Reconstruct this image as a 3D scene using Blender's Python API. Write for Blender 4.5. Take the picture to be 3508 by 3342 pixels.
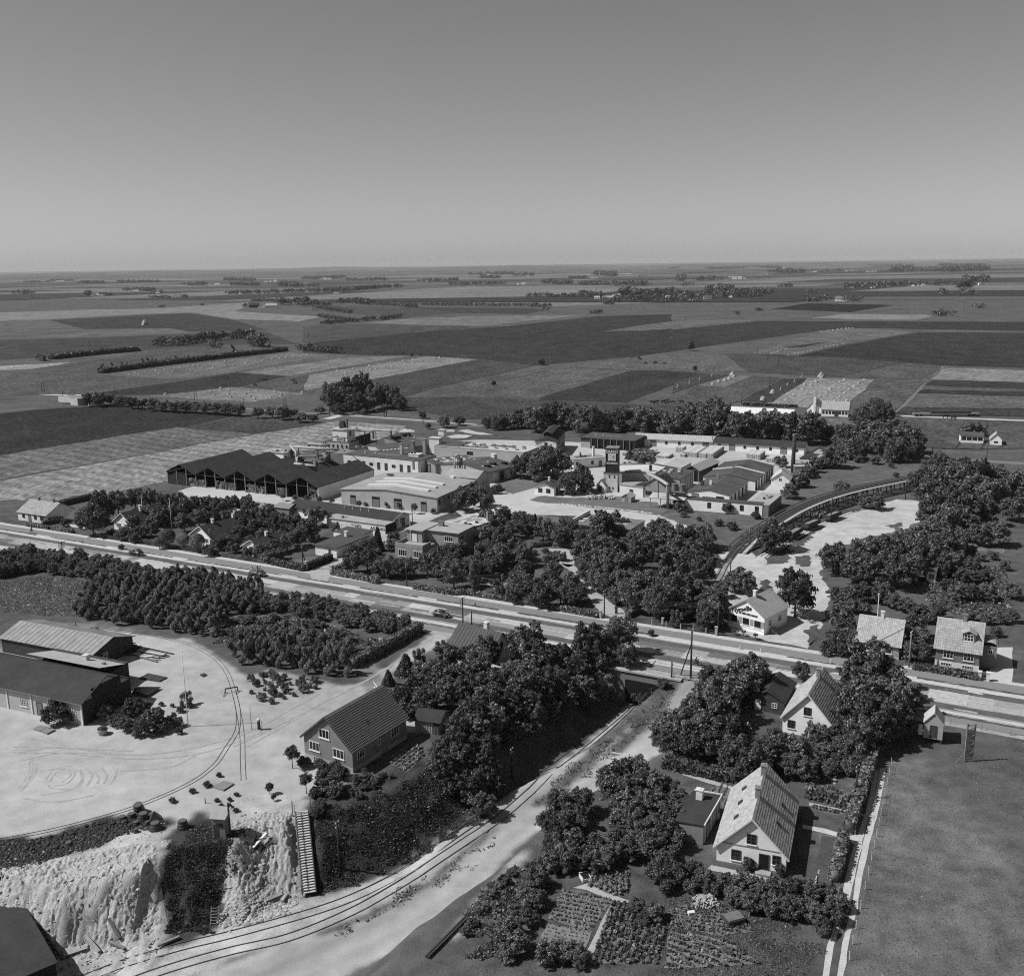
import bpy, math, random
import numpy as np
from mathutils import Vector, Matrix
for o in list(bpy.data.objects): bpy.data.objects.remove(o)
SC = bpy.context.scene
COL = SC.collection
rng = random.Random(7)
# ------------------------------------------------------------------ camera
PW, PH, FPX, HC, YH = 3508., 3342., 3430., 72.0, 906.0
ROLL = math.radians(0.78)
TH = math.atan((PH/2-YH)*math.cos(ROLL)/FPX)
cam = bpy.data.cameras.new('camera'); cam_ob = bpy.data.objects.new('camera', cam); COL.objects.link(cam_ob)
cam.sensor_width = 36.0; cam.lens = 36.0*FPX/PW; cam.clip_start = 1.0; cam.clip_end = 120000
_r0, _u0, _f = Vector((1,0,0)), Vector((0,math.sin(TH),math.cos(TH))), Vector((0,math.cos(TH),-math.sin(TH)))
_c, _s = math.cos(ROLL), math.sin(ROLL)
_r = _r0*_c-_u0*_s; _u = _r0*_s+_u0*_c
cam_ob.matrix_world = Matrix(((_r.x,_u.x,-_f.x,0),(_r.y,_u.y,-_f.y,0),(_r.z,_u.z,-_f.z,HC),(0,0,0,1)))
SC.camera = cam_ob
# ------------------------------------------------------------------ light
SUN_EL = math.radians(48.0); SH = Vector((1.0, 0.10, 0)).normalized()       # where shadows fall
to_sun = Vector((-SH.x*math.cos(SUN_EL), -SH.y*math.cos(SUN_EL), math.sin(SUN_EL)))
w = bpy.data.worlds.new('World'); SC.world = w; w.use_nodes = True
nt = w.node_tree; bg = nt.nodes['Background']
sky = nt.nodes.new('ShaderNodeTexSky'); sky.sky_type = 'NISHITA'; sky.sun_disc = False
sky.sun_elevation = SUN_EL; sky.sun_rotation = math.atan2(to_sun.x, to_sun.y)
sky.altitude = 900; sky.air_density = 1.0; sky.dust_density = 1.15; sky.ozone_density = 1.0
sep = nt.nodes.new('ShaderNodeSeparateColor'); nt.links.new(sky.outputs[0], sep.inputs[0])
m1 = nt.nodes.new('ShaderNodeMath'); m1.operation = 'MULTIPLY'; m1.inputs[1].default_value = .40    # black-and-white film behind a yellow filter
nt.links.new(sep.outputs[0], m1.inputs[0])
m2 = nt.nodes.new('ShaderNodeMath'); m2.operation = 'MULTIPLY_ADD'; m2.inputs[1].default_value = .58; nt.links.new(sep.outputs[1], m2.inputs[0]); nt.links.new(m1.outputs[0], m2.inputs[2])
nt.links.new(m2.outputs[0], bg.inputs['Color']); bg.inputs['Strength'].default_value = 0.082
sl = bpy.data.lights.new('sun', 'SUN'); sl.energy = 5.0; sl.angle = math.radians(0.5); sl.color = (1,1,1)
so = bpy.data.objects.new('sun', sl); COL.objects.link(so); so.location = (-100,-20,150)
so.rotation_euler = (-to_sun).to_track_quat('-Z','Y').to_euler()
vs = SC.view_settings; vs.view_transform = 'Standard'; vs.look = 'None'; vs.exposure = 0.0; vs.gamma = 1.0; vs.use_curve_mapping = False
SC.cycles.max_bounces = 4; SC.cycles.diffuse_bounces = 1; SC.cycles.glossy_bounces = 2; SC.cycles.transparent_max_bounces = 6
SC.cycles.transmission_bounces = 2; SC.cycles.adaptive_threshold = .02; SC.cycles.use_denoising = False; SC.cycles.pixel_filter_type = 'BLACKMAN_HARRIS'; SC.cycles.filter_width = 1.1; SC.cycles.sample_clamp_indirect = 1.5; SC.cycles.volume_bounces = 0
# ------------------------------------------------------------------ photo pixels -> ground
FR = dict(D=(0,0,1.78162),a=(0,850,.60945),b=(1100,850,.60945),c=(2300,850,.61351),d=(0,1450,.457085),e=(800,1400,.457085),
  f=(1600,1400,.457085),g=(2400,1350,.56272),h=(0,1700,.457085),i=(800,1700,.457085),j=(1600,1800,.457085),k=(2400,1800,.56272),
  l=(0,2100,.457085),m=(800,2100,.457085),n=(1600,2150,.457085),o=(2200,2150,.6643),p=(0,2550,.457085),q=(800,2550,.457085),
  r=(1600,2550,.457085),s=(2400,2500,.56272),t=(920,1430,.24378),u=(1300,1430,.24378),v=(1750,1430,.24378),w=(2020,1500,.24378),x=(2380,1560,.24378),
  y=(560,1560,.25394),z=(1780,1700,.24378))
def src(fr, x, y): a = FR[fr]; return a[0]+x*a[2], a[1]+y*a[2]
def P(x, y, z=0.):
 u, v = x-PW/2, y-PH/2
 u2 = u*_c-v*_s; v2 = u*_s+v*_c
 d = (u2, FPX*math.cos(TH)-v2*math.sin(TH), -FPX*math.sin(TH)-v2*math.cos(TH))
 t = (z-HC)/d[2]
 return Vector((d[0]*t, d[1]*t, z))
def Q(fr, x, y, z=0.): return P(*src(fr, x, y), z)
def pxm(v):                                   # photo pixels per metre at a place
 f = v.y*math.cos(TH)-(v.z-HC)*math.sin(TH); return FPX/f
def G(fr, x, y):                              # pixel -> point on the terrain
 z = 0.
 for _ in range(12):
  p = Q(fr, x, y, z); z = 0.5*z+0.5*float(hgt(p.x, p.y))
 return Q(fr, x, y, z)
def pix_y(v):
 X, Y, Z = v.x, v.y, v.z-HC
 f = Y*math.cos(TH)-Z*math.sin(TH); dn = -Y*math.sin(TH)-Z*math.cos(TH)
 return -(X/f*FPX)*_s+(dn/f*FPX)*_c+PH/2
def tall(base, fr, y):                        # height of the point above base seen at that pixel row
 yy = src(fr, 0, y)[1]; lo, hi = 0., 60.
 for _ in range(40):
  m = (lo+hi)/2
  if pix_y(base+Vector((0,0,m))) > yy: lo = m
  else: hi = m
 return lo
# ------------------------------------------------------------------ scene helpers
def tag(o, label=None, cat=None, group=None, kind=None):
 if label: o['label'] = label
 if cat: o['category'] = cat
 if group: o['group'] = group
 if kind: o['kind'] = kind
 return o
def empty(name, loc=(0,0,0), rz=0., parent=None):
 o = bpy.data.objects.new(name, None); COL.objects.link(o); o.location = loc; o.rotation_euler = (0,0,rz); o.empty_display_size = .2
 if parent: o.parent = parent
 return o
def mob(name, me, parent=None, mat=None, loc=None, rz=0.):
 if mat is not None and not me.materials: me.materials.append(mat)
 o = bpy.data.objects.new(name, me); COL.objects.link(o)
 if parent is not None: o.parent = parent
 if loc is not None: o.location = loc
 if rz: o.rotation_euler = (0,0,rz)
 return o
def copy_tree(o, parent=None):
 c = o.copy(); COL.objects.link(c)
 if parent is not None: c.parent = parent
 for ch in o.children: copy_tree(ch, c)
 return c
class MB:
 def __init__(s): s.v = []; s.f = []
 def add(s, vs, fs):
  b = len(s.v); s.v += [tuple(q) for q in vs]; s.f += [tuple(i+b for i in f) for f in fs]; return s
 def box(s, c, size, rz=0., rx=0., ry=0.):
  x, y, z = (k/2 for k in size)
  R = Matrix.Rotation(rz,3,'Z') @ Matrix.Rotation(ry,3,'Y') @ Matrix.Rotation(rx,3,'X') if (rz or rx or ry) else None
  pts = [Vector((a,b,d)) for a in (-x,x) for b in (-y,y) for d in (-z,z)]
  if R: pts = [R @ p for p in pts]
  c = Vector(c)
  return s.add([p+c for p in pts], [(0,1,3,2),(4,6,7,5),(0,4,5,1),(2,3,7,6),(0,2,6,4),(1,5,7,3)])
 def bar(s, a, b, w, h=None):              # square bar from a to b
  a, b = Vector(a), Vector(b); h = h or w; d = (b-a)
  L = d.length
  if L < 1e-6: return s
  d /= L
  up = Vector((0,0,1)) if abs(d.z) < .95 else Vector((0,1,0))
  r = d.cross(up).normalized()*w/2; u = r.cross(d).normalized()*h/2
  return s.add([a-r-u,a+r-u,a+r+u,a-r+u,b-r-u,b+r-u,b+r+u,b-r+u], [(0,3,2,1),(4,5,6,7),(0,1,5,4),(1,2,6,5),(2,3,7,6),(3,0,4,7)])
 def tube(s, pts, rad, n=8, caps=True):    # round tube through points, rad number or list
  pts = [Vector(p) for p in pts]; m = len(pts)
  rad = [rad]*m if not hasattr(rad,'__len__') else rad
  b = len(s.v)
  for i, p in enumerate(pts):
   d = (pts[min(i+1,m-1)]-pts[max(i-1,0)]).normalized()
   up = Vector((0,0,1)) if abs(d.z) < .9 else Vector((1,0,0))
   r = d.cross(up).normalized(); u = r.cross(d)
   for k in range(n):
    a = 2*math.pi*k/n; s.v.append(tuple(p+(r*math.cos(a)+u*math.sin(a))*rad[i]))
  for i in range(m-1):
   for k in range(n):
    k2 = (k+1)%n; s.f.append((b+i*n+k, b+i*n+k2, b+(i+1)*n+k2, b+(i+1)*n+k))
  if caps:
   s.f.append(tuple(b+k for k in range(n-1,-1,-1))); s.f.append(tuple(b+(m-1)*n+k for k in range(n)))
  return s
 def prism(s, poly, z0, z1):               # vertical prism over an xy polygon
  n = len(poly)
  area = sum(poly[i][0]*poly[(i+1)%n][1]-poly[(i+1)%n][0]*poly[i][1] for i in range(n))
  if area < 0: poly = poly[::-1]
  vs = [(p[0],p[1],z0) for p in poly]+[(p[0],p[1],z1) for p in poly]
  return s.add(vs, [tuple(range(n-1,-1,-1)), tuple(range(n,2*n))]+[(i,(i+1)%n,n+(i+1)%n,n+i) for i in range(n)])
 def slab(s, quad, th):                    # thick plate hanging below a quad
  a, b, c, d = (Vector(p) for p in quad)
  nn = (b-a).cross(d-a).normalized()
  if nn.z < 0: a, b, c, d = d, c, b, a; nn = -nn
  lo = [p-nn*th for p in (a,b,c,d)]
  return s.add([a,b,c,d]+lo, [(0,1,2,3),(7,6,5,4),(0,4,5,1),(1,5,6,2),(2,6,7,3),(3,7,4,0)])
 def mesh(s, name='mesh', smooth=False):
  me = bpy.data.meshes.new(name); me.from_pydata(s.v, [], s.f); me.update()
  if smooth: me.polygons.foreach_set('use_smooth', [True]*len(me.polygons))
  return me
 def build(s, name, mat, parent=None, loc=None, rz=0., smooth=False):
  return mob(name, s.mesh(name, smooth), parent, mat, loc, rz)
def np_mesh(name, V, F):
 me = bpy.data.meshes.new(name); V = np.asarray(V, dtype=np.float32); F = np.asarray(F, dtype=np.int32)
 k = F.shape[1]
 me.vertices.add(len(V)); me.vertices.foreach_set('co', V.ravel())
 me.loops.add(F.size); me.loops.foreach_set('vertex_index', F.ravel())
 me.polygons.add(len(F)); me.polygons.foreach_set('loop_start', np.arange(0, F.size, k, dtype=np.int32))
 me.update(calc_edges=True); me.validate(); return me
# ------------------------------------------------------------------ materials (all greys: the photograph is black-and-white)
MATS = {}
def mat(name, a, var=.18, scale=1.0, stretch=(1,1,1), rough=.9, bump=0., big=0., fine=0., spec=.2, metal=0., obj=False, isl=0., rows=0.):
 """a: albedo, var: share of tone variation, scale: noise per metre, big: slow variation, fine: fast grain"""
 if name in MATS: return MATS[name]
 m = bpy.data.materials.new(name); m.use_nodes = True; MATS[name] = m
 t = m.node_tree; N = t.nodes; L = t.links; B = N['Principled BSDF']
 B.inputs['Roughness'].default_value = rough; B.inputs['Specular IOR Level'].default_value = spec; B.inputs['Metallic'].default_value = metal
 if obj: co = N.new('ShaderNodeTexCoord').outputs['Object']
 else: co = N.new('ShaderNodeNewGeometry').outputs['Position']
 mp = N.new('ShaderNodeMapping'); mp.inputs['Scale'].default_value = stretch; L.new(co, mp.inputs['Vector'])
 val = None
 def nz(sc, amt, det):
  n = N.new('ShaderNodeTexNoise'); n.inputs['Scale'].default_value = sc; n.inputs['Detail'].default_value = min(det,3); n.inputs['Roughness'].default_value = .65
  L.new(mp.outputs[0], n.inputs['Vector'])
  r = N.new('ShaderNodeMapRange'); r.inputs[1].default_value = .25; r.inputs[2].default_value = .75
  r.inputs[3].default_value = 1-amt; r.inputs[4].default_value = 1+amt; L.new(n.outputs[0], r.inputs[0]); return r.outputs[0], n
 v, n0 = nz(scale, var, 5); outs = [v]
 if big: outs.append(nz(scale*.07, big, 3)[0])
 if fine: outs.append(nz(scale*9, fine, 2)[0])
 if isl:
  gi = N.new('ShaderNodeNewGeometry'); ri = N.new('ShaderNodeMapRange'); ri.inputs[3].default_value = 1-isl; ri.inputs[4].default_value = 1+isl; L.new(gi.outputs['Random Per Island'], ri.inputs[0]); outs.append(ri.outputs[0])
 if rows:
  wv = N.new('ShaderNodeTexWave'); wv.inputs['Scale'].default_value = rows; wv.inputs['Distortion'].default_value = 2.5; wv.inputs['Detail'].default_value = 2; wv.inputs['Detail Scale'].default_value = .6; m_r = N.new('ShaderNodeMapping'); m_r.inputs['Rotation'].default_value = (0,0,-.95); L.new(co, m_r.inputs['Vector']); L.new(m_r.outputs[0], wv.inputs['Vector'])
  rw = N.new('ShaderNodeMapRange'); rw.inputs[3].default_value = .84; rw.inputs[4].default_value = 1.14; L.new(wv.outputs['Fac'], rw.inputs[0]); outs.append(rw.outputs[0])
 cur = outs[0]
 for o2 in outs[1:]:
  mm = N.new('ShaderNodeMath'); mm.operation = 'MULTIPLY'; L.new(cur, mm.inputs[0]); L.new(o2, mm.inputs[1]); cur = mm.outputs[0]
 mm = N.new('ShaderNodeMath'); mm.operation = 'MULTIPLY'; mm.inputs[1].default_value = a; L.new(cur, mm.inputs[0])
 L.new(mm.outputs[0], B.inputs['Base Color'])
 if bump:
  b = N.new('ShaderNodeBump'); b.inputs['Strength'].default_value = 1.0; b.inputs['Distance'].default_value = bump
  L.new(n0.outputs[0], b.inputs['Height']); L.new(b.outputs[0], B.inputs['Normal'])
 return m
def leaf_mat(name, a, tr=.25, flower=0.):
 if name in MATS: return MATS[name]
 m = bpy.data.materials.new(name); m.use_nodes = True; MATS[name] = m
 t = m.node_tree; N = t.nodes; L = t.links; N.remove(N['Principled BSDF']); out = N['Material Output']
 g = N.new('ShaderNodeNewGeometry'); oi = N.new('ShaderNodeObjectInfo')
 n = N.new('ShaderNodeTexNoise'); n.inputs['Scale'].default_value = .9; n.inputs['Detail'].default_value = 3; L.new(g.outputs['Position'], n.inputs['Vector'])
 r = N.new('ShaderNodeMapRange'); r.inputs[1].default_value = .3; r.inputs[2].default_value = .7; r.inputs[3].default_value = .65; r.inputs[4].default_value = 1.4; L.new(n.outputs[0], r.inputs[0])
 r2 = N.new('ShaderNodeMapRange'); r2.inputs[3].default_value = .75; r2.inputs[4].default_value = 1.3; L.new(oi.outputs['Random'], r2.inputs[0])
 r3 = N.new('ShaderNodeMapRange'); r3.inputs[3].default_value = .4; r3.inputs[4].default_value = 1.75; L.new(g.outputs['Random Per Island'], r3.inputs[0])
 cur = None
 for q in (r.outputs[0], r2.outputs[0], r3.outputs[0]):
  mm = N.new('ShaderNodeMath'); mm.operation = 'MULTIPLY'
  if cur is None: mm.inputs[0].default_value = a
  else: L.new(cur, mm.inputs[0])
  L.new(q, mm.inputs[1]); cur = mm.outputs[0]
 if flower:
  c = N.new('ShaderNodeMath'); c.operation = 'GREATER_THAN'; c.inputs[1].default_value = 1-flower; L.new(g.outputs['Random Per Island'], c.inputs[0])
  mx = N.new('ShaderNodeMix'); L.new(c.outputs[0], mx.inputs[0]); L.new(cur, mx.inputs[2]); mx.inputs[3].default_value = .55; cur = mx.outputs[0]
 d = N.new('ShaderNodeBsdfDiffuse'); tl = N.new('ShaderNodeBsdfTranslucent'); ms = N.new('ShaderNodeMixShader'); ms.inputs[0].default_value = tr
 gl = N.new('ShaderNodeBsdfGlossy'); gl.inputs['Roughness'].default_value = .45; gl.inputs['Color'].default_value = (.5,.5,.5,1)
 m3 = N.new('ShaderNodeMixShader'); m3.inputs[0].default_value = .05
 L.new(cur, d.inputs['Color']); L.new(cur, tl.inputs['Color'])
 L.new(d.outputs[0], ms.inputs[1]); L.new(tl.outputs[0], ms.inputs[2]); L.new(ms.outputs[0], m3.inputs[1]); L.new(gl.outputs[0], m3.inputs[2]); L.new(m3.outputs[0], out.inputs['Surface'])
 return m
def ground_mat(name):
 m = bpy.data.materials.new(name); m.use_nodes = True; MATS[name] = m
 t = m.node_tree; N = t.nodes; L = t.links; B = N['Principled BSDF']; B.inputs['Roughness'].default_value = 1; B.inputs['Specular IOR Level'].default_value = .05
 at = N.new('ShaderNodeAttribute'); at.attribute_name = 'tone'; ak = N.new('ShaderNodeAttribute'); ak.attribute_name = 'wild'
 g = N.new('ShaderNodeNewGeometry')
 def nz(sc, det, ro=.6):
  n = N.new('ShaderNodeTexNoise'); n.inputs['Scale'].default_value = sc; n.inputs['Detail'].default_value = det; n.inputs['Roughness'].default_value = ro; L.new(g.outputs['Position'], n.inputs['Vector']); return n.outputs[0]
 def mth(op, a, b):
  q = N.new('ShaderNodeMath'); q.operation = op
  for i, x in enumerate((a, b)):
   if isinstance(x, (int,float)): q.inputs[i].default_value = x
   else: L.new(x, q.inputs[i])
  return q.outputs[0]
 n1, n2, n3, n4 = nz(.35, 3), nz(3.5, 3, .75), nz(.02, 2), nz(.11, 2)
 amp = mth('ADD', mth('MULTIPLY', ak.outputs['Fac'], 1.7), .35)
 s1 = mth('MULTIPLY', mth('SUBTRACT', n1, .5), amp); s2 = mth('MULTIPLY', mth('SUBTRACT', n2, .5), amp); s3 = mth('MULTIPLY', mth('SUBTRACT', n3, .5), .9)
 s4 = mth('MULTIPLY', mth('SUBTRACT', n4, .5), mth('ADD', mth('MULTIPLY', ak.outputs['Fac'], 1.1), .25)); tot = mth('ADD', mth('ADD', mth('ADD', s1, s2), mth('ADD', s3, s4)), 1.0)
 tot = mth('MAXIMUM', tot, .25)
 L.new(mth('MULTIPLY', at.outputs['Fac'], tot), B.inputs['Base Color'])
 b = N.new('ShaderNodeBump'); b.inputs['Distance'].default_value = .25; L.new(n2, b.inputs['Height']); L.new(mth('MULTIPLY', ak.outputs['Fac'], .8), b.inputs['Strength']); L.new(b.outputs[0], B.inputs['Normal'])
 return m
# ================================================================== terrain
DEP = -6.0                                     # floor of the quarry and the railway cutting
def seg_dist(X, Y, pts, closed=False):
 """distance to a polyline, and the parameter (index + fraction) of the closest point"""
 best = np.full(np.shape(X), 1e18); par = np.zeros(np.shape(X))
 n = len(pts)
 for i in range(n if closed else n-1):
  a, b = pts[i], pts[(i+1) % n]; dx, dy = b[0]-a[0], b[1]-a[1]; L2 = dx*dx+dy*dy+1e-12
  t = np.clip(((X-a[0])*dx+(Y-a[1])*dy)/L2, 0, 1); d = (X-a[0]-t*dx)**2+(Y-a[1]-t*dy)**2
  m = d < best; best = np.where(m, d, best); par = np.where(m, i+t, par)
 return np.sqrt(best), par
def inside(X, Y, pts):
 c = np.zeros(np.shape(X), bool); n = len(pts)
 for i in range(n):
  x1, y1 = pts[i][0], pts[i][1]; x2, y2 = pts[(i+1) % n][0], pts[(i+1) % n][1]
  if y1 == y2: continue
  c ^= ((y1 > Y) != (y2 > Y)) & (X < (x2-x1)*(Y-y1)/(y2-y1)+x1)
 return c
def hw_y(x, off=0.): return 194.0-0.52*x+off   # centre line of the highway
# foot of the slopes
LOW = [Q('p',*t,DEP) for t in ((-900,2300),(-300,1500),(300,1620),(700,1540),(1000,1490),(1180,1450),(1330,1400),(1640,1330))]
LOW += [Q('q',*t,DEP) for t in ((100,1330),(330,1170),(600,1120),(720,1100),(900,1050),(1200,940),(1500,780),(1760,590))]
LOW += [Q('n',*t,DEP) for t in ((470,1040),(700,860),(950,680),(1130,560),(1290,420))]
LOW += [Q('n',*t,DEP) for t in ((1400,400),(1440,470),(1330,620),(1130,810),(860,1010),(560,1250))]
LOW += [Q('q',*t,DEP) for t in ((1980,800),(1700,1010),(1300,1290),(900,1640),(600,2000),(-200,2600))]
RAMP = [(Q('q',-300,2000,DEP),-6.),(Q('q',500,1640,DEP),-6.),(Q('q',1150,1330,DEP),-6.),(Q('q',1600,1020,-5.6),-5.6),(Q('r',130,700,-5.),-5.),(Q('r',560,400,-4.4),-4.4),
  (Q('n',930,1080,-3.4),-3.4),(Q('n',1250,870,-2.3),-2.3),(Q('n',1450,680,-1.5),-1.5),(Q('n',1640,500,-.6),-.6),(Q('n',1780,375,0),0.)]
RAMPP = [p for p, z in RAMP]; RAMPZ = [z for p, z in RAMP]
def sst(t): t = np.clip(t, 0, 1); return t*t*(3-2*t)
def vnoise(X, Y, s, seed=0):
 x, y = np.asarray(X)*s+seed*17.3, np.asarray(Y)*s+seed*9.1
 xi, yi = np.floor(x), np.floor(y); fx, fy = x-xi, y-yi; fx = fx*fx*(3-2*fx); fy = fy*fy*(3-2*fy)
 def r(a, b): q = np.sin(a*127.1+b*311.7+seed*74.7)*43758.5453; return q-np.floor(q)
 return (r(xi,yi)*(1-fx)+r(xi+1,yi)*fx)*(1-fy)+(r(xi,yi+1)*(1-fx)+r(xi+1,yi+1)*fx)*fy
STAIR = [Q('q',512,515,0.), Q('q',570,1132,DEP)]
def hgt(X, Y):
 if isinstance(X, float) and (Y > 199.5-.3*X or X > 52 or Y < 40): return 0.
 X = np.asarray(X, float); Y = np.asarray(Y, float)
 d, _ = seg_dist(X, Y, LOW, True); ins = inside(X, Y, LOW)
 wd = 8.2+0*X
 wd = np.where(X < -46, 6.0, wd)
 nn = vnoise(X, Y, .35, 3)-.5
 dd = np.where(ins, 0, d)
 t = np.clip((dd+nn*1.2*np.minimum(dd,1))/wd, 0, 1)
 t = .5*t+.5*sst(t)
 # rubble cones at the foot
 h = DEP*(1-t)
 dr, par = seg_dist(X, Y, RAMPP)
 zr = np.interp(par, np.arange(len(RAMPZ)), RAMPZ)
 w_ = 1-sst((dr-4.2)/np.where(ins, 3.0, 5.5))
 h = h*(1-w_)+zr*w_
 hwd = (Y-(194-.52*X))/1.127                # the highway is carried level over the cutting
 k = sst((hwd+11.5)/1.2)
 h = np.where(Y > 200, 0, h*(1-k))
 sd_, sp_ = seg_dist(X, Y, STAIR)            # the bank is cut back under the stairs
 zs_ = STAIR[0].z+(STAIR[1].z-STAIR[0].z)*sp_-.12
 c_ = 1-sst((sd_-1.1)/1.2)
 return np.where((h > zs_) & (sp_ > .005) & (sp_ < .995), h*(1-c_)+zs_*c_, h)
# ---- one ground sheet to the horizon, fine where the cutting is
def spread(lo, hi, step, far):
 f = list(np.arange(lo, hi+1e-6, step)); a = lo; s = step; out = []
 while a > -far: s *= 1.6; a -= s; out.append(a)
 b = hi; s = step; o2 = []
 while b < far: s *= 1.6; b += s; o2.append(b)
 return np.array(out[::-1]+f+o2)
GX, GY = spread(-95, 55, .5, 70000), spread(60, 192, .5, 70000)
MX, MY = np.meshgrid(GX, GY); GZ = hgt(MX, MY)
FINE = (MX > -100) & (MX < 60) & (MY > 55) & (MY < 197)
# lumps on the quarry face and rubble
GRASS = .088
TONE = np.full(MX.shape, GRASS); WILD = np.full(MX.shape, .55)
def paint(fr, pts, tone, wild=.2, z=0., ragged=.6, on=None):
 poly = [Q(*((fr,)+tuple(t)+(z,))) if len(t) == 2 else Q(t[0], t[1], t[2], z) for t in pts]
 jx = (vnoise(MX, MY, .55, 5)-.5)*2*ragged+(vnoise(MX, MY, 1.7, 6)-.5)*ragged; jy = (vnoise(MX, MY, .55, 8)-.5)*2*ragged+(vnoise(MX, MY, 1.7, 9)-.5)*ragged
 m = inside(MX+jx, MY+jy, poly) & FINE
 TONE[m] = tone; WILD[m] = wild
def paint_line(pts, width, tone, wild=.2, ragged=.4):
 m = (seg_dist(MX+(vnoise(MX,MY,.6,11)-.5)*2*ragged, MY+(vnoise(MX,MY,.6,12)-.5)*2*ragged, pts)[0] < width/2) & FINE
 TONE[m] = tone; WILD[m] = wild
def offset_xy(ps, d):
 out = []
 for i, q in enumerate(ps):
  t = ps[min(i+1,len(ps)-1)]-ps[max(i-1,0)]; t.z = 0; t.normalize(); out.append(q+Vector((-t.y,t.x,0))*d)
 return out
SAND, SANDR, SOIL = .34, .30, .22
# the yard
paint('l', [(-400,30),(120,45),(560,95),(850,125),(1180,180),(1400,195),(1560,285),(1700,375),(1800,445),(1850,505),(1900,600),(1960,690),('m',300,690),('m',760,545),('m',880,530),('m',1020,500),('m',1500,150),('i',1600,960),('i',1700,1010),
   ('m',1230,420),('m',1120,560),('m',1220,790),('m',1380,800),('m',1400,900),('m',1230,880),('m',905,1010),('m',900,1200),('m',700,1400),('q',700,480),('q',560,450),('q',540,520),('q',480,530),('p',1800,560),('p',1500,640),('p',1250,760),('p',900,790),('p',450,890),('p',150,1050),('p',-500,1250)], SAND, .22)
paint('m', [(80,480),(250,420),(500,470),(760,530),(640,600),(420,680),(210,715),(120,620)], .30, .35)               # planted bed
paint('m', [(850,300),(1040,300),(1190,640),(1190,760),(1100,720),(1000,560)], .2, .4)
# quarry face and what lies round it
paint('p', [(-600,1050),(430,850),(1050,730),(1310,720),(1215,900),(1190,1130),(1250,1400),(1000,1520),(400,1700),(-600,1900)], .36, .55, -3, .8)
paint('p', [(-200,700),(300,680),(850,550),(1100,500),(1300,590),(1200,640),(950,640),(800,750),(450,840),(-200,1000)], .045, .9, 0, .8)        # dark slag and stone heap
paint('p', [(1500,600),(1760,640),(1790,800),(1700,1240),(1560,1370),(1280,1440),(1200,1200),(1190,950),(1300,760)], .050, 1.0, -2, .8)          # overgrown spur
paint('q', [(-90,620),(180,520),(480,520),(500,760),(540,1140),(300,1200),(-100,1330),(-60,1000)], .34, .5, -3, .7)
paint('q', [(0,760),(250,740),(430,830),(330,950),(60,1000),(-80,900)], .06, .9, -3, .7)
paint('q', [(560,520),(700,460),(1000,420),(1300,250),(1500,200),(1969,100),(1900,500),(1760,600),(1500,790),(1200,960),(900,1070),(610,1140)], .055, 1.0, -2.5, .7)     # overgrown bank
# track bed, strips and the road
paint('q', [(-900,1700),(0,1330),(600,1135),(900,1070),(1200,960),(1500,800),(1760,610),(1969,500),('n',900,860),('n',1130,650),('n',1300,500),('n',1440,470),('n',1330,600),('n',860,1000),('q',1969,640),('q',1400,1010),('q',900,1300),('q',0,1600),('q',-900,2000)], .40, .45, DEP, .5)
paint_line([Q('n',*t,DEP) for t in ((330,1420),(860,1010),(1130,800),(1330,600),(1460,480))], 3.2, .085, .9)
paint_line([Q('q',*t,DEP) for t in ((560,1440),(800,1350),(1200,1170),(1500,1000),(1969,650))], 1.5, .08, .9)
paint_line(RAMPP, 10.0, .35, .2, .4); paint_line(RAMPP, 7.0, .30, .12, .25); paint_line(offset_xy(RAMPP,.9), 1.2, .25, .15, .3); paint_line(offset_xy(RAMPP,-1.4), 1.2, .34, .15, .3)
paint_line([Q('n',*t,-3) for t in ((1100,950),(1250,830),(1400,690),(1560,500),(1640,440))], 2.2, .09, .8)
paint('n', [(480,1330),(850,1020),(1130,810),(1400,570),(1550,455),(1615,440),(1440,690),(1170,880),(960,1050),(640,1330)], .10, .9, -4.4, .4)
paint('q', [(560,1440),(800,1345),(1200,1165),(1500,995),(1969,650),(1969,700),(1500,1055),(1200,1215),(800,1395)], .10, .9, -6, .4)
paint('r', [(420,905),(470,915),(250,1250),(60,1480),(-60,1620),(-140,1600),(100,1280),(330,1000)], .33, .5, -2.5, .4)
# gardens east of the road
paint('r', [(470,915),(520,850),(900,600),(1300,200),(1800,350),(2400,700),(2400,1700),(0,1900),(70,1480)], .085, .9, -1, .6)
paint('s', [(660,500),(1060,180),(1969,100),(2200,700),(2200,1700),(900,1700),(880,1000)], .125, .75, 0, .4)           # pasture
GZ = GZ+np.where(FINE, 1, 0)*(vnoise(MX,MY,1.1,21)-.5)*np.clip(WILD-.4,0,1)*.9*np.clip(-GZ*2,0,1)*np.clip((GZ-DEP)*2,0,1)
face = inside(MX, MY, [Q('p',*t,-3) for t in ((-600,1000),(430,830),(1050,720),(1330,720),(1215,900),(1190,1130),(1250,1420),(1000,1560),(400,1750),(-600,1950))]) & FINE
GZ = GZ+face*((vnoise(MX*2.2,MY*.5,1.3,31)-.5)*1.3+(vnoise(MX,MY,2.3,33)-.5)*.5)*np.clip((GZ-DEP+.4)*1.2,0,1)*np.clip(-GZ*1.2,0,1)
def soften(A):
 B = A.copy(); B[1:-1,1:-1] = (A[1:-1,1:-1]*4+A[:-2,1:-1]*2+A[2:,1:-1]*2+A[1:-1,:-2]*2+A[1:-1,2:]*2+A[:-2,:-2]+A[2:,2:]+A[:-2,2:]+A[2:,:-2])/16; return np.where(FINE,B,A)
TONE = soften(TONE); WILD = soften(WILD)
ny, nx = MX.shape
idx = np.arange(ny*nx).reshape(ny, nx)
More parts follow.
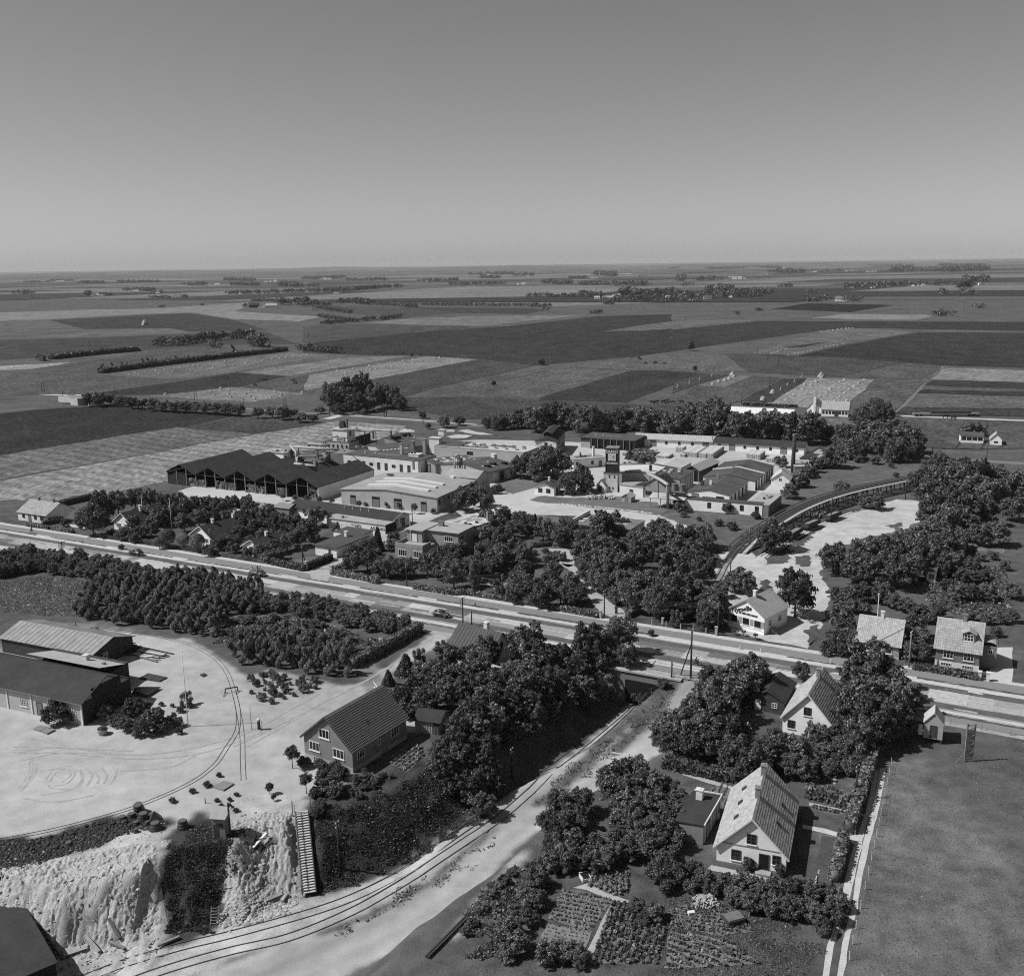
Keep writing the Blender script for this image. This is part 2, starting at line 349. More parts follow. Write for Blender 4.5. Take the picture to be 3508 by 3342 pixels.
Fq = np.stack([idx[:-1,:-1], idx[:-1,1:], idx[1:,1:], idx[1:,:-1]], -1).reshape(-1, 4)
me = np_mesh('ground', np.stack([MX,MY,GZ],-1).reshape(-1,3), Fq)
for nm, arr in (('tone',TONE),('wild',WILD)):
 at = me.attributes.new(nm,'FLOAT','POINT'); at.data.foreach_set('value', arr.ravel().astype(np.float32))
me.polygons.foreach_set('use_smooth', np.ones(len(Fq), bool))
mob('ground', me, None, ground_mat('ground'))['kind'] = 'structure'
# the raw quarry face, finely broken
def patch(name, poly, step, amp, tone, lift=.12, edge=1.0):
 ps = [Q(*t) for t in poly]; xs = np.arange(min(q.x for q in ps)-1, max(q.x for q in ps)+1, step); ys = np.arange(min(q.y for q in ps)-1, max(q.y for q in ps)+1, step)
 X, Y = np.meshgrid(xs, ys); ins = inside(X, Y, ps); d = seg_dist(X, Y, ps, True)[0]; k = np.where(ins, np.clip(d/edge,0,1), -np.clip(d/.5,0,1))
 Z = hgt(X, Y); N0 = vnoise(X,Y,.33,40)-.5; N1 = vnoise(X*2.4+N0*2,Y*.7,1.2,41)-.5; N2 = vnoise(X*3.,Y*1.7,1.5,43)-.5; N3 = vnoise(X,Y,3.7,47)-.5; N4 = vnoise(X,Y,7.3,48)-.5; rg = np.abs(vnoise(X*2.+N0*3,Y*.4,.9,45)-.5)
 Z = Z+lift*k+np.clip(k,0,1)*amp*(N0*.9+N1*.55+N2*.45+N3*.5+N4*.6-np.clip(.05-rg,0,1)*7)
 ny_, nx_ = X.shape; id_ = np.arange(ny_*nx_).reshape(ny_,nx_); Fq_ = np.stack([id_[:-1,:-1],id_[:-1,1:],id_[1:,1:],id_[1:,:-1]],-1).reshape(-1,4); keep = (k.ravel() > -.9)[Fq_].all(1)
 o = mob(name, np_mesh(name, np.stack([X,Y,Z],-1).reshape(-1,3), Fq_[keep]), None, mat(name, tone, var=.25, scale=1.1, fine=.35, bump=.07, rough=1., spec=.05)); o['kind'] = 'structure'; return o
patch('quarry_face',[('p',-700,1050,0),('p',430,850,0),('p',750,800,0),('p',1050,735,0),('p',1320,720,-.3),('p',1215,900,-2),('p',1190,1130,-3.6),('p',1250,1420,-6),('p',1000,1520,-6),('p',650,1600,-6),('p',350,1680,-6),('p',-500,1800,-6)],.12,.48,.36)
patch('quarry_slope',[('q',0,560,0),('q',180,520,0),('q',330,480,0),('q',480,520,0),('q',500,800,-3),('q',535,1130,-6),('q',300,1200,-6),('q',-60,1320,-6),('q',-110,1250,-6),('q',-60,1000,-4),('q',20,800,-2.4),('q',-60,640,-.6)],.12,.42,.33)
# ------------------------------------------------------------------ flat sheets
SHEETN = [0]
def ragged(poly, amp, step):
 out = []; n = len(poly)
 for i in range(n):
  a, b = Vector(poly[i]), Vector(poly[(i+1) % n]); L = (b-a).length; k = max(1, min(60, int(L/step)))
  for j in range(k):
   p = a.lerp(b, j/k)
   if amp: p = p+Vector((rng.uniform(-amp,amp), rng.uniform(-amp,amp), 0))
   out.append(p)
 return out
def sheet(name, pts, m, z=.004, fr=None, amp=0., step=3., parent=None, kind='structure'):
 poly = [Q(*((fr,)+tuple(t))) if len(t) == 2 else Q(*t) for t in pts] if not isinstance(pts[0], Vector) else pts
 poly = ragged(poly, amp, step)
 me = bpy.data.meshes.new(name); me.from_pydata([(p.x,p.y,z) for p in poly], [], [tuple(range(len(poly)))]); me.update()
 if me.polygons[0].normal.z < 0: me.flip_normals()
 o = mob(name, me, parent, m)
 if parent is None: o['kind'] = kind
 return o
def lin(t): t /= 255.; return t/12.92 if t < .04045 else ((t+.055)/1.055)**2.4
def field_mat(tone):
 a = lin(tone)*1.0
 k = 'field_%d' % (int(tone)//6*6)
 return mat(k, lin(int(tone)//6*6+3)*.88, rows=.045 if tone > 82 else 0., var=.34, scale=.06, big=.2, fine=.6, stretch=(1,.5,1), rough=1., spec=.05)
FIELDS = [
 (125,'a',[(-300,372),(500,345),(830,340),(1395,305),(1380,330),(1320,355),(1820,385),(1680,410),(1330,400),(1080,362),(800,370),(260,400),(-300,420)]),
 (60,'a',[(270,405),(1060,365),(1320,405),(1500,460),(1080,470),(900,450),(480,455)]),
 (95,'a',[(-300,420),(265,400),(470,455),(180,485),(-300,495)]),
 (100,'a',[(180,500),(560,460),(950,450),(1090,475),(760,485),(400,500)]),
 (66,'a',[(-300,520),(400,507),(1090,480),(1480,467),(1680,540),(1240,545),(860,570),(280,610),(-300,650)]),
 (140,'a',[(-300,680),(75,658),(400,640),(340,655),(170,680),(-300,700)]),
 (80,'a',[(200,682),(860,577),(1180,552),(1240,576),(1600,571),(1560,590),(600,690),(560,705),(470,705),(170,692)]),
 (106,'a',[(640,706),(1620,588),(1860,602),(1050,735),(560,722)]),
 (95,'a',[(1060,738),(1870,604),(1960,612),(1330,697)]),
 (85,'a',[(-300,700),(170,694),(550,712),(1060,738),(550,812),(330,822),(-300,840)]),
 (56,'a',[(560,815),(1330,700),(1620,720),(1350,778),(920,822),(650,827)]),
 (115,'a',[(1350,697),(1969,612),('b',490,606),('b',0,688),(1620,717)]),
 (82,'a',[(1360,778),(1630,722),('b',0,705),('b',0,785),(1760,813),(1530,793)]),
 (120,'b',[(-60,712),(600,609),(880,625),(270,740),(0,785),(-100,800)]),
 (118,'a',[(850,830),(1300,781),(1740,815),(1400,865),(1100,850)]),
 (53,'a',[(-300,960),(170,910),(600,885),(1350,935),(1040,1000),(690,1050),('d',-300,300)]),
 (70,'a',[(1050,1002),(1350,945),(1720,970),('e',640,120),('d',1900,78),('d',1340,28)]),
 (98,'d',[(-500,330),(240,200),(1340,30),(1890,80),(1150,220),(240,378),(-500,520)]),
 (128,'d',[(-500,530),(240,385),(1150,226),(1900,85),('e',640,122),('e',770,90),('e',1290,130),('e',1190,185),('e',900,300),('e',250,330),('d',1270,400),(1250,430),(690,550),(430,605),(100,575),(-500,640)]),
 (112,'b',[(240,420),(440,400),(830,383),(1500,375),(900,438),(560,432)]),
 (54,'b',[(0,527),(510,472),(1060,437),(1560,382),(1969,372),('c',0,460),('c',0,578),(1750,610),(1210,660),(870,623),(560,603),(200,600),(-100,585),(-100,540)]),
 (75,'b',[(-100,440),(240,425),(900,440),(0,525),(-100,535)]),
 (118,'b',[(800,320),(920,295),(1200,285),(1969,300),(1600,318),(1280,330),(1180,325)]),
 (62,'b',[(520,332),(1190,337),(1260,350),(1150,370),(640,362)]),
 (76,'b',[(-50,322),(500,332),(780,365),(480,392),(-50,352)]),
 (66,'b',[(880,627),(1200,662),(650,783),(460,836),(275,742)]),
 (84,'b',[(655,785),(1210,662),(1320,672),(820,798)]),
 (88,'b',[(825,802),(1322,674),(1730,692),(1200,850),(765,835)]),
 (58,'b',[(1215,850),(1740,688),(1969,692),('c',190,700),(1715,868)]),
 (92,'b',[(1340,668),(1969,592),('c',0,585),('c',300,596),('c',420,690),('c',0,688),(1969,690),(1740,685)]),
 (66,'b',[(300,880),(460,840),(760,838),(1200,853),(1710,876),(1969,885),('c',260,885),('c',100,960),(1500,960),(800,960)]),
 (100,'c',[('b',1590,467),('b',1800,434),(0,409),(280,398),(460,405),(0,450),('b',1800,464)]),
 (46,'c',[(560,340),(760,308),(1240,318),(1000,358)]),
 (122,'c',[(780,390),(960,368),(1430,372),(1460,380),(1370,402),(1100,400)]),
 (54,'c',[(0,456),(500,407),(1850,412),(2100,412),(2100,462),(1850,460),(1000,445),(830,460),(0,575)]),
 (97,'c',[(440,590),(840,463),(1000,449),(1370,468),(970,535),(700,600)]),
 (56,'c',[(600,558),(890,521),(730,555)]),
 (56,'c',[(710,601),(975,540),(1375,470),(2100,474),(2100,672),(1510,655),(1300,640)]),
 (72,'c',[(300,590),(440,592),(950,612),(1295,641),(930,718),(440,693),(425,692)]),
 (86,'c',[(935,720),(1300,646),(1508,657),(1440,734)]),
 (128,'c',[(1450,736),(1522,669),(2100,690),(2100,752)]),
 (60,'c',[(1422,765),(1450,739),(2100,754),(2100,790)]),(88,'c',[(1397,790),(1420,768),(2100,792),(2100,808)]),(56,'c',[(1380,808),(1396,792),(2100,810),(2100,832)]),
 (92,'c',[(1300,889),(1395,812),(2100,834),(2100,900)]),(60,'c',[(1252,925),(1298,891),(2100,902),(2100,944)]),
 (128,'c',[(545,868),(770,726),(1140,736),(1000,862),(995,905),(720,890)]),
 (86,'c',[(1005,865),(1148,738),(1425,741),(1228,924),(1030,905)]),
 (62,'c',[(400,852),(640,731),(762,728),(550,862)]),
 (102,'c',[(130,771),(330,713),(460,713),(300,778)]),(70,'c',[(0,812),(20,755),(180,702),(320,710),(120,770)]),
 (80,'c',[(0,872),(120,775),(300,781),(470,713),(630,727),(396,853),(280,882)]),
 (78,'c',[(1000,1059),(1240,942),(1850,965),(2100,975),(2100,1120),(1500,1120)]),
 (96,'c',[(820,955),(1230,945),(1100,1000),(880,1040)]),
]
for t, fr, pts in FIELDS: sheet('field', pts, field_mat(t), .02+.004*SHEETN[0], fr, 1.2, 25); SHEETN[0] += 1
r2 = random.Random(5)
for k in range(150):                           # the far patchwork of strips
 Y = 1900*math.exp(r2.random()*1.75); X = r2.uniform(-.62,.62)*Y; lw = r2.uniform(150,520)*(1+Y/7000); ld = r2.uniform(70,260)*(1+Y/5000)
 py = pix_y(Vector((X,Y,0)))
 if py > 1018: continue
 a = r2.uniform(-.35,.1); ca, sa = math.cos(a), math.sin(a)
 q = [Vector((X+u*lw*ca-v*ld*sa+v*ld*.5, Y+u*lw*sa+v*ld*ca, 0)) for u, v in ((-1,-1),(1,-1),(1,1),(-1,1))]
 t = r2.choice((58,64,72,78,84,96,108,118))
 sheet('field', q, field_mat(t), .26+.006*k, None, 0)
# low hills on the horizon
for (Y, x0, x1, hm, tone, sd) in ((9500,-9000,1500,62,.10,1),(12000,-11000,9000,80,.11,2),(15500,-12000,12000,112,.12,3)):
 mb = []; n = 90
 V = []; F4 = []
 for i in range(n+1):
  x = x0+(x1-x0)*i/n; e = math.sin(math.pi*i/n)**.5
  hh = .55*hm*e*(.35+.9*float(vnoise(x*.001, sd*3., 1.1, sd))+.12*float(vnoise(x*.006, sd, 1., sd)))
  for (dy, k) in ((-1500,0),(-500,.55),(0,1),(700,.8),(2500,0)): V.append((x, Y+dy, hh*k-(2 if k == 0 else 0)))
 for i in range(n):
  for j in range(4): a = i*5+j; F4.append((a,a+5,a+6,a+1))
 mob('hills', np_mesh('hills', V, F4), None, mat('hill_%d' % sd, tone, var=.35, scale=.0035, fine=.3, rough=1., spec=0))['kind'] = 'structure'
# ------------------------------------------------------------------ the highway
HU = Vector((1,-.52,0)).normalized(); HN = Vector((.52,1,0)).normalized(); HO = Vector((0,194,0))
def HW(s, n, z=0.): return HO+HU*s+HN*n+Vector((0,0,z))
def strip(name, s0, s1, n0, n1, m, z, amp=.06, step=2.5, parent=None):
 return sheet(name, [HW(s0,n0),HW(s1,n0),HW(s1,n1),HW(s0,n1)], m, z, None, amp, step, parent)
asph = mat('asphalt', .25, var=.12, scale=.6, big=.2, fine=.18, stretch=(1,1,1))
tar = mat('asphalt_dark', .095, var=.25, scale=.45, fine=.15); pale = mat('asphalt_pale', .46, var=.2, scale=.5, fine=.15)
pathm = mat('path_asphalt', .20, var=.1, scale=.5, fine=.12); gravel_l = mat('gravel_pale', .44, var=.15, scale=.8, fine=.2)
verge = mat('verge_grass', .075, var=.4, scale=1.2, fine=.4)
S0, S1 = -260, 230
hwy = strip('highway', S0, S1, -6.4, 6.2, asph, .030, .02)
strip('path', S0, S1, 7.2, 10.4, pathm, .026, .05); strip('path', S0, S1, 10.4, 12.0, gravel_l, .022, .15)
strip('path', S0, S1, -9.6, -7.2, pathm, .026, .08); strip('path', S0, S1, -11.2, -9.6, mat('gravel_grey', .3, var=.2, scale=.8), .022, .2)
strip('verge_gravel', S0, S1, 6.2, 7.2, gravel_l, .018, .1); strip('verge_gravel', S0, S1, -7.2, -6.4, gravel_l, .018, .1)
r2 = random.Random(11); s = S0
while s < S1:                                   # broken grass verge
 L = r2.uniform(14,34)
 for n0, n1 in ((6.45,7.05),(-7.35,-6.7)):
  if not (28 < s < 42 or -34 < s+L*.5 < -24): strip('verge', s+r2.uniform(0,3), s+L, n0+r2.uniform(-.1,.1), n1+r2.uniform(-.1,.25), verge, .036, .14, .8)
 s += L+r2.uniform(1,5)
strip('lane_wear', S0, S1, 2.5, 4.6, tar, .036, .22, 3., hwy); strip('lane_wear', S0, S1, -4.5, -2.3, tar, .036, .22, 3., hwy)
strip('lane_edge', S0, S1, 5.0, 6.15, pale, .036, .15, 3., hwy); strip('lane_edge', S0, S1, -6.3, -5.2, pale, .036, .15, 3., hwy)
s = S0
pm = [mat('road_patch_%d' % k, a, var=.2, scale=.9, fine=.2) for k, a in enumerate((.34,.40,.28,.20,.44,.13))]
while s < S1:                                   # patched concrete slabs between the lanes
 L = r2.uniform(3,8); z = .040
 for n0, n1 in ((-2.2,.1),(.1,2.4)):
  a = r2.random()
  if a < .8: strip('road_patch', s, s+L-.05, n0+r2.uniform(-.4,.1), n1+r2.uniform(-.1,.4), pm[int(r2.random()**1.5*6)], z+r2.uniform(0,.004), .1, 1.2, hwy)
 s += L
for k in range(70):
 s = r2.uniform(S0,S1); n0 = r2.uniform(-4.6,4.2); L = r2.uniform(1.5,7); strip('road_patch', s, s+L, n0, n0+r2.uniform(.25,.9), pm[r2.choice((0,3,5,5,4))], .048+.0004*k, .16, .7, hwy)
white = mat('road_paint', .62, var=.15, scale=2., fine=.2)
s = S0
while s < S1:
 L = r2.choice((6,9,9,16)); strip('lane_line', s, s+L, .05, .2, white, .080, 0, 3, hwy)
 if r2.random() < .5: strip('lane_line', s+2, s+2+L, 4.62, 4.74, white, .080, 0, 3, hwy)
 if r2.random() < .5: strip('lane_line', s+2, s+2+L, -4.72, -4.6, white, .080, 0, 3, hwy)
 s += L+r2.uniform(3,9)
# ================================================================== buildings
WHITE = mat('wall_white', .80, var=.10, scale=.5, big=.08, fine=.06); WHITE2 = mat('wall_limewash', .62, var=.16, scale=.45, fine=.08)
RENDER = mat('wall_render', .36, var=.14, scale=.4, fine=.1); RENDERD = mat('wall_render_dark', .2, var=.15, scale=.4, fine=.1)
BRICK = mat('wall_brick', .17, var=.14, scale=1.2, fine=.25); BRICKL = mat('wall_brick_pale', .27, var=.14, scale=1., fine=.2); BOARD = mat('wall_tarred_board', .035, var=.3, scale=2., stretch=(3,3,.3))
WOODP = mat('wall_pale_board', .34, var=.25, scale=1.5, stretch=(4,4,.3)); WOODG = mat('wood_grey', .2, var=.3, scale=2., stretch=(3,3,.5)); WOODD = mat('wood_dark', .05, var=.3, scale=2.)
FELT = mat('roof_felt', .040, var=.25, scale=.25, big=.2, fine=.15); FELT2 = mat('roof_felt_grey', .075, var=.25, scale=.2, big=.2, fine=.2); FELTL = mat('roof_felt_pale', .30, var=.16, scale=.2, big=.2, fine=.12)
FELTW = mat('roof_felt_white', .42, var=.14, scale=.2, big=.2, fine=.12)
SLATE = mat('roof_slate', .36, var=.12, scale=.8, fine=.15, isl=.16); PANTILE = mat('roof_pantile', .085, var=.2, scale=2., isl=.12); METALD = mat('roof_metal_dark', .05, var=.2, scale=.4, isl=.15, rough=.6)
ETERNIT = mat('roof_eternit', .31, var=.14, scale=.5, fine=.1, isl=.15); ETERNITL = mat('roof_eternit_pale', .36, var=.15, scale=.5, fine=.1, isl=.22)
GLASS = mat('window_glass', .018, var=.3, scale=.6, rough=.12, spec=.5); FRAMEW = mat('frame_white', .62, var=.06); FRAMED = mat('frame_dark', .06, var=.1); DOORM = mat('door_paint', .16, var=.15, scale=2., stretch=(4,4,.3)); DARK = mat('interior_dark', .012, var=.2)  # interior_dark: near-black colour standing in for unlit interiors
SKYL = mat('skylight_glass', .62, var=.05, rough=.3); CHIM = mat('chimney_brick', .2, var=.2, scale=3.); CHIMW = mat('chimney_white', .6, var=.1, scale=2.); IRON = mat('iron', .05, var=.3, scale=2., rough=.6); DUCT = mat('duct_metal', .34, var=.15, scale=1., rough=.5); DUCTG = mat('duct_grey', .16, var=.2, scale=1., rough=.6)
CONC = mat('concrete', .33, var=.15, scale=.8, fine=.1); INK = mat('lettering_dark', .03, var=.1); INKW = mat('lettering_white', .7, var=.05)
class Site:
 def __init__(s, A, B, C=None, D=None, ang=None, z=0.):
  gp = lambda t: G(*t) if z is None else Q(*t, z)
  A, B = (gp(t) if not isinstance(t, Vector) else t for t in (A, B))
  u = (B-A); u.z = 0
  if ang is not None: u = Vector((math.cos(math.radians(ang)), math.sin(math.radians(ang)), 0))
  u.normalize(); v = Vector((-u.y, u.x, 0))
  s.W = (B-A).dot(u); s.o = B-u*s.W; s.o.z = B.z; s.u, s.v = u, v; s.rz = math.atan2(u.y, u.x)
  if C is not None:
   C = gp(C) if not isinstance(C, Vector) else C; D = (C-B).dot(v)
  s.D = D
 def pt(s, x, y, z=0.): return s.o+s.u*x+s.v*y+Vector((0,0,z))
 def loc(s, p): d = p-s.o; return Vector((d.dot(s.u), d.dot(s.v), d.z))
 def H(s, x, y, fr, py): return tall(s.pt(x, y), fr, py)
class House:
 """parts are laid out in the building's own axes: x along the front, y away from the road, z up"""
 def __init__(s, name, label, cat, site, group=None):
  s.t = site; s.W, s.D = site.W, site.D; s.r = empty(name, site.o, site.rz); tag(s.r, label, cat, group)
 def mb(s): return MB()
 def put(s, mb, name, m, parent=None): return mb.build(name, m, parent or s.r)
 def walls(s, eave, ridge=None, axis='v', m=None, x0=0, x1=None, y0=0, y1=None, name='wall', rx=.5, z0=-.3, eave2=None):
  x1 = s.W if x1 is None else x1; y1 = s.D if y1 is None else y1; e2 = eave if eave2 is None else eave2
  mb = MB()
  if ridge is None:                        # flat or mono pitch: eave at the front/left, eave2 at the back/right
   if axis == 'u': top = [(x0,y0,eave),(x1,y0,eave),(x1,y1,e2),(x0,y1,e2)]
   else: top = [(x0,y0,eave),(x1,y0,e2),(x1,y1,e2),(x0,y1,eave)]
   mb.add([(x0,y0,z0),(x1,y0,z0),(x1,y1,z0),(x0,y1,z0)]+top, [(0,1,5,4),(1,2,6,5),(2,3,7,6),(3,0,4,7),(4,5,6,7)])
  elif axis == 'v':
   xm = x0+(x1-x0)*rx
   mb.add([(x0,y0,z0),(x1,y0,z0),(x1,y0,e2),(xm,y0,ridge),(x0,y0,eave),(x0,y1,z0),(x1,y1,z0),(x1,y1,e2),(xm,y1,ridge),(x0,y1,eave)],
       [(0,1,2,3,4),(9,8,7,6,5),(1,6,7,2),(5,0,4,9),(4,3,8,9),(3,2,7,8)])
  else:
   ym = y0+(y1-y0)*rx
   mb.add([(x0,y0,z0),(x0,y0,eave),(x0,ym,ridge),(x0,y1,e2),(x0,y1,z0),(x1,y0,z0),(x1,y0,eave),(x1,ym,ridge),(x1,y1,e2),(x1,y1,z0)],
       [(4,3,2,1,0),(5,6,7,8,9),(0,1,6,5),(9,8,3,4),(1,2,7,6),(2,3,8,7)])
  return s.put(mb, name, m)
 def roof(s, eave, ridge, axis, m, ov=.3, th=.14, x0=0, x1=None, y0=0, y1=None, rx=.5, eave2=None, og=None, name='roof', cover=None, lift=.03):
  x1 = s.W if x1 is None else x1; y1 = s.D if y1 is None else y1; e2 = eave if eave2 is None else eave2; og = ov if og is None else og
  out = []
  if axis == 'v':
   xm = x0+(x1-x0)*rx; k1 = (ridge-eave)/(xm-x0); k2 = (ridge-e2)/(x1-xm)
   qs = [[(x0-ov,y0-og,eave-k1*ov),(xm,y0-og,ridge),(xm,y1+og,ridge),(x0-ov,y1+og,eave-k1*ov)], [(xm,y0-og,ridge),(x1+ov,y0-og,e2-k2*ov),(x1+ov,y1+og,e2-k2*ov),(xm,y1+og,ridge)]]
   al = [(3,0,1,2),(1,2,3,0)]
  else:
   ym = y0+(y1-y0)*rx; k1 = (ridge-eave)/(ym-y0); k2 = (ridge-e2)/(y1-ym)
   qs = [[(x0-og,y0-ov,eave-k1*ov),(x1+og,y0-ov,eave-k1*ov),(x1+og,ym,ridge),(x0-og,ym,ridge)], [(x0-og,ym,ridge),(x1+og,ym,ridge),(x1+og,y1+ov,e2-k2*ov),(x0-og,y1+ov,e2-k2*ov)]]
   al = [(0,1,2,3),(2,3,0,1)]
  up = Vector((0,0,lift+th))
  mb = MB()
  for q in qs: mb.slab([Vector(p)+up for p in q], th)
  ro = s.put(mb, name, m)
  s.slopes = [[Vector(q[i])+up for i in a] for q, a in zip(qs, al)]     # eave a, eave b, ridge b, ridge a
  if cover:
   for k, sl in enumerate(s.slopes):
    if k in cover[1]: s.cover(ro, sl, cover[0], *cover[2:])
  return ro
 def cover(s, ro, sl, how, n, m, n2=0):
  a, b, c, d = sl; nn = (b-a).cross(d-a).normalized()
  if nn.z < 0: nn = -nn
  if how == 'panels':                     # upright sheets with a raised seam
   for i in range(n):
    t0, t1 = i/n, (i+1)/n; p = [a.lerp(b,t0),a.lerp(b,t1),d.lerp(c,t1),d.lerp(c,t0)]
    mb = MB().slab([q+nn*.03 for q in p], .02); mb.bar(p[0]+nn*.05, p[3]+nn*.05, .07, .07); s.put(mb, 'roof_panel', m, ro)
  elif how == 'courses':                  # pantiles, one course after another
   L = (b-a).length; nw = int(L/.30); hh = [0,.08,.12,.04]
   for j in range(n):
    t0, t1 = j/n, min(1,(j+1.18)/n); vs = []; fs = []
    for i in range(nw*4+1):
     w_ = i/(nw*4); z = hh[i % 4]
     vs += [a.lerp(b,w_).lerp(d.lerp(c,w_),t0)+nn*(z+.13), a.lerp(b,w_).lerp(d.lerp(c,w_),t1)+nn*(z+.02), a.lerp(b,w_).lerp(d.lerp(c,w_),t0)+nn*.005]
    for i in range(nw*4): k = i*3; fs += [(k,k+3,k+4,k+1),(k+2,k+5,k+3,k)]
    s.put(MB().add(vs, fs), 'tile_course', m, ro)
  elif how == 'slates':
   mb = MB(); r3 = random.Random(n)
   for j in range(n2):
    for i in range(n):
     o_ = .5*(j % 2)/n*0; t0, t1 = i/n+o_+.002, (i+1)/n+o_-.002; v0, v1 = j/n2, min(1,(j+1.06)/n2); h0 = .045+r3.uniform(-.008,.008)
     p = [a.lerp(b,t).lerp(d.lerp(c,t),v) for t, v in ((t0,v0),(t1,v0),(t1,v1),(t0,v1))]
     mb.add([p[0]+nn*h0,p[1]+nn*h0,p[2]+nn*.012,p[3]+nn*.012,p[0]+nn*.002,p[1]+nn*.002], [(0,1,2,3),(4,5,1,0),(0,3,4),(5,2,1)])
   o = s.put(mb, 'slate_covering', m, ro); o['kind'] = 'stuff'
 def flat(s, z, m, ov=.2, th=.18, x0=0, x1=None, y0=0, y1=None, z2=None, name='roof', axis='v', lift=.02):
  x1 = s.W if x1 is None else x1; y1 = s.D if y1 is None else y1; z2 = z if z2 is None else z2
  if axis == 'u': q = [(x0-ov,y0-ov,z),(x1+ov,y0-ov,z),(x1+ov,y1+ov,z2),(x0-ov,y1+ov,z2)]
  else: q = [(x0-ov,y0-ov,z),(x1+ov,y0-ov,z2),(x1+ov,y1+ov,z2),(x0-ov,y1+ov,z)]
  return s.put(MB().slab([Vector(p)+Vector((0,0,th+lift)) for p in q], th), name, m)
 def face(s, f, x0=0, x1=None, y0=0, y1=None):
  x1 = s.W if x1 is None else x1; y1 = s.D if y1 is None else y1
  return {'F':(Vector((x0,y0,0)),Vector((1,0,0)),Vector((0,-1,0))),'R':(Vector((x1,y0,0)),Vector((0,1,0)),Vector((1,0,0))),'L':(Vector((x0,y1,0)),Vector((0,-1,0)),Vector((-1,0,0))),'B':(Vector((x1,y1,0)),Vector((-1,0,0)),Vector((0,1,0)))}[f]
 def win(s, f, u, z, w, h, nx=2, ny=2, fm=None, sill=None, gm=None, name='window', **kw):
  o, d, n = s.face(f, **kw); up = Vector((0,0,1)); fm = fm or FRAMEW
  c = lambda a, b, k: o+d*(u+a)+up*(z+b)+n*k
  mb = MB(); t = .09
  def bx(a0, a1, b0, b1, k0, k1):
   q = [c(a,b,k) for a in (a0,a1) for b in (b0,b1) for k in (k0,k1)]
   mb.add(q, [(0,1,3,2),(4,6,7,5),(0,4,5,1),(2,3,7,6),(0,2,6,4),(1,5,7,3)])
  for a0, a1, b0, b1 in ((-w/2,-w/2+t,0,h),(w/2-t,w/2,0,h),(-w/2+t,w/2-t,0,t),(-w/2+t,w/2-t,h-t,h)): bx(a0,a1,b0,b1,-.02,.07)
  for i in range(1,nx): x = -w/2+w*i/nx; bx(x-.04,x+.04,t,h-t,-.02,.06)
  for j in range(1,ny): y = h*j/ny; bx(-w/2+t,w/2-t,y-.035,y+.035,-.02,.055)
  fo = s.put(mb, name, fm)
  mb = MB(); bx(-w/2+t*.5,w/2-t*.5,t*.5,h-t*.5,-.02,.02); s.put(mb, 'pane', gm or GLASS, fo)
  if sill: mb = MB(); bx(-w/2-.1,w/2+.1,-.12,-.002,-.02,.14); s.put(mb, 'sill', sill, fo)
  return fo
 def door(s, f, u, w, h, m=None, z=.05, leaves=1, light=0, fm=None, **kw):
  o, d, n = s.face(f, **kw); up = Vector((0,0,1)); c = lambda a, b, k: o+d*(u+a)+up*(z+b)+n*k
  mb = MB()
  def bx(a0, a1, b0, b1, k0, k1):
   q = [c(a,b,k) for a in (a0,a1) for b in (b0,b1) for k in (k0,k1)]
   mb.add(q, [(0,1,3,2),(4,6,7,5),(0,4,5,1),(2,3,7,6),(0,2,6,4),(1,5,7,3)])
  t = .1
  for a0, a1, b0, b1 in ((-w/2-t,-w/2,0,h+t),(w/2,w/2+t,0,h+t),(-w/2,w/2,h,h+t)): bx(a0,a1,b0,b1,-.02,.08)
  fo = s.put(mb, 'door', fm or FRAMED)
  hl = h*(1-light)
  for i in range(leaves): mb = MB(); bx(-w/2+w*i/leaves+.015,-w/2+w*(i+1)/leaves-.015,0,hl-.02,-.02,.04); s.put(mb, 'door_leaf', m or DOORM, fo)
  if light: mb = MB(); bx(-w/2,w/2,hl,h,-.02,.03); s.put(mb, 'pane', GLASS, fo)
  return fo
 def chimney(s, x, y, z0, z1, m=None, w=.6, d=.6, ro=None, cap=True):
  mb = MB().box((x,y,(z0+z1)/2),(w,d,z1-z0))
  o = s.put(mb, 'chimney', m or CHIM, ro)
  if cap and ro is None: s.put(MB().box((x,y,z1+.06),(w+.16,d+.16,.12)), 'chimney_cap', m or CHIM, o)
  elif cap: mb.box((x,y,z1+.06),(w+.16,d+.16,.12)).box((x,y,z1+.14),(w*.5,d*.5,.08)); me = mb.mesh('chimney'); me.materials.append(m or CHIM); o.data = me
  return o
 def text(s, txt, x, y, z, size, m, face='F', name='lettering', parent=None, ext=.02, shear=0., sx=1., rot=0.):
  cu = bpy.data.curves.new(name,'FONT'); cu.body = txt; cu.size = size; cu.extrude = ext; cu.align_x = 'CENTER'; cu.align_y = 'CENTER'; cu.shear = shear
  cu.offset = size*.02; cu.resolution_u = 3; cu.materials.append(m)
  tmp = bpy.data.objects.new(name+'_tmp', cu); me = bpy.data.meshes.new_from_object(tmp); bpy.data.objects.remove(tmp); me.name = name
  if not me.materials: me.materials.append(m)
  o = bpy.data.objects.new(name, me); COL.objects.link(o); o.parent = parent or s.r; o.location = (x,y,z); o.scale = (sx,1,1)
  o.rotation_euler = Matrix.Rotation(rot,4,'Y').to_euler() if False else (math.pi/2,-rot if face=='F' else 0,{'F':0,'R':math.pi/2}[face]); return o
def plinth(h_, m, hh=.5):
 mb = MB().box((h_.W/2,h_.D/2,hh/2-.15),(h_.W+.08,h_.D+.08,hh+.3)); return h_.put(mb,'plinth',m)
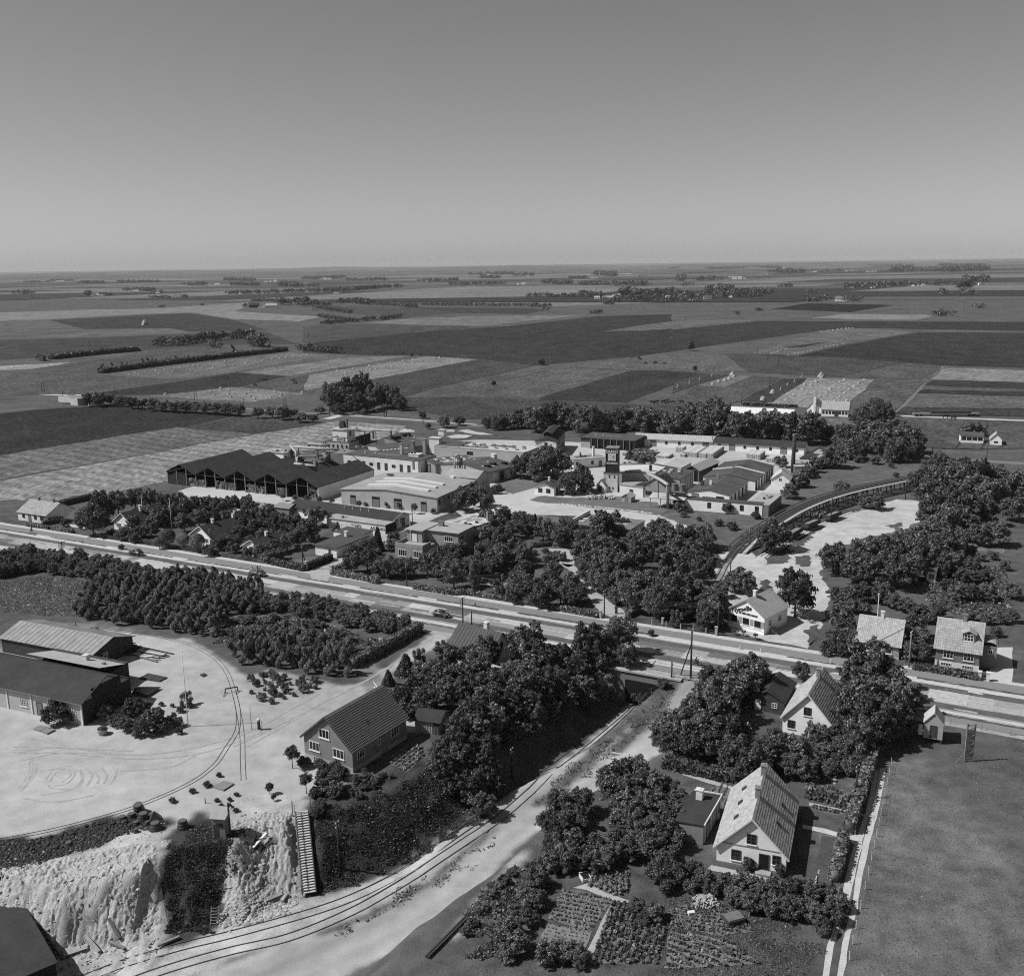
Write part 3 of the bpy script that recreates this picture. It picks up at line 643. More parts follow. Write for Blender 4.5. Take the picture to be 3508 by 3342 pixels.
# ---- white gabled house with two chimneys on the ridge
st = Site(('s',95,805),('s',515,885),D=14.0)
h = House('gabled_house','white gabled house with two ridge chimneys and pale slate roof beside the lane','house',st)
EV, RG = 2.55, 6.75
h.walls(EV,RG,'v',WHITE); plinth(h,RENDERD,.35)
ro = h.roof(EV,RG,'v',SLATE,.38,.14,cover=('slates',(0,1),30,SLATE,17))
for y, m_ in ((5.2,CHIM),(11.2,CHIM)): h.chimney(h.W/2,y,RG-.4,RG+1.35,m_,.62,.75,ro)
for k, (a,b,c,d) in enumerate(h.slopes):
 nn = (b-a).cross(d-a).normalized(); nn = nn if nn.z > 0 else -nn
 for t, v_ in (((.25,.5),(.5,.5),(.75,.5)) if k == 0 else ((.30,.42),(.62,.38))):
  p = a.lerp(b,t).lerp(d.lerp(c,t),v_)+nn*.1; e = (d-a).normalized(); q = (b-a).normalized()
  ro_w = h.put(MB().slab([p-e*.35-q*.3+nn*.1,p-e*.35+q*.3+nn*.1,p+e*.35+q*.3+nn*.1,p+e*.35-q*.3+nn*.1],.16),'roof_window',IRON,ro)
ro_b = h.put(MB().bar((-.4,-.36,EV-.35),(h.W/2,-.36,RG+.08),.06,.2).bar((h.W/2,-.36,RG+.08),(h.W+.4,-.36,EV-.35),.06,.2),'verge_board',FRAMEW,ro)
h.win('F',h.W*.50,3.35,1.15,1.35,2,3,FRAMED,WHITE); h.win('F',h.W*.285,.85,1.15,1.4,2,3,FRAMED,WHITE); h.win('F',h.W*.865,1.2,.95,1.25,2,2,FRAMED,WHITE)
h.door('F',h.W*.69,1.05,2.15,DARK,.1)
h.put(MB().box((h.W*.69,-.5,.06),(1.8,.9,.3)),'door_step',CONC); h.put(MB().bar((0,-.03,2.95),(h.W,-.03,2.95),.05,.1),'string_course',RENDERD)
for y in (3,7.5,11): h.win('R',y,.9,1.1,1.3,2,2)
hA = h
# flat-roofed outbuilding and yard shed west of it
st = Site(('r',1560,700),('r',1740,745),('r',1812,520)); st.W, st.D = 3.6, 8.0
h = House('outbuilding','low dark felt-roofed outbuilding with white verge and stout pale chimney behind the white gabled house','outbuilding',st)
h.walls(2.4,None,'v',RENDERD,eave2=2.7); ro = h.flat(2.42,FELT,.15,.12,z2=2.72)
h.put(MB().bar((h.W+.17,-.1,2.84),(h.W+.17,h.D+.15,2.84),.12,.22).bar((0,h.D+.17,2.7),(h.W+.2,h.D+.17,2.86),.12,.2),'verge_board',FRAMEW,ro)
h.chimney(1.3,6.2,2.3,4.0,CHIMW,.85,.7,ro); h.door('R',2.2,.9,2.,WOODG); h.win('R',5,1.,1.,.9); 
for y in (.8,3.6,6.6): h.put(MB().box((h.W+.03,y,1.2),(.05,.12,2.4)),'post',FRAMEW)
st = Site(('r',1810,700),('r',1900,720),D=3.2); st.W = 3.4; st.o = hA.t.pt(-6.0,7.2)
h = House('lean_to_shed','small lean-to shed with dark roof between outbuilding and white gabled house','shed',st); h.walls(1.9,None,'u',WOODD,eave2=2.3); ro = h.flat(1.92,FELT,.2,.1,z2=2.32,axis='u'); h.door('F',1.6,.9,1.75,WOODG)
h.put(MB().bar((0,-.22,2.0),(h.W,-.22,2.0),.08,.12),'gutter',FRAMEW,ro)
# ---- white house with steep grey roof among the trees
st = Site(('o',722,535),('o',972,585),D=11.5)
h = House('gabled_house','white gabled house with steep grey roof half hidden by the big lane-side tree','house',st)
E2, R2 = 2.7, 7.0
h.walls(E2,R2,'v',WHITE); ro = h.roof(E2,R2,'v',SLATE,.35,.14,cover=('slates',(0,1),24,SLATE,15))
h.chimney(h.W/2,7.6,R2-.3,R2+1.3,CHIM,.6,.7,ro); h.win('F',h.W*.5,3.5,1.15,1.35,2,3,FRAMED,WHITE); h.win('F',h.W*.18,.9,1.15,1.35,2,3,FRAMED,WHITE); h.win('F',h.W*.6,.9,1.15,1.35,2,3,FRAMED,WHITE); h.door('F',h.W*.82,1.,2.1,DOORM)
h.put(MB().bar((-.36,-.34,E2-.3),(h.W/2,-.34,R2+.08),.06,.2).bar((h.W/2,-.34,R2+.08),(h.W+.36,-.34,E2-.3),.06,.2),'verge_board',FRAMEW,ro)
h.walls(2.6,None,'v',WHITE,x0=h.W,x1=h.W+4.6,y0=4,y1=11.5,name='wing_wall',eave2=2.3); h.flat(2.75,ETERNITL,.25,.12,h.W+.1,h.W+4.6,4,11.5,2.4,name='wing_roof')
hB = h
st2 = Site(h.t.pt(-6.8,6.0),h.t.pt(-1.2,6.0),D=8.5); h = House('dark_outbuilding','tarred outbuilding with black felt roof beside the steep grey-roofed white house','outbuilding',st2)
h.walls(2.2,3.6,'v',WOODD); h.roof(2.2,3.6,'v',FELT,.25,.1); h.door('F',1.4,1.,1.9,FRAMEW); h.win('F',4.1,.9,.9,.9,2,2)
# ---- houses along the far side of the highway
def hw_site(A, B, D): return Site(A, B, D=D, ang=-27.5)
st = hw_site(('k',946,782),('k',1205,818),8.2)
h = House('brick_house','pale brick house with grey slate roof and flagpole at its front','house',st)
h.walls(2.7,6.3,'u',BRICKL); ro = h.roof(2.7,6.3,'u',SLATE,.4,.14,cover=('slates',(0,),26,SLATE,14)); h.chimney(h.W*.5,4.1,6.1,7.5,CHIMW,.6,.6,ro)
for u_ in (.28,.72): h.win('F',h.W*u_,.95,1.75,1.5,3,2,FRAMEW,FRAMEW)
plinth(h,RENDER,.5); h.put(MB().box((h.W-.2,.1,1.5),(.12,.1,2.7)),'downpipe',FRAMEW); h.door('R',4.2,1.,2.1)
h.put(MB().box((h.W+.9,4.2,.25),(1.8,1.6,.5)).box((h.W+.9,4.2,2.4),(1.8,1.7,.12)).box((h.W+1.7,3.5,1.3),(.12,.12,2.2)).box((h.W+1.7,4.9,1.3),(.12,.12,2.2)),'porch',RENDERD)
st = hw_site(('k',1424,855),('k',1690,890),8.6)
h = House('brick_house','dark brick house with dormer, pale cellar storey and grey eternit roof','house',st)
h.walls(3.6,7.7,'u',BRICK); ro = h.roof(3.6,7.7,'u',ETERNIT,.45,.14,cover=('slates',(0,),22,ETERNIT,12)); h.chimney(h.W*.58,4.3,7.5,8.9,CHIM,.7,.6,ro)
h.put(MB().box((h.W/2,h.D/2,.45),(h.W+.1,h.D+.1,1.3)),'cellar_wall',WHITE2)
for u_ in (.29,.76): h.win('F',h.W*u_,1.75,1.7,1.55,3,2,FRAMEW,FRAMEW)
for u_ in (.25,.74): h.win('F',h.W*u_,.28,1.7,.6,4,1,FRAMEW,None,y0=-.06)
dx, dy, dz = h.W*.72, 1.5, 4.9
dm = MB().box((dx,dy+.9,dz+.75),(2.1,2.4,1.7)); do = h.put(dm,'dormer',BRICK,ro)
h.put(MB().slab([(dx-1.3,dy-.6,dz+1.55),(dx,dy-.6,dz+2.15),(dx,dy+2.8,dz+2.15),(dx-1.3,dy+2.8,dz+1.55)],.1).slab([(dx,dy-.6,dz+2.15),(dx+1.3,dy-.6,dz+1.55),(dx+1.3,dy+2.8,dz+1.55),(dx,dy+2.8,dz+2.15)],.1),'dormer_roof',ETERNIT,do)
h.win('F',dx,dz+.15,1.6,1.3,3,2,FRAMEW,FRAMEW,y0=dy-.3)
h.put(MB().box((h.W-.15,.08,2.),(.12,.1,3.6)),'downpipe',FRAMEW)
h.walls(4.2,None,'u',BRICK,x0=h.W,x1=h.W+2.6,y0=2.5,y1=6.,name='porch_wall'); 
cv = MB(); aa = [(h.W+1.3+1.5*math.cos(t),4.2+.9*math.sin(t)) for t in np.linspace(0,math.pi,9)]
for i in range(8): cv.slab([(aa[i][0],2.3,aa[i][1]),(aa[i+1][0],2.3,aa[i+1][1]),(aa[i+1][0],6.2,aa[i+1][1]),(aa[i][0],6.2,aa[i][1])],.08)
h.put(cv,'porch_roof',ETERNIT); h.win('F',h.W+1.6,2.7,.8,.9,2,1,FRAMEW,None,y0=2.5)
# garden gate with white posts of that house
hD = h
# office of the stone works
st = Site(('k',165,607),('k',385,667),('k',437,572))
h = House('works_office','white gabled works office with shopfront windows and painted lettering on its gable','office',st)
E3, R3 = 3.6, 6.3
h.walls(E3,R3,'v',WHITE); ro = h.roof(E3,R3,'v',ETERNIT,.35,.12,cover=('panels',(0,1),9,ETERNIT)); h.chimney(h.W*.5,h.D*.35,R3-.2,R3+1.2,CHIMW,.6,.7,ro)
for u_ in (.17,.5,.82): h.win('F',h.W*u_,1.25,1.45,1.35,1,1,FRAMED,FRAMEW)
for u_ in (.05,.335,.66,.955): h.put(MB().box((h.W*u_,-.04,1.95),(.72,.06,1.3)),'panel',BRICKL)
h.text('Nymølle',h.W*.36,-.06,4.15,1.35,INK,shear=.35,rot=.30); h.text('SKÆRVEFABRIK',h.W*.56,-.06,3.45,.55,INK,sx=1.15); h.text('A/S',h.W*.52,-.06,5.0,.4,INK)
h.put(MB().box((h.W/2,-.03,.75),(h.W+.06,.06,.12)),'string_course',FRAMEW); h.win('R',2.2,1.4,1.2,1.2,2,2); h.win('R',6,1.4,1.2,1.2,2,2)
sm = MB()
for k in range(4): sm.box((h.W+.6+.3*k,h.D*.3,.9-.22*k),(.34,1.6,.22)).box((h.W+.6+.3*k,h.D*.3,.4-.11*k),(.30,1.5,.8-.22*k))
h.put(sm,'steps',CONC)
# dark metal-roofed cottage by the lane
st = Site(('D',857,1262),('D',933,1284),D=8.6)
st = Site(P(1535,2262),P(1668,2300),D=8.6)
h = House('metal_roofed_cottage','white cottage under a dark standing-seam metal roof with square white chimney','cottage',st)
E4, R4 = 2.5, 6.1
h.walls(E4,R4,'u',WHITE); ro = h.roof(E4,R4,'u',METALD,.45,.1,cover=('panels',(0,1),13,METALD)); h.chimney(h.W*.62,4.6,R4-.4,R4+1.2,CHIMW,.8,.8,ro)
h.win('F',2.2,1.,1.2,1.2); h.win('F',6.5,1.,1.2,1.2); h.win('R',4.3,3.1,1.1,1.2,2,2,FRAMED); h.door('R',2.,1.,2.)
h.walls(2.4,None,'v',WHITE,x0=h.W-.5,x1=h.W+7.2,y0=-6.2,y1=-1.6,name='annex_wall',eave2=2.1); h.flat(2.5,ETERNITL,.3,.1,h.W-.5,h.W+7.2,-6.2,-1.6,2.2,name='annex_roof'); h.chimney(h.W+2.2,-4,2.3,3.5,CHIMW,.5,.5)
# ---- the house with the dark pantile roof
st = Site(('m',537,1078),('m',897,1197),('m',1187,955)); st.D = 12.6
h = House('pantiled_house','grey rendered house with dark pantile roof and wide casement windows in its gable','house',st)
E5, R5 = 3.55, 7.6
h.walls(E5,R5,'v',mat('wall_grey', .19, var=.12, scale=.6, fine=.1)); plinth(h,RENDER,.75)
ro = h.roof(E5,R5,'v',PANTILE,.4,.12,cover=('courses',(0,1),18,PANTILE))
for x_, z_, w_ in ((.44,4.15,2.0),(.22,1.65,2.0),(.72,1.65,2.1)): h.win('F',h.W*x_,z_,w_,1.45,3,1,FRAMEW,FRAMEW)
h.win('F',h.W*.27,.15,1.3,.45,3,1,FRAMED); h.win('R',1.8,1.6,1.6,1.3,3,1,FRAMEW); h.win('R',9.8,1.7,1.8,1.6,3,1,FRAMEW); h.win('R',6,1.9,.6,.9,1,1); h.win('R',7.2,.1,1.3,.5,2,1,FRAMED)
h.put(MB().bar((-.42,-.4,E5-.25),(h.W/2,-.4,R5+.1),.06,.22).bar((h.W/2,-.4,R5+.1),(h.W+.42,-.4,E5-.25),.06,.22),'verge_board',WOODD,ro)
a,b,c,d = h.slopes[1]; nn = (b-a).cross(d-a).normalized(); nn = nn if nn.z > 0 else -nn
p = a.lerp(b,.45).lerp(d.lerp(c,.45),.45)+nn*.2; e = (d-a).normalized(); q = (b-a).normalized(); h.put(MB().slab([p-e*.5-q*.35,p-e*.5+q*.35,p+e*.4+q*.35,p+e*.4-q*.35],.2),'roof_window',IRON,ro)
hG = h
st = Site(('m',1362,888),('m',1545,912),D=4.2)
h = House('garden_shed','pale boarded garden shed with dark felt roof behind the pantiled house','shed',st); h.walls(2.1,3.0,'u',WOODP); h.roof(2.1,3.0,'u',FELT,.3,.1)
h.door('F',h.W*.87,.8,1.7,WOODD)
for k in range(9): h.put(MB().box((.4+k*(h.W-.8)/8,-.025,1.05),(.05,.05,2.1)),'batten',WOODP)
# ---- workshop in the yard
B_, C_ = ('l',630,842), ('l',990,650)
st = Site(('l',100,722),B_,C_); st.o = st.o-st.u*14; st.W += 14
h = House('workshop','long rendered workshop with dark felt roof facing the gravel yard','workshop',st)
E6 = h.t.H(h.W,0,'l',672); R6 = E6+2.6
h.walls(E6,R6,'v' if False else 'u',mat('workshop_wall',.40,var=.16,scale=.5,fine=.1)); ro = h.roof(E6,R6,'u',FELT,.45,.14)
for u_ in (h.W-21.5,h.W-13.2,h.W-2.3): h.win('F',u_,1.1,1.6,1.6,4,4,FRAMEW,FRAMEW)
h.door('F',h.W-9.6,1.1,2.3); 
for u_ in (h.W-17,h.W-11.4,h.W-7.5,h.W-.2): h.put(MB().box((u_,-.06,E6/2),(.3,.12,E6)),'pilaster',WHITE2)
h.put(MB().box((h.W+.03,h.D/2,E6/2),(.06,h.D-.1,E6)).box((h.W+.03,h.D/2,E6+.8),(.06,h.D*.6,1.6)),'gable_shade',BOARD); h.win('R',h.D*.72,2.2,1.7,1.4,3,2,FRAMED)  # near-black facing puts the shade of the gable into its colour
h.put(MB().bar((-.3,-.5,E6-.15),(h.W+.4,-.5,E6-.15),.12,.12),'gutter',DUCTG,ro)
hW = h
# pale sheet-roofed annexes behind it
ym = h.D
h.walls(2.9,None,'u',WOODD,x0=h.W-24,x1=h.W-6.5,y0=ym,y1=ym+6.2,name='annex_wall',eave2=3.6)
an = h.flat(E6+.1,ETERNITL,.3,.06,h.W-24,h.W-6.5,ym,ym+6.2,z2=3.5,name='annex_roof',axis='u') if False else None
mbq = []
for i in range(17):
 x0_ = h.W-24+i*17.5/17; o = h.put(MB().slab([(x0_,ym-.2,R6-1.6),(x0_+17.5/17-.03,ym-.2,R6-1.6),(x0_+17.5/17-.03,ym+6.6,3.2),(x0_,ym+6.6,3.2)],.05),'roof_sheet',ETERNITL)
h.chimney(h.W-13.5,ym+3.4,3.,4.9,WHITE2,.9,.8); h.chimney(h.W-8.5,ym+2.6,3.,4.5,CHIM,.5,.4)
st3 = Site(h.t.pt(h.W-40,ym+7.5),h.t.pt(h.W-16.5,ym+7.5),D=10); h = House('sheet_roofed_hall','low hall with streaked pale sheet roof behind the workshop','hall',st3)
h.walls(3.0,4.6,'u',WOODD); ro = h.roof(3.,4.6,'u',ETERNIT,.4,.08,cover=('panels',(0,1),20,mat('roof_sheet_weathered',.25,var=.25,scale=.5,isl=.4))); h.win('R',3,1.2,1.2,1.1,3,2)
# ---- small cottages by the highway, west
st = hw_site(('d',140,722),('d',352,755),10.); h = House('whitewashed_cottage','whitewashed cottage with pale grey roof and two chimneys next to the cornfield hedge','cottage',st)
h.walls(2.5,5.2,'u',WHITE2); ro = h.roof(2.5,5.2,'u',ETERNIT,.35,.12,cover=('slates',(0,),20,ETERNIT,10)); h.chimney(h.W*.28,5.,5.,6.1,CHIM,.7,.6,ro); h.chimney(h.W*.8,5.,5.,6.1,CHIM,.7,.6,ro)
for u_ in (.2,.62,.83): h.win('F',h.W*u_,.9,1.1,1.2,2,2,FRAMED)
h.door('F',h.W*.42,1.,2.); h.door('F',h.W*.93,.9,2.)
st = hw_site(('d',508,768),('d',585,782),9.); st.W = 6.5; h = House('cottage','small white cottage with dark hipped roof squeezed against a big tree','cottage',st)
h.walls(2.5,4.6,'u',WHITE,x1=7.5); ro = h.roof(2.5,4.6,'u',FELT2,.4,.12,x1=7.5); h.chimney(5.5,4.5,4.4,5.6,CHIMW,.6,.6,ro); h.win('F',1.6,.9,2.2,1.2,4,1,FRAMED); h.win('F',5.2,.9,1.4,1.2,3,1,FRAMED)
def bungalow(A, B, D, label, eave=2.4, ridge=5.0, ch=((.5,.3),), fm=FELT, wins=2):
 st = Site(A, B, D=D); h = House('bungalow',label,'bungalow',st); h.walls(eave,ridge,'v',WHITE); ro = h.roof(eave,ridge,'v',fm,.4,.12)
 for x_, y_ in ch: h.chimney(h.W*x_,D*y_,ridge-.6,ridge+1.1,CHIMW,.65,.65,ro)
 for k in range(wins): h.win('F',h.W*(k+.6)/(wins+.2),.8,1.9,1.2,4,1,FRAMEW)
 h.put(MB().bar((-.4,-.42,eave-.25),(h.W/2,-.42,ridge+.08),.06,.2).bar((h.W/2,-.42,ridge+.08),(h.W+.4,-.42,eave-.25),.06,.2),'verge_board',FRAMEW,ro); return h
bungalow(('d',858,790),('d',990,812),13.,'white bungalow with black roof and one chimney between two tall garden trees',ch=((.62,.45),))
bungalow(('d',1432,890),('d',1590,925),14.,'white bungalow with black roof and two chimneys behind round clipped trees',ch=((.5,.3),(.5,.8)))
bungalow(('e',70,1085),('e',210,1120),11.,'low creeper-clad bungalow with black roof and one wide white chimney',2.2,4.2,ch=((.5,.45),))
# flat-roofed white house by the works gate
st = Site(('e',622,1090),('e',775,1118),('e',985,1020),ang=-29); h = House('flat_roofed_house','white one-storey house with flat dark roof beside the factory driveway','house',st)
z4 = h.t.H(h.W,0,'e',1045); h.walls(z4-.1,None,'v',WHITE); ro = h.flat(z4-.05,FELT2,.4,.22); h.chimney(h.W*.35,h.D*.75,z4,z4+1.5,CHIMW,.8,.8,ro)
h.win('F',h.W*.68,.9,.9,1.2,1,1,FRAMEW); h.door('R',h.D*.42,.9,2.1,WOODD); h.win('R',h.D*.66,1.3,1.2,.7,2,1)
h.walls(z4-.4,None,'v',WHITE,x0=-4.5,x1=h.W*.6,y0=h.D,y1=h.D+6,name='wing_wall'); h.flat(z4-.38,FELT2,.3,.2,-4.5,h.W*.6,h.D+.42,h.D+6,name='wing_roof')
# modern brick villa with terrace
st = Site(('e',1212,1115),('e',1420,1142),D=6.5,ang=-26); h = House('brick_villa','two-storey brick villa with flat roofs and a balustraded corner terrace','villa',st)
VB = BRICKL
h.walls(3.1,None,'v',VB); h.flat(3.0,FELTL,0,.1,.3,h.W-.3,.3,h.D); h.put(MB().box((h.W/2,.12,3.5),(h.W,.24,1.)).box((.12,h.D/2,3.5),(.24,h.D-.5,1.)).box((h.W-.12,h.D/2-1.,3.5),(.24,h.D-2.5,1.)),'parapet',VB)
h.win('F',h.W*.27,.7,2.3,1.7,4,1,FRAMEW,FRAMEW); h.win('F',h.W*.82,.7,2.6,1.7,5,1,FRAMEW,FRAMEW)
ux0, ux1, uy0, uy1 = .6, h.W+6.2, 5.0, 13.0
h.walls(6.2,None,'v',VB,x0=ux0,x1=h.W*.62,y0=uy0,y1=uy1,name='upper_wall'); h.walls(6.0,None,'v',VB,x0=h.W*.62,x1=ux1,y0=uy0+2.2,y1=uy1+2.,name='upper_wall')
r1 = h.flat(6.25,ETERNIT,.5,.16,ux0,h.W*.62,uy0,uy1); h.flat(6.05,ETERNIT,.5,.16,h.W*.62+.55,ux1,uy0+2.2,uy1+2.); h.chimney(h.W*.62+2,uy0+6.5,6.1,7.4,BRICK,1.4,.8,r1)
h.door('F',h.W*.34,1.5,2.2,FRAMEW,3.3,2,y0=uy0); h.win('F',h.W+3.4,3.6,2.4,1.4,4,1,FRAMEW,FRAMEW,y0=uy0+2.2); h.win('R',2.,3.6,2.4,1.4,4,1,FRAMEW,None,x1=ux1,y0=uy0+2.2); h.win('R',7.5,4.,2.,1.,4,1,FRAMEW,None,x1=ux1,y0=uy0+2.2)
# raised transformer hut on the pasture
st = Site(('o',1447,585),('o',1545,602),D=3.0,ang=-24); h = House('raised_hut','small pale gabled hut raised on posts in the shade of the big tree','hut',st)
h.W = st.W; zb = .7
h.walls(3.3,4.9,'v',mat('hut_wall',.36,var=.1,scale=1.),z0=zb); h.roof(3.3,4.9,'v',FELTW,.15,.1)
for x_ in (.2,h.W-.2):
 for y_ in (.2,2.8): h.put(MB().box((x_,y_,.35),(.25,.25,1.2)),'post',WOODD)
h.door('F',h.W*.5,.8,1.9,FRAMED,.9); h.put(MB().box((-.45,.5,1.7),(.6,.7,1.4)),'switch_box',FRAMEW)
# white garden building ruin in the orchard
st = Site(('k',1300,350),('k',1430,352),D=5.,ang=-25); h = House('garden_house','roofless-looking white garden house with dark openings among fruit trees','garden house',st)
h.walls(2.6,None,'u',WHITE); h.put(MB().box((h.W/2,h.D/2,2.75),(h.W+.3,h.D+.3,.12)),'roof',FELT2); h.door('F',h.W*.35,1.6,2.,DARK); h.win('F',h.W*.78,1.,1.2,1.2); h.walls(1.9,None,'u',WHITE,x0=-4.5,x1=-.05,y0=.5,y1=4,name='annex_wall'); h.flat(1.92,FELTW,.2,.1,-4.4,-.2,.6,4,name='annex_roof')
h.put(MB().box((h.W/2,h.D+.1,3.5),(h.W,.25,1.4)),'gable_screen',WHITE)
# ================================================================== the factory
FA = -25.5
FELTROT = mat('roof_felt_worn',.12,var=.4,scale=.5,big=.2,fine=.2)
def blk(name, label, cat, A, B, C, top, kind='flat', rise=1.2, rm=None, wm=None, ov=.25, ang=FA, D=None, group=None, W=None, cover=None):
 """a block placed by the corners of its eaves, seen at height top"""
 st = Site(A, B, C, D, ang, z=top); st.o.z = 0.
 if W: st.o = st.o+st.u*(st.W-W); st.W = W
 h = House(name, label, cat, st, group); h.top = top
 if kind == 'flat':
  h.walls(top-.2,None,'v',wm or RENDER); h.ro = h.flat(top-.18,rm or FELT2,ov,.18); rp = random.Random(len(label)*7)
  for k in range(3): l_, d_ = rp.uniform(.15,.4)*h.W, rp.uniform(.12,.3)*h.D; h.put(MB().box((rp.uniform(.25,.75)*h.W,rp.uniform(.2,.8)*h.D,top+.03+.006*k),(l_,d_,.03)),'felt_patch',rp.choice((FELT2,FELTL,FELTROT)),h.ro)
  for k in range(2): h.put(MB().box((rp.uniform(.15,.85)*h.W,rp.uniform(.15,.85)*h.D,top+.3),(.6,.6,.6)),'roof_vent',rp.choice((IRON,RENDER)),h.ro)
 else: h.walls(top-.15,top-.15+rise,kind,wm or RENDER); h.ro = h.roof(top-.15,top-.15+rise,kind,rm or FELT2,ov,.14,cover=cover)
 return h
def vents(h, pts, z, m=FRAMEW, s=(.9,.7,.45)):
 for x, y in pts: h.put(MB().box((x,y,z+s[2]/2),s).box((x,y,z+s[2]+.03),(s[0]+.12,s[1]+.12,.06)),'roof_vent',m,h.ro)
# ---- five-bay storage shed
zE = 4.3
st = Site(('e',-490,560),('e',640,688),Q('e',1150,462,zE),ang=None)
h = House('storage_shed','black five-gabled storage shed with open bays full of bales','storage shed',st)
RZ = zE+3.0; nb = 5; bw = h.W/nb
mb = MB()
for i in range(nb):
 x0, x1, xm = i*bw, (i+1)*bw, (i+.5)*bw
 for q in ([(x0,-.6,zE),(xm,-.6,RZ),(xm,h.D,RZ),(x0,h.D,zE)], [(xm,-.6,RZ),(x1,-.6,zE),(x1,h.D,zE),(xm,h.D,RZ)]): mb.slab(q,.14)
ro = h.put(mb,'roof',FELT)
h.put(MB().box((h.W-.15,h.D/2,zE/2-.1),(.3,h.D,zE-.2)),'side_wall',WHITE2); h.put(MB().box((.15,h.D/2,zE/2-.1),(.3,h.D,zE-.2)),'side_wall',BOARD); h.put(MB().box((h.W/2,h.D-.2,zE/2),(h.W,.3,zE)),'back_wall',BOARD)
h.put(MB().box((h.W/2,9,zE/2),(h.W-.8,.3,zE)),'interior_shade_wall',DARK)  # added near-black wall, painting the shade deep in the bays
h.put(MB().box((bw*.33,.1,zE/2-.2),(bw*.66,.2,zE-.4)),'front_boarding',BOARD)
for i in range(nb):
 for u_ in (0,.33,.67): h.put(MB().box((i*bw+u_*bw+.15,0,(zE+(2. if u_ else 0))/2),(.25,.25,zE+(2. if u_ else 0))),'post',WOODG)
 h.put(MB().box((i*bw+bw/2,-.05,zE-.05),(bw*.98,.12,.2)),'tie_beam',WOODD)
 for sg in (0,1): h.put(MB().bar((i*bw+(0 if sg == 0 else bw),-.62,zE+.05),(i*bw+bw/2,-.62,RZ+.05),.08,.2),'barge_board',WOODD,ro)
r3 = random.Random(3); hs = h
bale = mat('straw_bale',.13,var=.35,scale=2.5,isl=.5)
for i, (a, b) in enumerate(((.68,1.3),(1.3,1.34),(1.64,2.0),(2.0,2.33),(2.68,3.0),(3.0,3.33),(3.68,4.),(4.67,5.),(1.02,1.28))):
 mb = MB()
 for k in range(int((b-a)*bw/.95)):
  for j in range(3 if i != 7 else 4):
   if r3.random() < .92: mb.box((a*bw+.6+k*.95,.9+r3.uniform(-.15,.15),.45+j*.85),(.9+r3.uniform(-.1,.06),1.1,.78),r3.uniform(-.12,.12))
 if mb.v:
  o = mb.build('bale_stack',bale,None,h.t.o,h.t.rz); tag(o,'stack of straw bales in an open bay of the black storage shed','bales','bale stacks in the storage shed')
# ---- the big pale hall
st = Site(('e',812,712),('e',1527,783),ang=None,D=10); zH = st.H(st.W,0,'e',668)
st = Site(('e',812,712),('e',1527,783),Q('e',1842,540,zH),ang=None)
h = House('factory_hall','large pale rendered hall with low gabled roof and three long white skylights','hall',st)
rz_ = st.H(st.W*.48,0,'e',604)
rz_ = max(zH+.9, rz_)
h.walls(zH-.1,rz_-.1,'v',RENDER,rx=.48); ro = h.ro = h.roof(zH-.1,rz_-.1,'v',FELTL,.3,.2,rx=.48)
def strips(h, zE, rz_, rx, ys, x0, x1, wd, m=SKYL, hgt_=.5):
 xm = h.W*rx; f = lambda x: zE+(rz_-zE)*(x/xm if x < xm else (h.W-x)/(h.W-xm))
 for y in ys:
  mb = MB()
  for a, b in ((x0,xm),(xm,x1)): mb.add([(a,y-wd/2,f(a)),(b,y-wd/2,f(b)),(b,y+wd/2,f(b)),(a,y+wd/2,f(a)),(a,y-wd/2,f(a)+hgt_),(b,y-wd/2,f(b)+hgt_),(b,y+wd/2,f(b)+hgt_),(a,y+wd/2,f(a)+hgt_)],[(4,5,6,7),(0,1,5,4),(1,2,6,5),(2,3,7,6),(3,0,4,7)])
  h.put(mb,'skylight',m,h.ro)
strips(h,zH+.1,rz_+.1,.48,(h.D*.2,h.D*.38,h.D*.56),h.W*.2,h.W*.84,1.5)
for u_, w_, hh in ((.125,1.7,3.),(.37,2.5,3.2),(.60,2.5,3.2),(.865,1.7,3.)): h.door('F',h.W*u_,w_,hh,DOORM,.05,2,.22)
for y_ in np.arange(1.6,h.D-1,2.9): h.win('R',y_,2.2,1.1,1.7,2,3,FRAMED)
h.put(MB().box((h.W/2,-.25,zH-.15),(.01,.01,.01)),'bracket',FRAMED) if False else None
h.put(MB().bar((h.W+.34,-.3,zH-.05),(h.W+.34,h.D,zH-.05),.14,.14),'gutter',FRAMED,ro)
for y_ in (.15,h.D*.4,h.D*.75): h.put(MB().box((h.W+.08,y_,zH/2),(.12,.12,zH)),'downpipe',FRAMEW)
hh_ = h
for (fr,x_,y_,z0,z1,w_) in (('u',580,745,0,1.3,.6),('u',705,755,0,2.4,.7),('u',480,700,0,2.6,.6)):
 p = h.t.loc(Q(fr,x_,y_,zH+1.)); h.put(MB().box((p.x,p.y,zH+.6+z1/2),(w_,w_,z1+.8)).box((p.x,p.y,zH+1.05+z1),(w_+.3,w_+.3,.12)),'roof_stack',CHIM,ro)
p = h.t.loc(Q('u',1025,845,zH+.7)); h.put(MB().box((p.x,p.y,zH+.8),(1.4,1.2,.8)),'roof_vent',FRAMEW,ro); p = h.t.loc(Q('u',150,800,zH+1)); h.put(MB().box((p.x,p.y,zH+1),(2.2,.8,.4)),'roof_vent',IRON,ro)
e = blk('hall_annex','raised end annex with pale pitched roof at the back of the large pale hall','annex',h.t.pt(h.W-11,h.D,zH+.8),h.t.pt(h.W+.4,h.D,zH+.8),None,zH+.8,'u',1.6,FELTL,RENDER,.3,None,9.5)
for y_ in (2,4.5,7): e.win('R',y_,2.4,1.2,1.5,2,2,FRAMEW)
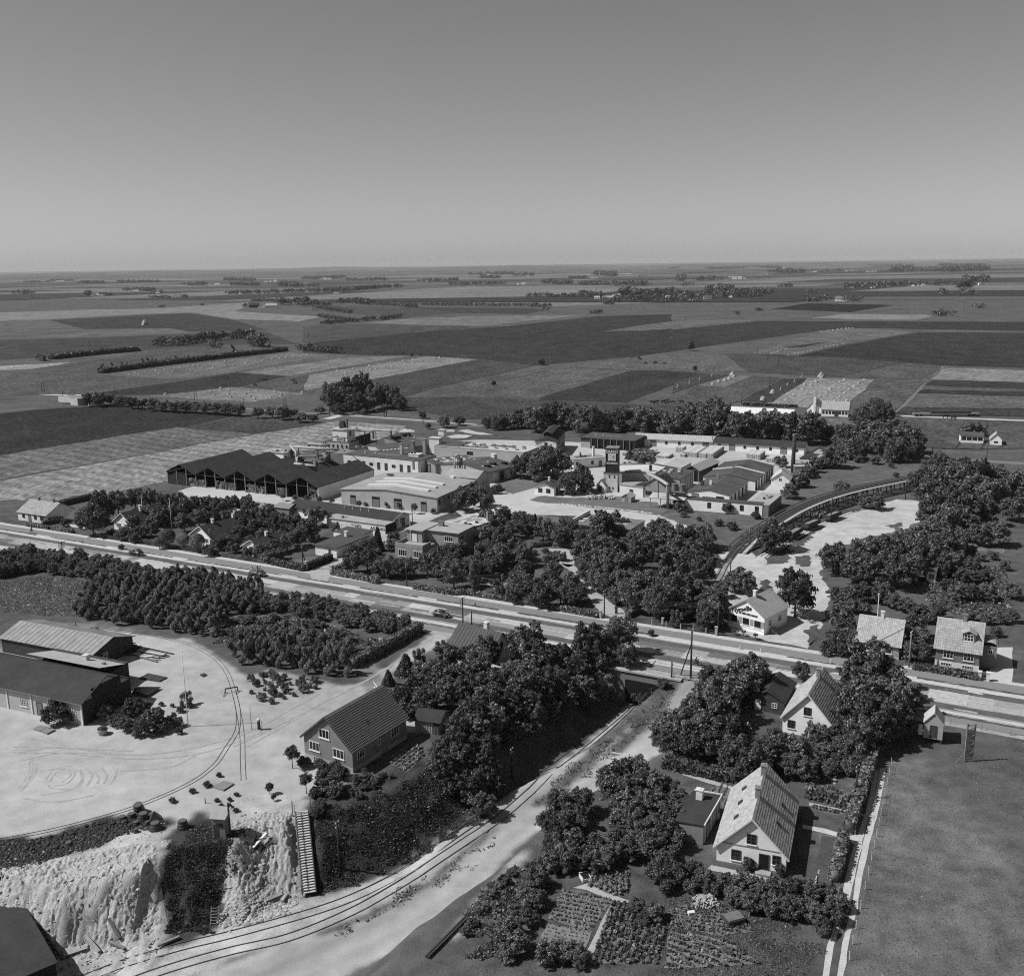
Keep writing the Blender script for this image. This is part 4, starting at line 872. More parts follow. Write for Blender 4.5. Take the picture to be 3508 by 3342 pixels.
# dust extractor standing on the hall
pb = Q('u',1130,790,zH); t_ = empty('dust_extractor',pb); tag(t_,'dust extractor with bent pale ducts on the roof of the large pale hall','dust extractor')
H0 = tall(pb,'u',520)
MB().box((0,0,.5),(4,3,.5)).build('base_frame',IRON,t_)
MB().tube([(-1.6,0,.3),(-1.6,0,H0*.8),(-1.3,0,H0*.97),(-.6,0,H0),(-.1,0,H0*.95),(.1,0,H0*.78)],.34,10).build('duct',DUCT,t_,smooth=True)
MB().tube([(-1.9,-.3,H0*.68),(1.2,-.3,H0*.66),(1.75,-.3,H0*.6),(1.75,-.3,.2)],.3,10).build('duct',DUCT,t_,smooth=True)
MB().tube([(.1,0,H0*.78),(.1,0,H0*.55),(.1,0,H0*.3)],[.75,.75,.15],12).build('cyclone',DUCTG,t_,smooth=True)
fm_ = MB()
for x_ in (-.7,.9):
 for y_ in (-.8,.8): fm_.bar((x_,y_,.3),(x_,y_,H0*.8),.12)
for z_ in (H0*.3,H0*.55,H0*.78): fm_.bar((-.7,-.8,z_),(.9,-.8,z_),.1).bar((-.7,.8,z_),(.9,.8,z_),.1).bar((-.7,-.8,z_),(-.7,.8,z_),.1).bar((.9,-.8,z_),(.9,.8,z_),.1)
fm_.bar((-.7,-.8,.3),(.9,-.8,H0*.5),.08).build('support_frame',IRON,t_)
# ---- long low building and the lettered wall in front of it
st = Site(('e',430,795),('e',1193,908),('e',1338,862),ang=None); z5 = st.H(st.W,0,'e',834)
h = House('office_building','long low white building with black felt roof and four small roof vents','office building',st)
h.walls(z5-.1,z5+1.2,'u',WHITE); ro = h.ro = h.roof(z5-.1,z5+1.2,'u',FELT,.7,.16)
h.put(MB().bar((h.W+.72,-.7,z5-.2),(h.W+.72,h.D/2,z5+1.35),.06,.24).bar((h.W+.72,h.D/2,z5+1.35),(h.W+.72,h.D+.7,z5-.2),.06,.24),'verge_board',FRAMEW,ro)
for k in range(11): h.win('F',2.+k*(h.W-4)/10,1.35,1.2,.9,2,2,FRAMEW)
for y_ in (1.5,4.2): h.win('R',y_,1.1,1.3,1.5,2,2,FRAMEW)
h.door('R',h.D*.62,1.1,2.2)
for k in range(4): h.put(MB().tube([(h.W*.5+k*3.,2.2,z5+.4),(h.W*.5+k*3.,2.2,z5+1.5)],.12,6),'vent_pipe',FRAMEW,ro)
st = Site(('e',700,880),('e',1138,940),D=6.2,ang=None); z6 = 2.5
h = House('carport','low flat-roofed carport with company lettering on its white wall','carport',st); h.walls(z6,None,'v',WHITE2,y0=0,y1=.3,name='front_wall'); h.walls(z6,None,'v',WHITE2,y0=5.6,y1=5.9,name='back_wall'); h.flat(z6+.01,FELTL,.25,.16)
h.text('SANO.',h.W*.52,-.03,1.25,1.25,INK); h.text('A/S SANO.',h.W*.88,-.03,1.25,1.1,INK)
h.put(MB().box((h.W-.1,2.9,1.2),(.2,5.,2.3)),'end_board',BOARD)
# ---- tower house with the sign
st = Site(('t',800,492),('t',1137,512),D=7.,ang=FA)
h = House('sign_tower','white block tower with framed SANO sign and flue on its roof','tower',st)
h.walls(4.4,None,'v',RENDER); h.flat(4.42,FELT2,.1,.15); ux0 = h.W*.24; ux1 = h.W*.88
h.walls(9.2,None,'v',WHITE2,x0=ux0,x1=ux1,y0=.8,y1=6.2,name='upper_wall',z0=4.5); h.ro = h.flat(9.2,FELTW,.35,.35,ux0,ux1,.8,6.2)
h.put(MB().box(((ux0+ux1)/2,.76,6.3),(ux1-ux0+.1,.12,.14)),'string_course',FRAMED)
sb = h.put(MB().box((ux0+3.9,.66,5.35),(3.6,.1,1.5)),'sign_board',FRAMEW); h.put(MB().box((ux0+3.9,.63,6.1),(3.7,.06,.1)).box((ux0+3.9,.63,4.6),(3.7,.06,.1)).box((ux0+2.1,.63,5.35),(.1,.06,1.5)).box((ux0+5.7,.63,5.35),(.1,.06,1.5)),'sign_frame',FRAMED,sb); h.text('SANO',ux0+3.9,.58,5.35,1.3,INK,parent=sb)
for k in range(5): h.win('F',1.2+k*(h.W-2.4)/4,2.2,.8,1.2,1,2,FRAMED)
h.put(MB().tube([(ux1-1.2,3.,9.3),(ux1-1.2,3.,13.2)],.5,10).tube([(ux1-1.2,3.,13.2),(ux1-1.2,3.,13.5)],.65,10),'flue',DUCTG,h.ro,) ; h.put(MB().box((ux1-3.2,3.,10.6),(2.2,2.2,2.4)).box((ux1-3.4,3.,12.),(1.6,1.4,.9)),'fan_housing',IRON,h.ro)
h.win('R',3.,6.6,1.,2.,1,2,FRAMED,x1=ux1)
hT = h
# ---- roofs round it (placed by their eaves)
h = blk('white_outhouse','small white block with pale roof and skylight patches behind the black storage shed','outhouse',('t',25,440),('t',208,500),('t',335,450),3.6,'flat',1,FELTL,WHITE)
vents(h,[(h.W*.3,h.D*.55),(h.W*.45,h.D*.75),(h.W*.7,h.D*.45)],3.6,FELTW,(1.8,1.4,.12)); h.win('R',1.2,1.4,.9,.9,1,1,FRAMED)
h = blk('open_shed','open-fronted shed with pale roof behind the sign tower','shed',('t',1130,256),('t',1225,265),('t',1418,208),3.8,'flat',1,FELTL,WOODD)
for k in range(5): h.put(MB().box((h.W+.1,k*h.D/4.2+.3,1.8),(.2,.2,3.5)),'post',WOODG)
h = blk('boiler_house','dark-roofed block house set against the sign tower','boiler house',('t',1150,420),('t',1290,440),('t',1405,402),3.6,'flat',1,FELT,RENDER)
h = blk('pitched_workshop','dark pitched workshop with a line of small skylights along one slope','workshop',('t',1370,388),('t',1640,520),('u',405,432),4.,'v',1.5,FELT2,RENDER,ang=None)
for k in range(7): 
 a,b,c,d = h.slopes[1]; p = a.lerp(b,.12+k*.12).lerp(d.lerp(c,.12+k*.12),.45); h.put(MB().box((p.x,p.y,p.z+.05),(1.6,.8,.14)),'skylight',FELTW,h.ro)
h = blk('low_workshop','wide low workshop with plain grey felt roof and two roof monitors','workshop',('u',70,275),('u',500,402),('u',920,268),4.6,'flat',1,FELT2,RENDERD,ang=None)
for fx, fy in ((230,300),(370,262)):
 p = h.t.loc(Q('u',fx,fy,4.6)); h.put(MB().box((p.x,p.y,5.1),(2.4,3.4,1.)).slab([(p.x-1.4,p.y-1.9,5.7),(p.x+1.4,p.y-1.9,5.7),(p.x+1.4,p.y+1.9,5.9),(p.x-1.4,p.y+1.9,5.9)],.1),'roof_monitor',BOARD,h.ro)
for fx, fy, s_ in ((885,262,(2.6,2.4,2.6)),(795,392,(4.4,3.,3.0))):
 p = Q('u',fx,fy,4.2); r_ = empty('roof_house',p,math.radians(FA)); tag(r_,'white lift housing on the low workshop roof' if s_[0] < 4 else 'wider white vent house between the felt roofs','roof house'); MB().box((0,0,s_[2]/2-1.5),(s_[0],s_[1],s_[2]+3)).build('wall',WHITE2,r_); MB().box((0,0,s_[2]+.1),(s_[0]+.5,s_[1]+.5,.2)).build('roof',FELTW,r_)
h = blk('flat_hall','long flat-roofed hall with pale gravel roof and rows of small dark vents','hall',('u',730,405),('v',205,486),('v',495,412),5.2,'flat',1,FELTW,RENDER,.1)
vents(h,[(h.W*(.22+.11*i)+(j % 2)*1.5,h.D*(.2+.25*j)) for i in range(7) for j in range(3)],5.2,RENDERD,(1.1,.7,.4)); h.win('F',h.W*.4,2.6,2.6,1.3,5,3,FRAMED)
h.put(MB().box((h.W*.14,h.D*.5,5.26),(h.W*.27,h.D*.9,.08)),'felt_patch',FELT2,h.ro)
h = blk('skylit_workshop','dark workshop roof with two rows of white strip skylights','workshop',('u',672,600),('u',785,655),('u',1180,516),4.2,'flat',1,FELT2,RENDERD,ang=None,W=11)
for k in range(4):
 for j in (0,1): h.put(MB().box((h.W*(.3+.35*j),h.D*(.2+.2*k),4.3),(2.6,1.0,.2)),'skylight',FELTW,h.ro)
h = blk('long_workshop','broad dark low-gabled workshop with scattered glass panes and roof hatches','workshop',('u',830,655),('u',1545,762),('u',1835,650),4.,'v',1.6,FELT2,RENDER,.3,ang=None)
for k in range(9):
 sl = h.slopes[k % 2 if k < 7 else 0]; a,b,c,d = sl; t = .15+.09*k; p = a.lerp(b,t).lerp(d.lerp(c,t),.3+.2*((k*7) % 3)); h.put(MB().box((p.x,p.y,p.z+.06),(1.,.7,.12)),'skylight',FELTW,h.ro)
for t, v_ in ((.3,.4),(.55,.45),(.8,.3)):
 a,b,c,d = h.slopes[1]; p = a.lerp(b,t).lerp(d.lerp(c,t),v_); h.put(MB().box((p.x,p.y,p.z+.25),(1.6,1.4,.6)).slab([(p.x-1.1,p.y-1,p.z+.5),(p.x+1.1,p.y-1,p.z+.7),(p.x+1.1,p.y+1,p.z+.7),(p.x-1.1,p.y+1,p.z+.5)],.08),'roof_hatch',FELT,h.ro)
for k in range(3): h.put(MB().box((h.W+.03,h.D*(.2+.25*k),1.6),(.08,2.4,3.2)),'door',WHITE2 if k != 1 else WOODD)
h.chimney(h.W*.55,h.D*1.02,3.5,6.6,WHITE2,1.7,1.5,h.ro)
h = blk('long_white_wall_building','long white-walled workshop wing with dark doors under a felt roof','workshop',('t',1050,512),('u',540,612),None,4.6,'flat',1,FELT2,WHITE2,.05,None,12)
for k in range(9): (h.door('F',h.W*(.08+.1*k),1.1,2.6,WOODD) if k % 3 else h.win('F',h.W*(.08+.1*k),1.3,1.6,1.1,3,2,FRAMED))
h = blk('block_house','small white block house with sloping roof wedged between the brick flues','block house',('u',420,505),('u',545,520),('u',640,500),5.6,'flat',1,WHITE2,WHITE2,.1); h.win('R',1.5,3.5,.8,.8,1,1,FRAMED)
for n_, (fx, fy, hh, w_, lb) in enumerate(((320,690,8.6,1.0,'square pale brick flue beside the long white-walled wing'),(645,690,10.2,1.15,'tall weathered square flue with soot-dark top by the white block house'),(478,600,7.2,1.2,'short stout soot-black flue behind the white block house'))):
 p = Q('u',fx,fy); r_ = empty('brick_flue',p,math.radians(FA)); tag(r_,lb,'flue'); MB().box((0,0,hh/2),(w_,w_,hh)).build('shaft',(RENDER,BRICKL,BRICK)[n_],r_); MB().box((0,0,hh+.1),(w_+.35,w_+.35,.25)).build('cap',RENDERD,r_)
# ---- ducts over the storage shed
def duct(label, pts, rad, m, name='duct_run', group=None, legs=()):
 ps = [Q(fr,x,y,z) for fr, x, y, z in pts]; o_ = ps[0].copy(); o_.z = 0
 r_ = empty(name,o_); tag(r_,label,'duct',group)
 fine = []
 for i, p in enumerate(ps): fine += [p-o_] if i in (0,len(ps)-1) else [p-o_+(ps[i-1]-p).normalized()*.7,p-o_,p-o_+(ps[i+1]-p).normalized()*.7]
 MB().tube(fine,rad,10).build('pipe',m,r_,smooth=True)
 for fr, x, y, z, z0 in legs:
  q = Q(fr,x,y,z)-o_; MB().bar(q,Vector((q.x,q.y,z0)),.22).build('support',IRON,r_)
 return r_
duct('longest straight white duct on trestles above the black shed roof',[('t',345,405,11),('t',700,435,11),('t',990,447,11)],.42,DUCT,legs=(('t',420,412,10.8,3),('t',690,436,10.8,3),('t',860,442,10.8,3)))
duct('white duct dropping in a steep elbow onto the black shed roof',[('t',310,398,11),('t',385,490,9.5),('t',390,645,6.)],.4,DUCT)
duct('thin kinked duct rising towards the sign tower',[('t',400,640,6.5),('t',405,545,8.2),('t',730,535,8.2),('t',800,502,9),('t',985,452,10.5)],.34,DUCT,legs=(('t',465,545,8.2,4),('t',655,540,8.2,4)))
duct('white duct lying low along the black shed ridge',[('t',365,645,6.6),('t',520,665,6.8),('t',665,682,7)],.42,DUCT)
duct('short white duct carried on one white pier near the sign tower',[('t',560,412,8),('t',565,368,9.6),('t',690,376,9.6),('t',835,388,9.6)],.45,DUCT,legs=(('t',690,378,9.4,2),))
duct('kinked grey duct between the cyclones',[('t',385,465,8.6),('t',445,470,8.6),('t',485,510,8),('t',690,522,8)],.34,DUCTG)
duct('looped grey duct low behind the cyclone',[('t',505,605,7),('t',650,612,7),('t',760,592,7.5)],.28,DUCTG); duct('bent grey duct end beside the cyclone',[('t',690,622,6.8),('t',780,622,6.8),('t',798,660,5.5)],.3,DUCTG)
duct('long white overhead pipe leading from the tower to a far mast',[('t',1150,140,9.5),('t',1400,162,9.5),('t',1720,190,9.5),('t',1722,285,4.6)],.42,DUCT,legs=(('t',1345,160,9.3,1),('t',1505,172,9.3,1)))
duct('white overhead pipe dropping beside the open shed',[('t',1055,160,10.5),('t',1300,178,9.6),('t',1470,192,9.4),('t',1474,285,4)],.42,DUCT)
duct('white pipe lying on the felt roof by the small dark shed',[('t',1430,452,4.8),('t',1590,468,4.8)],.4,DUCT)
def cyclone(fr, x, y, z, label, s=1.):
 p = Q(fr,x,y,z); p0 = p.copy(); r_ = empty('cyclone',p0); tag(r_,label,'cyclone')
 MB().tube([(0,0,1.6*s),(0,0,.6*s),(0,0,-1.6*s)],[1.1*s,1.1*s,.2*s],12).build('hopper',DUCTG,r_,smooth=True); MB().tube([(0,0,1.5*s),(0,0,2.5*s)],.4*s,10).build('stack',DUCT,r_); MB().tube([(0,0,2.5*s),(0,0,2.7*s)],.62*s,10).build('cap',DUCT,r_)
 for a in range(4): MB().bar((.9*s*math.cos(a*1.57),.9*s*math.sin(a*1.57),.8*s),(1.1*s*math.cos(a*1.57),1.1*s*math.sin(a*1.57),-3.2*s),.14).build('leg',IRON,r_)
cyclone('t',322,490,8.6,'dark cyclone hopper on tall legs at the end of the straight white duct'); cyclone('t',822,592,7.,'wide grey cyclone crowned by a stack above the black shed roof',1.15); cyclone('t',662,672,7.,'squat cyclone at the end of the low white duct',.75)
r_ = empty('guyed_mast',Q('t',812,560,5)); tag(r_,'dark mast with slanting stays in front of the sign tower','mast'); hm = tall(Q('t',812,560,5),'t',322)
MB().box((0,0,hm/2),(.22,.22,hm)).build('mast',IRON,r_); MB().box((-.7,0,hm/2-.2),(.2,.2,hm-.4)).build('mast',IRON,r_)
o_ = Q('t',812,560,5); A1, A2, A3 = (Q('t',600,505,6.5)-o_,Q('t',965,250,13.)-o_,Q('t',1072,480,5)-o_)
MB().bar(A1,A2,.16).build('stay',IRON,r_); MB().bar(A2,A3,.16).build('stay',IRON,r_)
# ---- two-storey mill house and what stands round it
h = blk('mill_house','two-storey white-gabled mill house with dark roof and long roof monitor','mill house',('v',345,332),('v',640,338),('v',975,205),6.,'v',1.6,FELT,BRICKL,.4,ang=None)
h.put(MB().box((h.W/2,-.04,2.9),(h.W-.02,.1,6.3)),'gable_wall',WHITE)
mz = 7.2; mo = h.put(MB().box((h.W/2,h.D*.55,mz+.5),(h.W*.36,h.D*.72,1.6)),'monitor',BOARD,h.ro); h.put(MB().slab([(h.W*.26,h.D*.15,mz+1.3),(h.W*.5,h.D*.15,mz+1.9),(h.W*.5,h.D*.95,mz+1.9),(h.W*.26,h.D*.95,mz+1.3)],.12).slab([(h.W*.5,h.D*.15,mz+1.9),(h.W*.74,h.D*.15,mz+1.3),(h.W*.74,h.D*.95,mz+1.3),(h.W*.5,h.D*.95,mz+1.9)],.12),'monitor_roof',FELT,mo)
for k in range(7): h.win('R',h.D*(.08+.14*k),3.9,1.0,1.7,2,2,FRAMED); (h.door('R',h.D*(.08+.14*k),1.3,2.7,WOODD) if k in (1,4,5) else h.win('R',h.D*(.08+.14*k),.9,1.0,1.8,2,2,FRAMED))
h.win('F',h.W*.5,4.0,1.1,1.6,2,2,FRAMED,y0=-.09)
h = blk('open_shed','long open-fronted shed with sagging dark roof below the tree belt','shed',('v',985,275),('v',1740,325),('v',1800,245),4.2,'flat',1,FELT2,WOODD,.3,ang=None)
h.put(MB().box((h.W*.6,-.03,1.9),(h.W*.75,.1,3.4)),'open_front_shade',DARK); h.put(MB().box((h.W*.09,-.06,1.2),(h.W*.17,.12,2.4)),'front_wall',RENDER)  # black panel on the front painted as the shade inside the shed
for k in range(7): h.put(MB().box((h.W*(.2+.12*k),-.3,2.),(.25,.25,4.)),'post',WOODG)
def longrow(A, B, D, label, rm, zz=3.0, cov=None):
 st = Site(A, B, D=D); h = House('row_building',label,'row building',st); h.walls(zz,zz+1.5,'u',WHITE); h.ro = h.roof(zz,zz+1.5,'u',rm,.5,.1,cover=cov); n = int(h.W/4.6)
 for k in range(n): (h.door('F',2.3+k*h.W/n,2.2,2.5,WOODG,.05,2) if k % 4 == 1 else h.win('F',2.3+k*h.W/n,1.2,1.,1.2,2,2,FRAMED))
 return h
longrow(('f',1258,277),('f',1843,304),8.,'long white row building with pale ribbed sheet roof behind the timber yard',ETERNITL,3.0,('panels',(0,),30,ETERNITL))
longrow(('f',1848,306),('g',628,374),8.,'long white row building with dark felt roof continuing towards the chimney',FELT)
h = blk('white_lodge','small white lodge with grey roof and one tall flue','lodge',('v',760,540),('v',880,592),('v',1140,482),3.4,'flat',1,FELTL,WHITE,.3,ang=None)
h.put(MB().box((h.W*.6,h.D*.75,4.6),(.7,.7,5)),'flue',CHIMW,h.ro); h.win('R',1.5,1.1,1.,1.3,2,2,FRAMED); h.win('R',h.D*.6,1.1,1.,1.3,2,2,FRAMED); h.chimney(h.W*.5,h.D*.35,3.3,5.,CHIM,.5,.5,h.ro); h.door('R',h.D*.85,1.,2.1)
# ---- clock tower
st = Site(('v',1338,1046),('v',1497,1052),D=3.6,ang=-14); p_ = st.o; TH_ = tall(st.pt(st.W,0),'v',428)
h = House('clock_tower','clock tower with white base and dark boarded top lettered SANO EXPANKO','clock tower',st)
zm = TH_*.44; h.walls(zm,None,'v',WHITE2,name='base_wall'); 
for k in range(10): h.put(MB().box((h.W/2,h.D/2,zm+.25+(k+.5)*(TH_-zm-.5)/10),(h.W+.24+.03*(k % 2),h.D+.24+.03*(k % 2),(TH_-zm-.5)/10-.03)),'boarding',BOARD)
h.put(MB().box((h.W/2,h.D/2,zm+.12),(h.W+.5,h.D+.5,.24)),'cornice',WOODD); h.put(MB().box((h.W/2,h.D/2,TH_-.1),(h.W+.5,h.D+.5,.25)),'roof',WOODG)
for x_ in (-.14,h.W+.14): h.put(MB().box((x_,-.16,(zm+TH_)/2),(.22,.16,TH_-zm-.4)),'corner_post',WOODD)
zc = TH_*.795; dial = h.put(MB().box((h.W*.5,-.2,zc),(2.5,.12,2.3)),'clock_dial',FRAMEW)
hm_ = MB()
for k in range(12): a = k*math.pi/6; hm_.box((h.W*.5+math.sin(a)*.93,-.28,zc+math.cos(a)*.93),(.07,.04,.14),0,0,a)
h.put(hm_,'hour_marks',INK,dial); h.put(MB().bar((h.W*.5,-.3,zc),(h.W*.5+.75,-.3,zc+.28),.1,.05).bar((h.W*.5,-.3,zc),(h.W*.5+.55,-.3,zc-.45),.1,.05),'clock_hands',INK,dial)
h.text('SANO',h.W*.5,-.2,TH_*.915,1.35,INKW,sx=1.1); h.text('EXPANKO',h.W*.5,-.2,TH_*.655,.95,INKW,sx=.98)
for x_, z_ in ((.28,.33),(.72,.325),(.3,.07),(.6,.065)): h.win('F',h.W*x_,TH_*z_,.42,.8,1,1,FRAMED)
h.put(MB().tube([(h.W*.6,h.D*.5,TH_),(h.W*.6,h.D*.5,TH_+8.5)],[.07,.03],6),'mast',IRON)
h.door('R',1.8,1.,2.,WOODD)
# ---- workshops round the clock tower
pa_, pb_, pc_ = Q('w',60,562,5.), Q('w',1152,662,5.), Q('w',1425,456,5.); pv_ = (pc_-pb_).normalized()*9.5
h = blk('striped_hall','low hall with three broad white skylight strips behind the clock tower','hall',pa_+pv_,pb_+pv_,pc_,5.,'v',1.3,FELT2,WOODP,.2,ang=None)
strips(h,5.,6.3,.5,(h.D*.14,h.D*.38,h.D*.62),h.W*.03,h.W*.68,3.0,SKYL,.45)
for x_, y_ in ((.78,.6),(.86,.75),(.8,.35),(.72,.45),(.9,.5)): h.put(MB().box((h.W*x_,h.D*y_,5.9),(1.1,.8,.5)),'skylight',FELTW,h.ro)
for k in range(6): h.put(MB().box((h.W+.05,h.D*(.05+.18*k),2.4),(.15,.2,4.7)),'batten',WOODG)
h.put(MB().tube([(h.W*.6,h.D*.12,5.2),(h.W*.6,h.D*.12,8.4)],.5,8),'flue',IRON,h.ro)
st = Site(('w',420,792),('w',750,834),D=7); h = House('low_annex','low white annex with barred window beside the clock tower','annex',st); h.walls(3.2,None,'v',WHITE2); h.ro = h.flat(3.2,FELTL,.2,.15); h.win('F',h.W*.5,1.0,1.2,1.1,3,3,FRAMED); h.put(MB().box((h.W*.78,h.D*.5,3.4),(h.W*.4,h.D*.9,.06)),'felt_patch',FELT,h.ro)
st = Site(('w',757,832),('w',1075,866),D=9); h = House('brick_workshop','small pale brick workshop with dark gabled roof and wide windows','workshop',st); h.walls(3.8,6.4,'v',BRICKL); h.roof(3.8,6.4,'v',FELT,.3,.12); h.win('F',h.W*.22,.9,2.1,1.3,3,4,FRAMED); h.win('F',h.W*.82,.9,2.1,1.3,3,4,FRAMED); h.door('F',h.W*.55,1.1,2.3,WOODG)
st = Site(('w',95,757),('w',222,772),D=6); h = House('gabled_lean_to','small white gabled lean-to at the foot of the clock tower','lean-to',st); h.walls(2.2,4.2,'v',WHITE2); h.roof(2.2,4.2,'v',FELTL,.2,.1); h.door('F',h.W*.4,1.,2.,WOODD)
st = Site(('w',452,893),('w',580,908),D=3.2); h = House('hut','tiny pale gabled hut on the grass before the low white annex','hut',st); h.walls(1.7,2.6,'v',WOODP); h.roof(1.7,2.6,'v',ETERNITL,.3,.08); h.door('F',h.W*.5,.9,1.5,WOODG)
st = Site(('v',335,1080),('v',608,1104),('v',685,1052)); h = House('gate_lodge','white gate lodge with dark gabled roof and two barred windows','lodge',st); h.walls(2.9,4.1,'v',WHITE); h.ro = h.roof(2.9,4.1,'v',FELT2,.45,.12); h.chimney(h.W*.55,h.D*.6,3.9,5.3,CHIMW,.6,.6,h.ro)
for u_ in (.29,.7): h.win('F',h.W*u_,.85,1.4,1.4,3,3,FRAMED)
h.door('R',h.D*.45,1.,2.1,WOODD)
h = blk('sand_roofed_store','wide low store with pale roof in the middle of the timber yard','store',('w',800,408),('w',1228,446),('w',1382,336),3.2,'v',1.0,FELTW,WHITE2,.2,ang=None)
h = blk('small_store','small pale-roofed store just behind the clock tower','store',('w',330,372),('w',432,392),('w',575,322),3.,'flat',1,FELTL,WHITE2,.2,ang=None)
h = blk('timber_shed','open timber shed with streaky corrugated roof on wooden posts','shed',('w',1345,425),('w',1540,446),('w',1690,318),4.2,'v',1.3,ETERNIT,WOODD,.5,ang=None)
h.put(MB().box((h.W/2,-.05,1.9),(h.W*.9,.12,3.6)),'open_front_shade',DARK)  # closed black panel imitates the shaded inside behind the posts
for u_ in (.02,.35,.65,.98): h.put(MB().box((h.W*u_,-.3,2.),(.22,.22,4.)),'post',WOODG)
h = blk('twin_roof_store','low store with weathered dark roof and a pale fire wall across it','store',('x',120,296),('x',850,356),('x',1092,138),3.2,'v',1.5,FELT2,WHITE,.25,ang=None)
h.put(MB().slab([(-.3,h.D*.45,3.5),(h.W/2,h.D*.45,5.0),(h.W/2,h.D*.45+.5,5.0),(-.3,h.D*.45+.5,3.5)],.5).slab([(h.W/2,h.D*.45,5.),(h.W+.3,h.D*.45,3.5),(h.W+.3,h.D*.45+.5,3.5),(h.W/2,h.D*.45+.5,5.)],.5),'fire_wall',WHITE2,h.ro)
for k in range(7): h.put(MB().box((h.W+.06,h.D*(.06+.14*k),1.5),(.12,1.6,2.8)),'door',WOODG if k % 2 else WOODD)
for t in (.4,.48,.6): h.put(MB().box((h.W*.42,h.D*t,5.),(.5,.5,1.4)),'roof_stack',BRICK,h.ro)
h.win('F',h.W*.45,1.9,1.2,.8,2,1,FRAMED); h.win('F',h.W*.53,1.9,1.2,.8,2,1,FRAMED)
h = blk('mottled_roof_workshop','white workshop with mottled dark roof, two stacks and four tall windows','workshop',('w',1380,744),('x',487,552),('x',735,352),3.6,'v',1.2,FELT2,WHITE,.3,ang=None)
h.door('F',h.W*.18,2.,2.3,WOODG,.7,2); 
for k in range(4): h.win('F',h.W*(.4+.075*k),1.0,1.1,1.5,2,2,FRAMEW)
h.win('F',h.W*.78,.9,2.4,1.9,2,1,FRAMED)
for k in range(5): h.put(MB().box((h.W+.06,h.D*(.1+.2*k),1.5),(.12,1.4,2.6)),'door',WOODD if k % 2 else WOODG)
for (fx, fy, m_) in ((110,430,IRON),(225,430,CHIMW),(322,345,CHIM)): p = h.t.loc(Q('x',fx,fy,4.)); h.put(MB().box((p.x,p.y,4.6),(.8,.8,2.4)),'roof_stack',m_,h.ro)
hM = h
st = Site(('w',1335,1005),('x',945,852),D=3.2); zf = st.H(st.W,0,'x',692)
h = House('front_range','long white front range with barred windows and flat top facing the meadow','range',st); h.walls(zf-.1,None,'v',WHITE); h.flat(zf-.1,FELT2,.12,.14)
for u_ in (.32,.52,.74,.93): h.win('F',h.W*u_,1.1,1.1,1.7,3,1,FRAMED)
h.put(MB().box((h.W+.9,1.6,1.6),(1.7,2.9,3.2)),'end_block',RENDERD)
h = blk('flat_store','flat grey-roofed store ending the white front range','store',('x',760,668),('x',1040,696),('x',1228,545),3.4,'flat',1,FELTL,RENDERD,.15,ang=None)
st = Site(('x',1058,492),('x',1328,492),D=9.5,ang=-22); h = House('boiler_lodge','small white gabled boiler lodge at the foot of the tall chimney','lodge',st); h.walls(3.5,5.6,'v',WHITE); h.ro = h.roof(3.5,5.6,'v',FELTW,.35,.12); h.win('F',h.W*.45,3.,.3,.8,1,1,FRAMED); h.win('F',h.W*.53,3.,.3,.8,1,1,FRAMED); h.put(MB().box((h.W*.5,h.D*.5,5.8),(.6,.6,.9)),'roof_vent',CHIM,h.ro)
p = Q('x',1376,250); r_ = empty('factory_chimney',p); tag(r_,'tall dark round factory chimney beside the white boiler lodge','chimney'); hc_ = tall(p,'g',245)
MB().tube([(0,0,0),(0,0,hc_*.5),(0,0,hc_)],[.78,.66,.54],14).build('shaft',mat('chimney_shaft',.055,var=.3,scale=1.,fine=.2),r_,smooth=True); MB().tube([(0,0,hc_-.5),(0,0,hc_+.15)],.66,14).build('rim',BRICK,r_)
for k in range(5): MB().tube([(0,0,hc_*(.15+.17*k)),(0,0,hc_*(.15+.17*k)+.15)],.82-.05*k,14).build('band',IRON,r_)
blk('wedge_store','low pale-roofed store with raised end wall beyond the tall chimney','store',('x',1400,152),('x',1640,158),('x',1760,62),3.2,'flat',1,FELTL,RENDERD,.15,ang=None)
blk('dark_end_store','dark-roofed store at the end of the white row under the trees','store',('g',605,388),('g',742,400),('g',800,322),3.2,'flat',1,FELT,RENDER,.2,ang=None)
# flat building behind the park trees, wall beside it
h = blk('flat_garage','long flat grey-roofed garage behind the park trees with white end wall','garage',('z',750,378),('z',1540,472),('z',1702,330),3.6,'flat',1,mat('roof_felt_mid',.16,var=.25,scale=.2,big=.2,fine=.15),WHITE2,.2,ang=None)
h.put(MB().box((h.W*.5,-.25,3.2),(h.W,.1,.5)),'fascia',FELT,h.ro); h.put(MB().box((-.3,h.D/2,2.2),(.4,h.D+1.,5.)),'parapet_wall',WHITE2); h.door('F',h.W*.2,2.6,2.3,WOODG); h.win('F',h.W*.55,1.,1.4,1.2); h.door('F',h.W*.9,2.4,2.3,FRAMEW); vents(h,[(h.W*.08,h.D*.25),(h.W*.06,h.D*.5)],3.6,FELTW,(1.8,1.2,.15))
hF = h
a_, b_ = Q('z',5,300), Q('z',735,392); o = MB().bar(Vector((0,0,.7)),b_-a_+Vector((0,0,.7)),.35,1.5).build('yard_wall',RENDERD,None,a_); tag(o,'long low dark wall edging the pale factory yard above the park','wall')
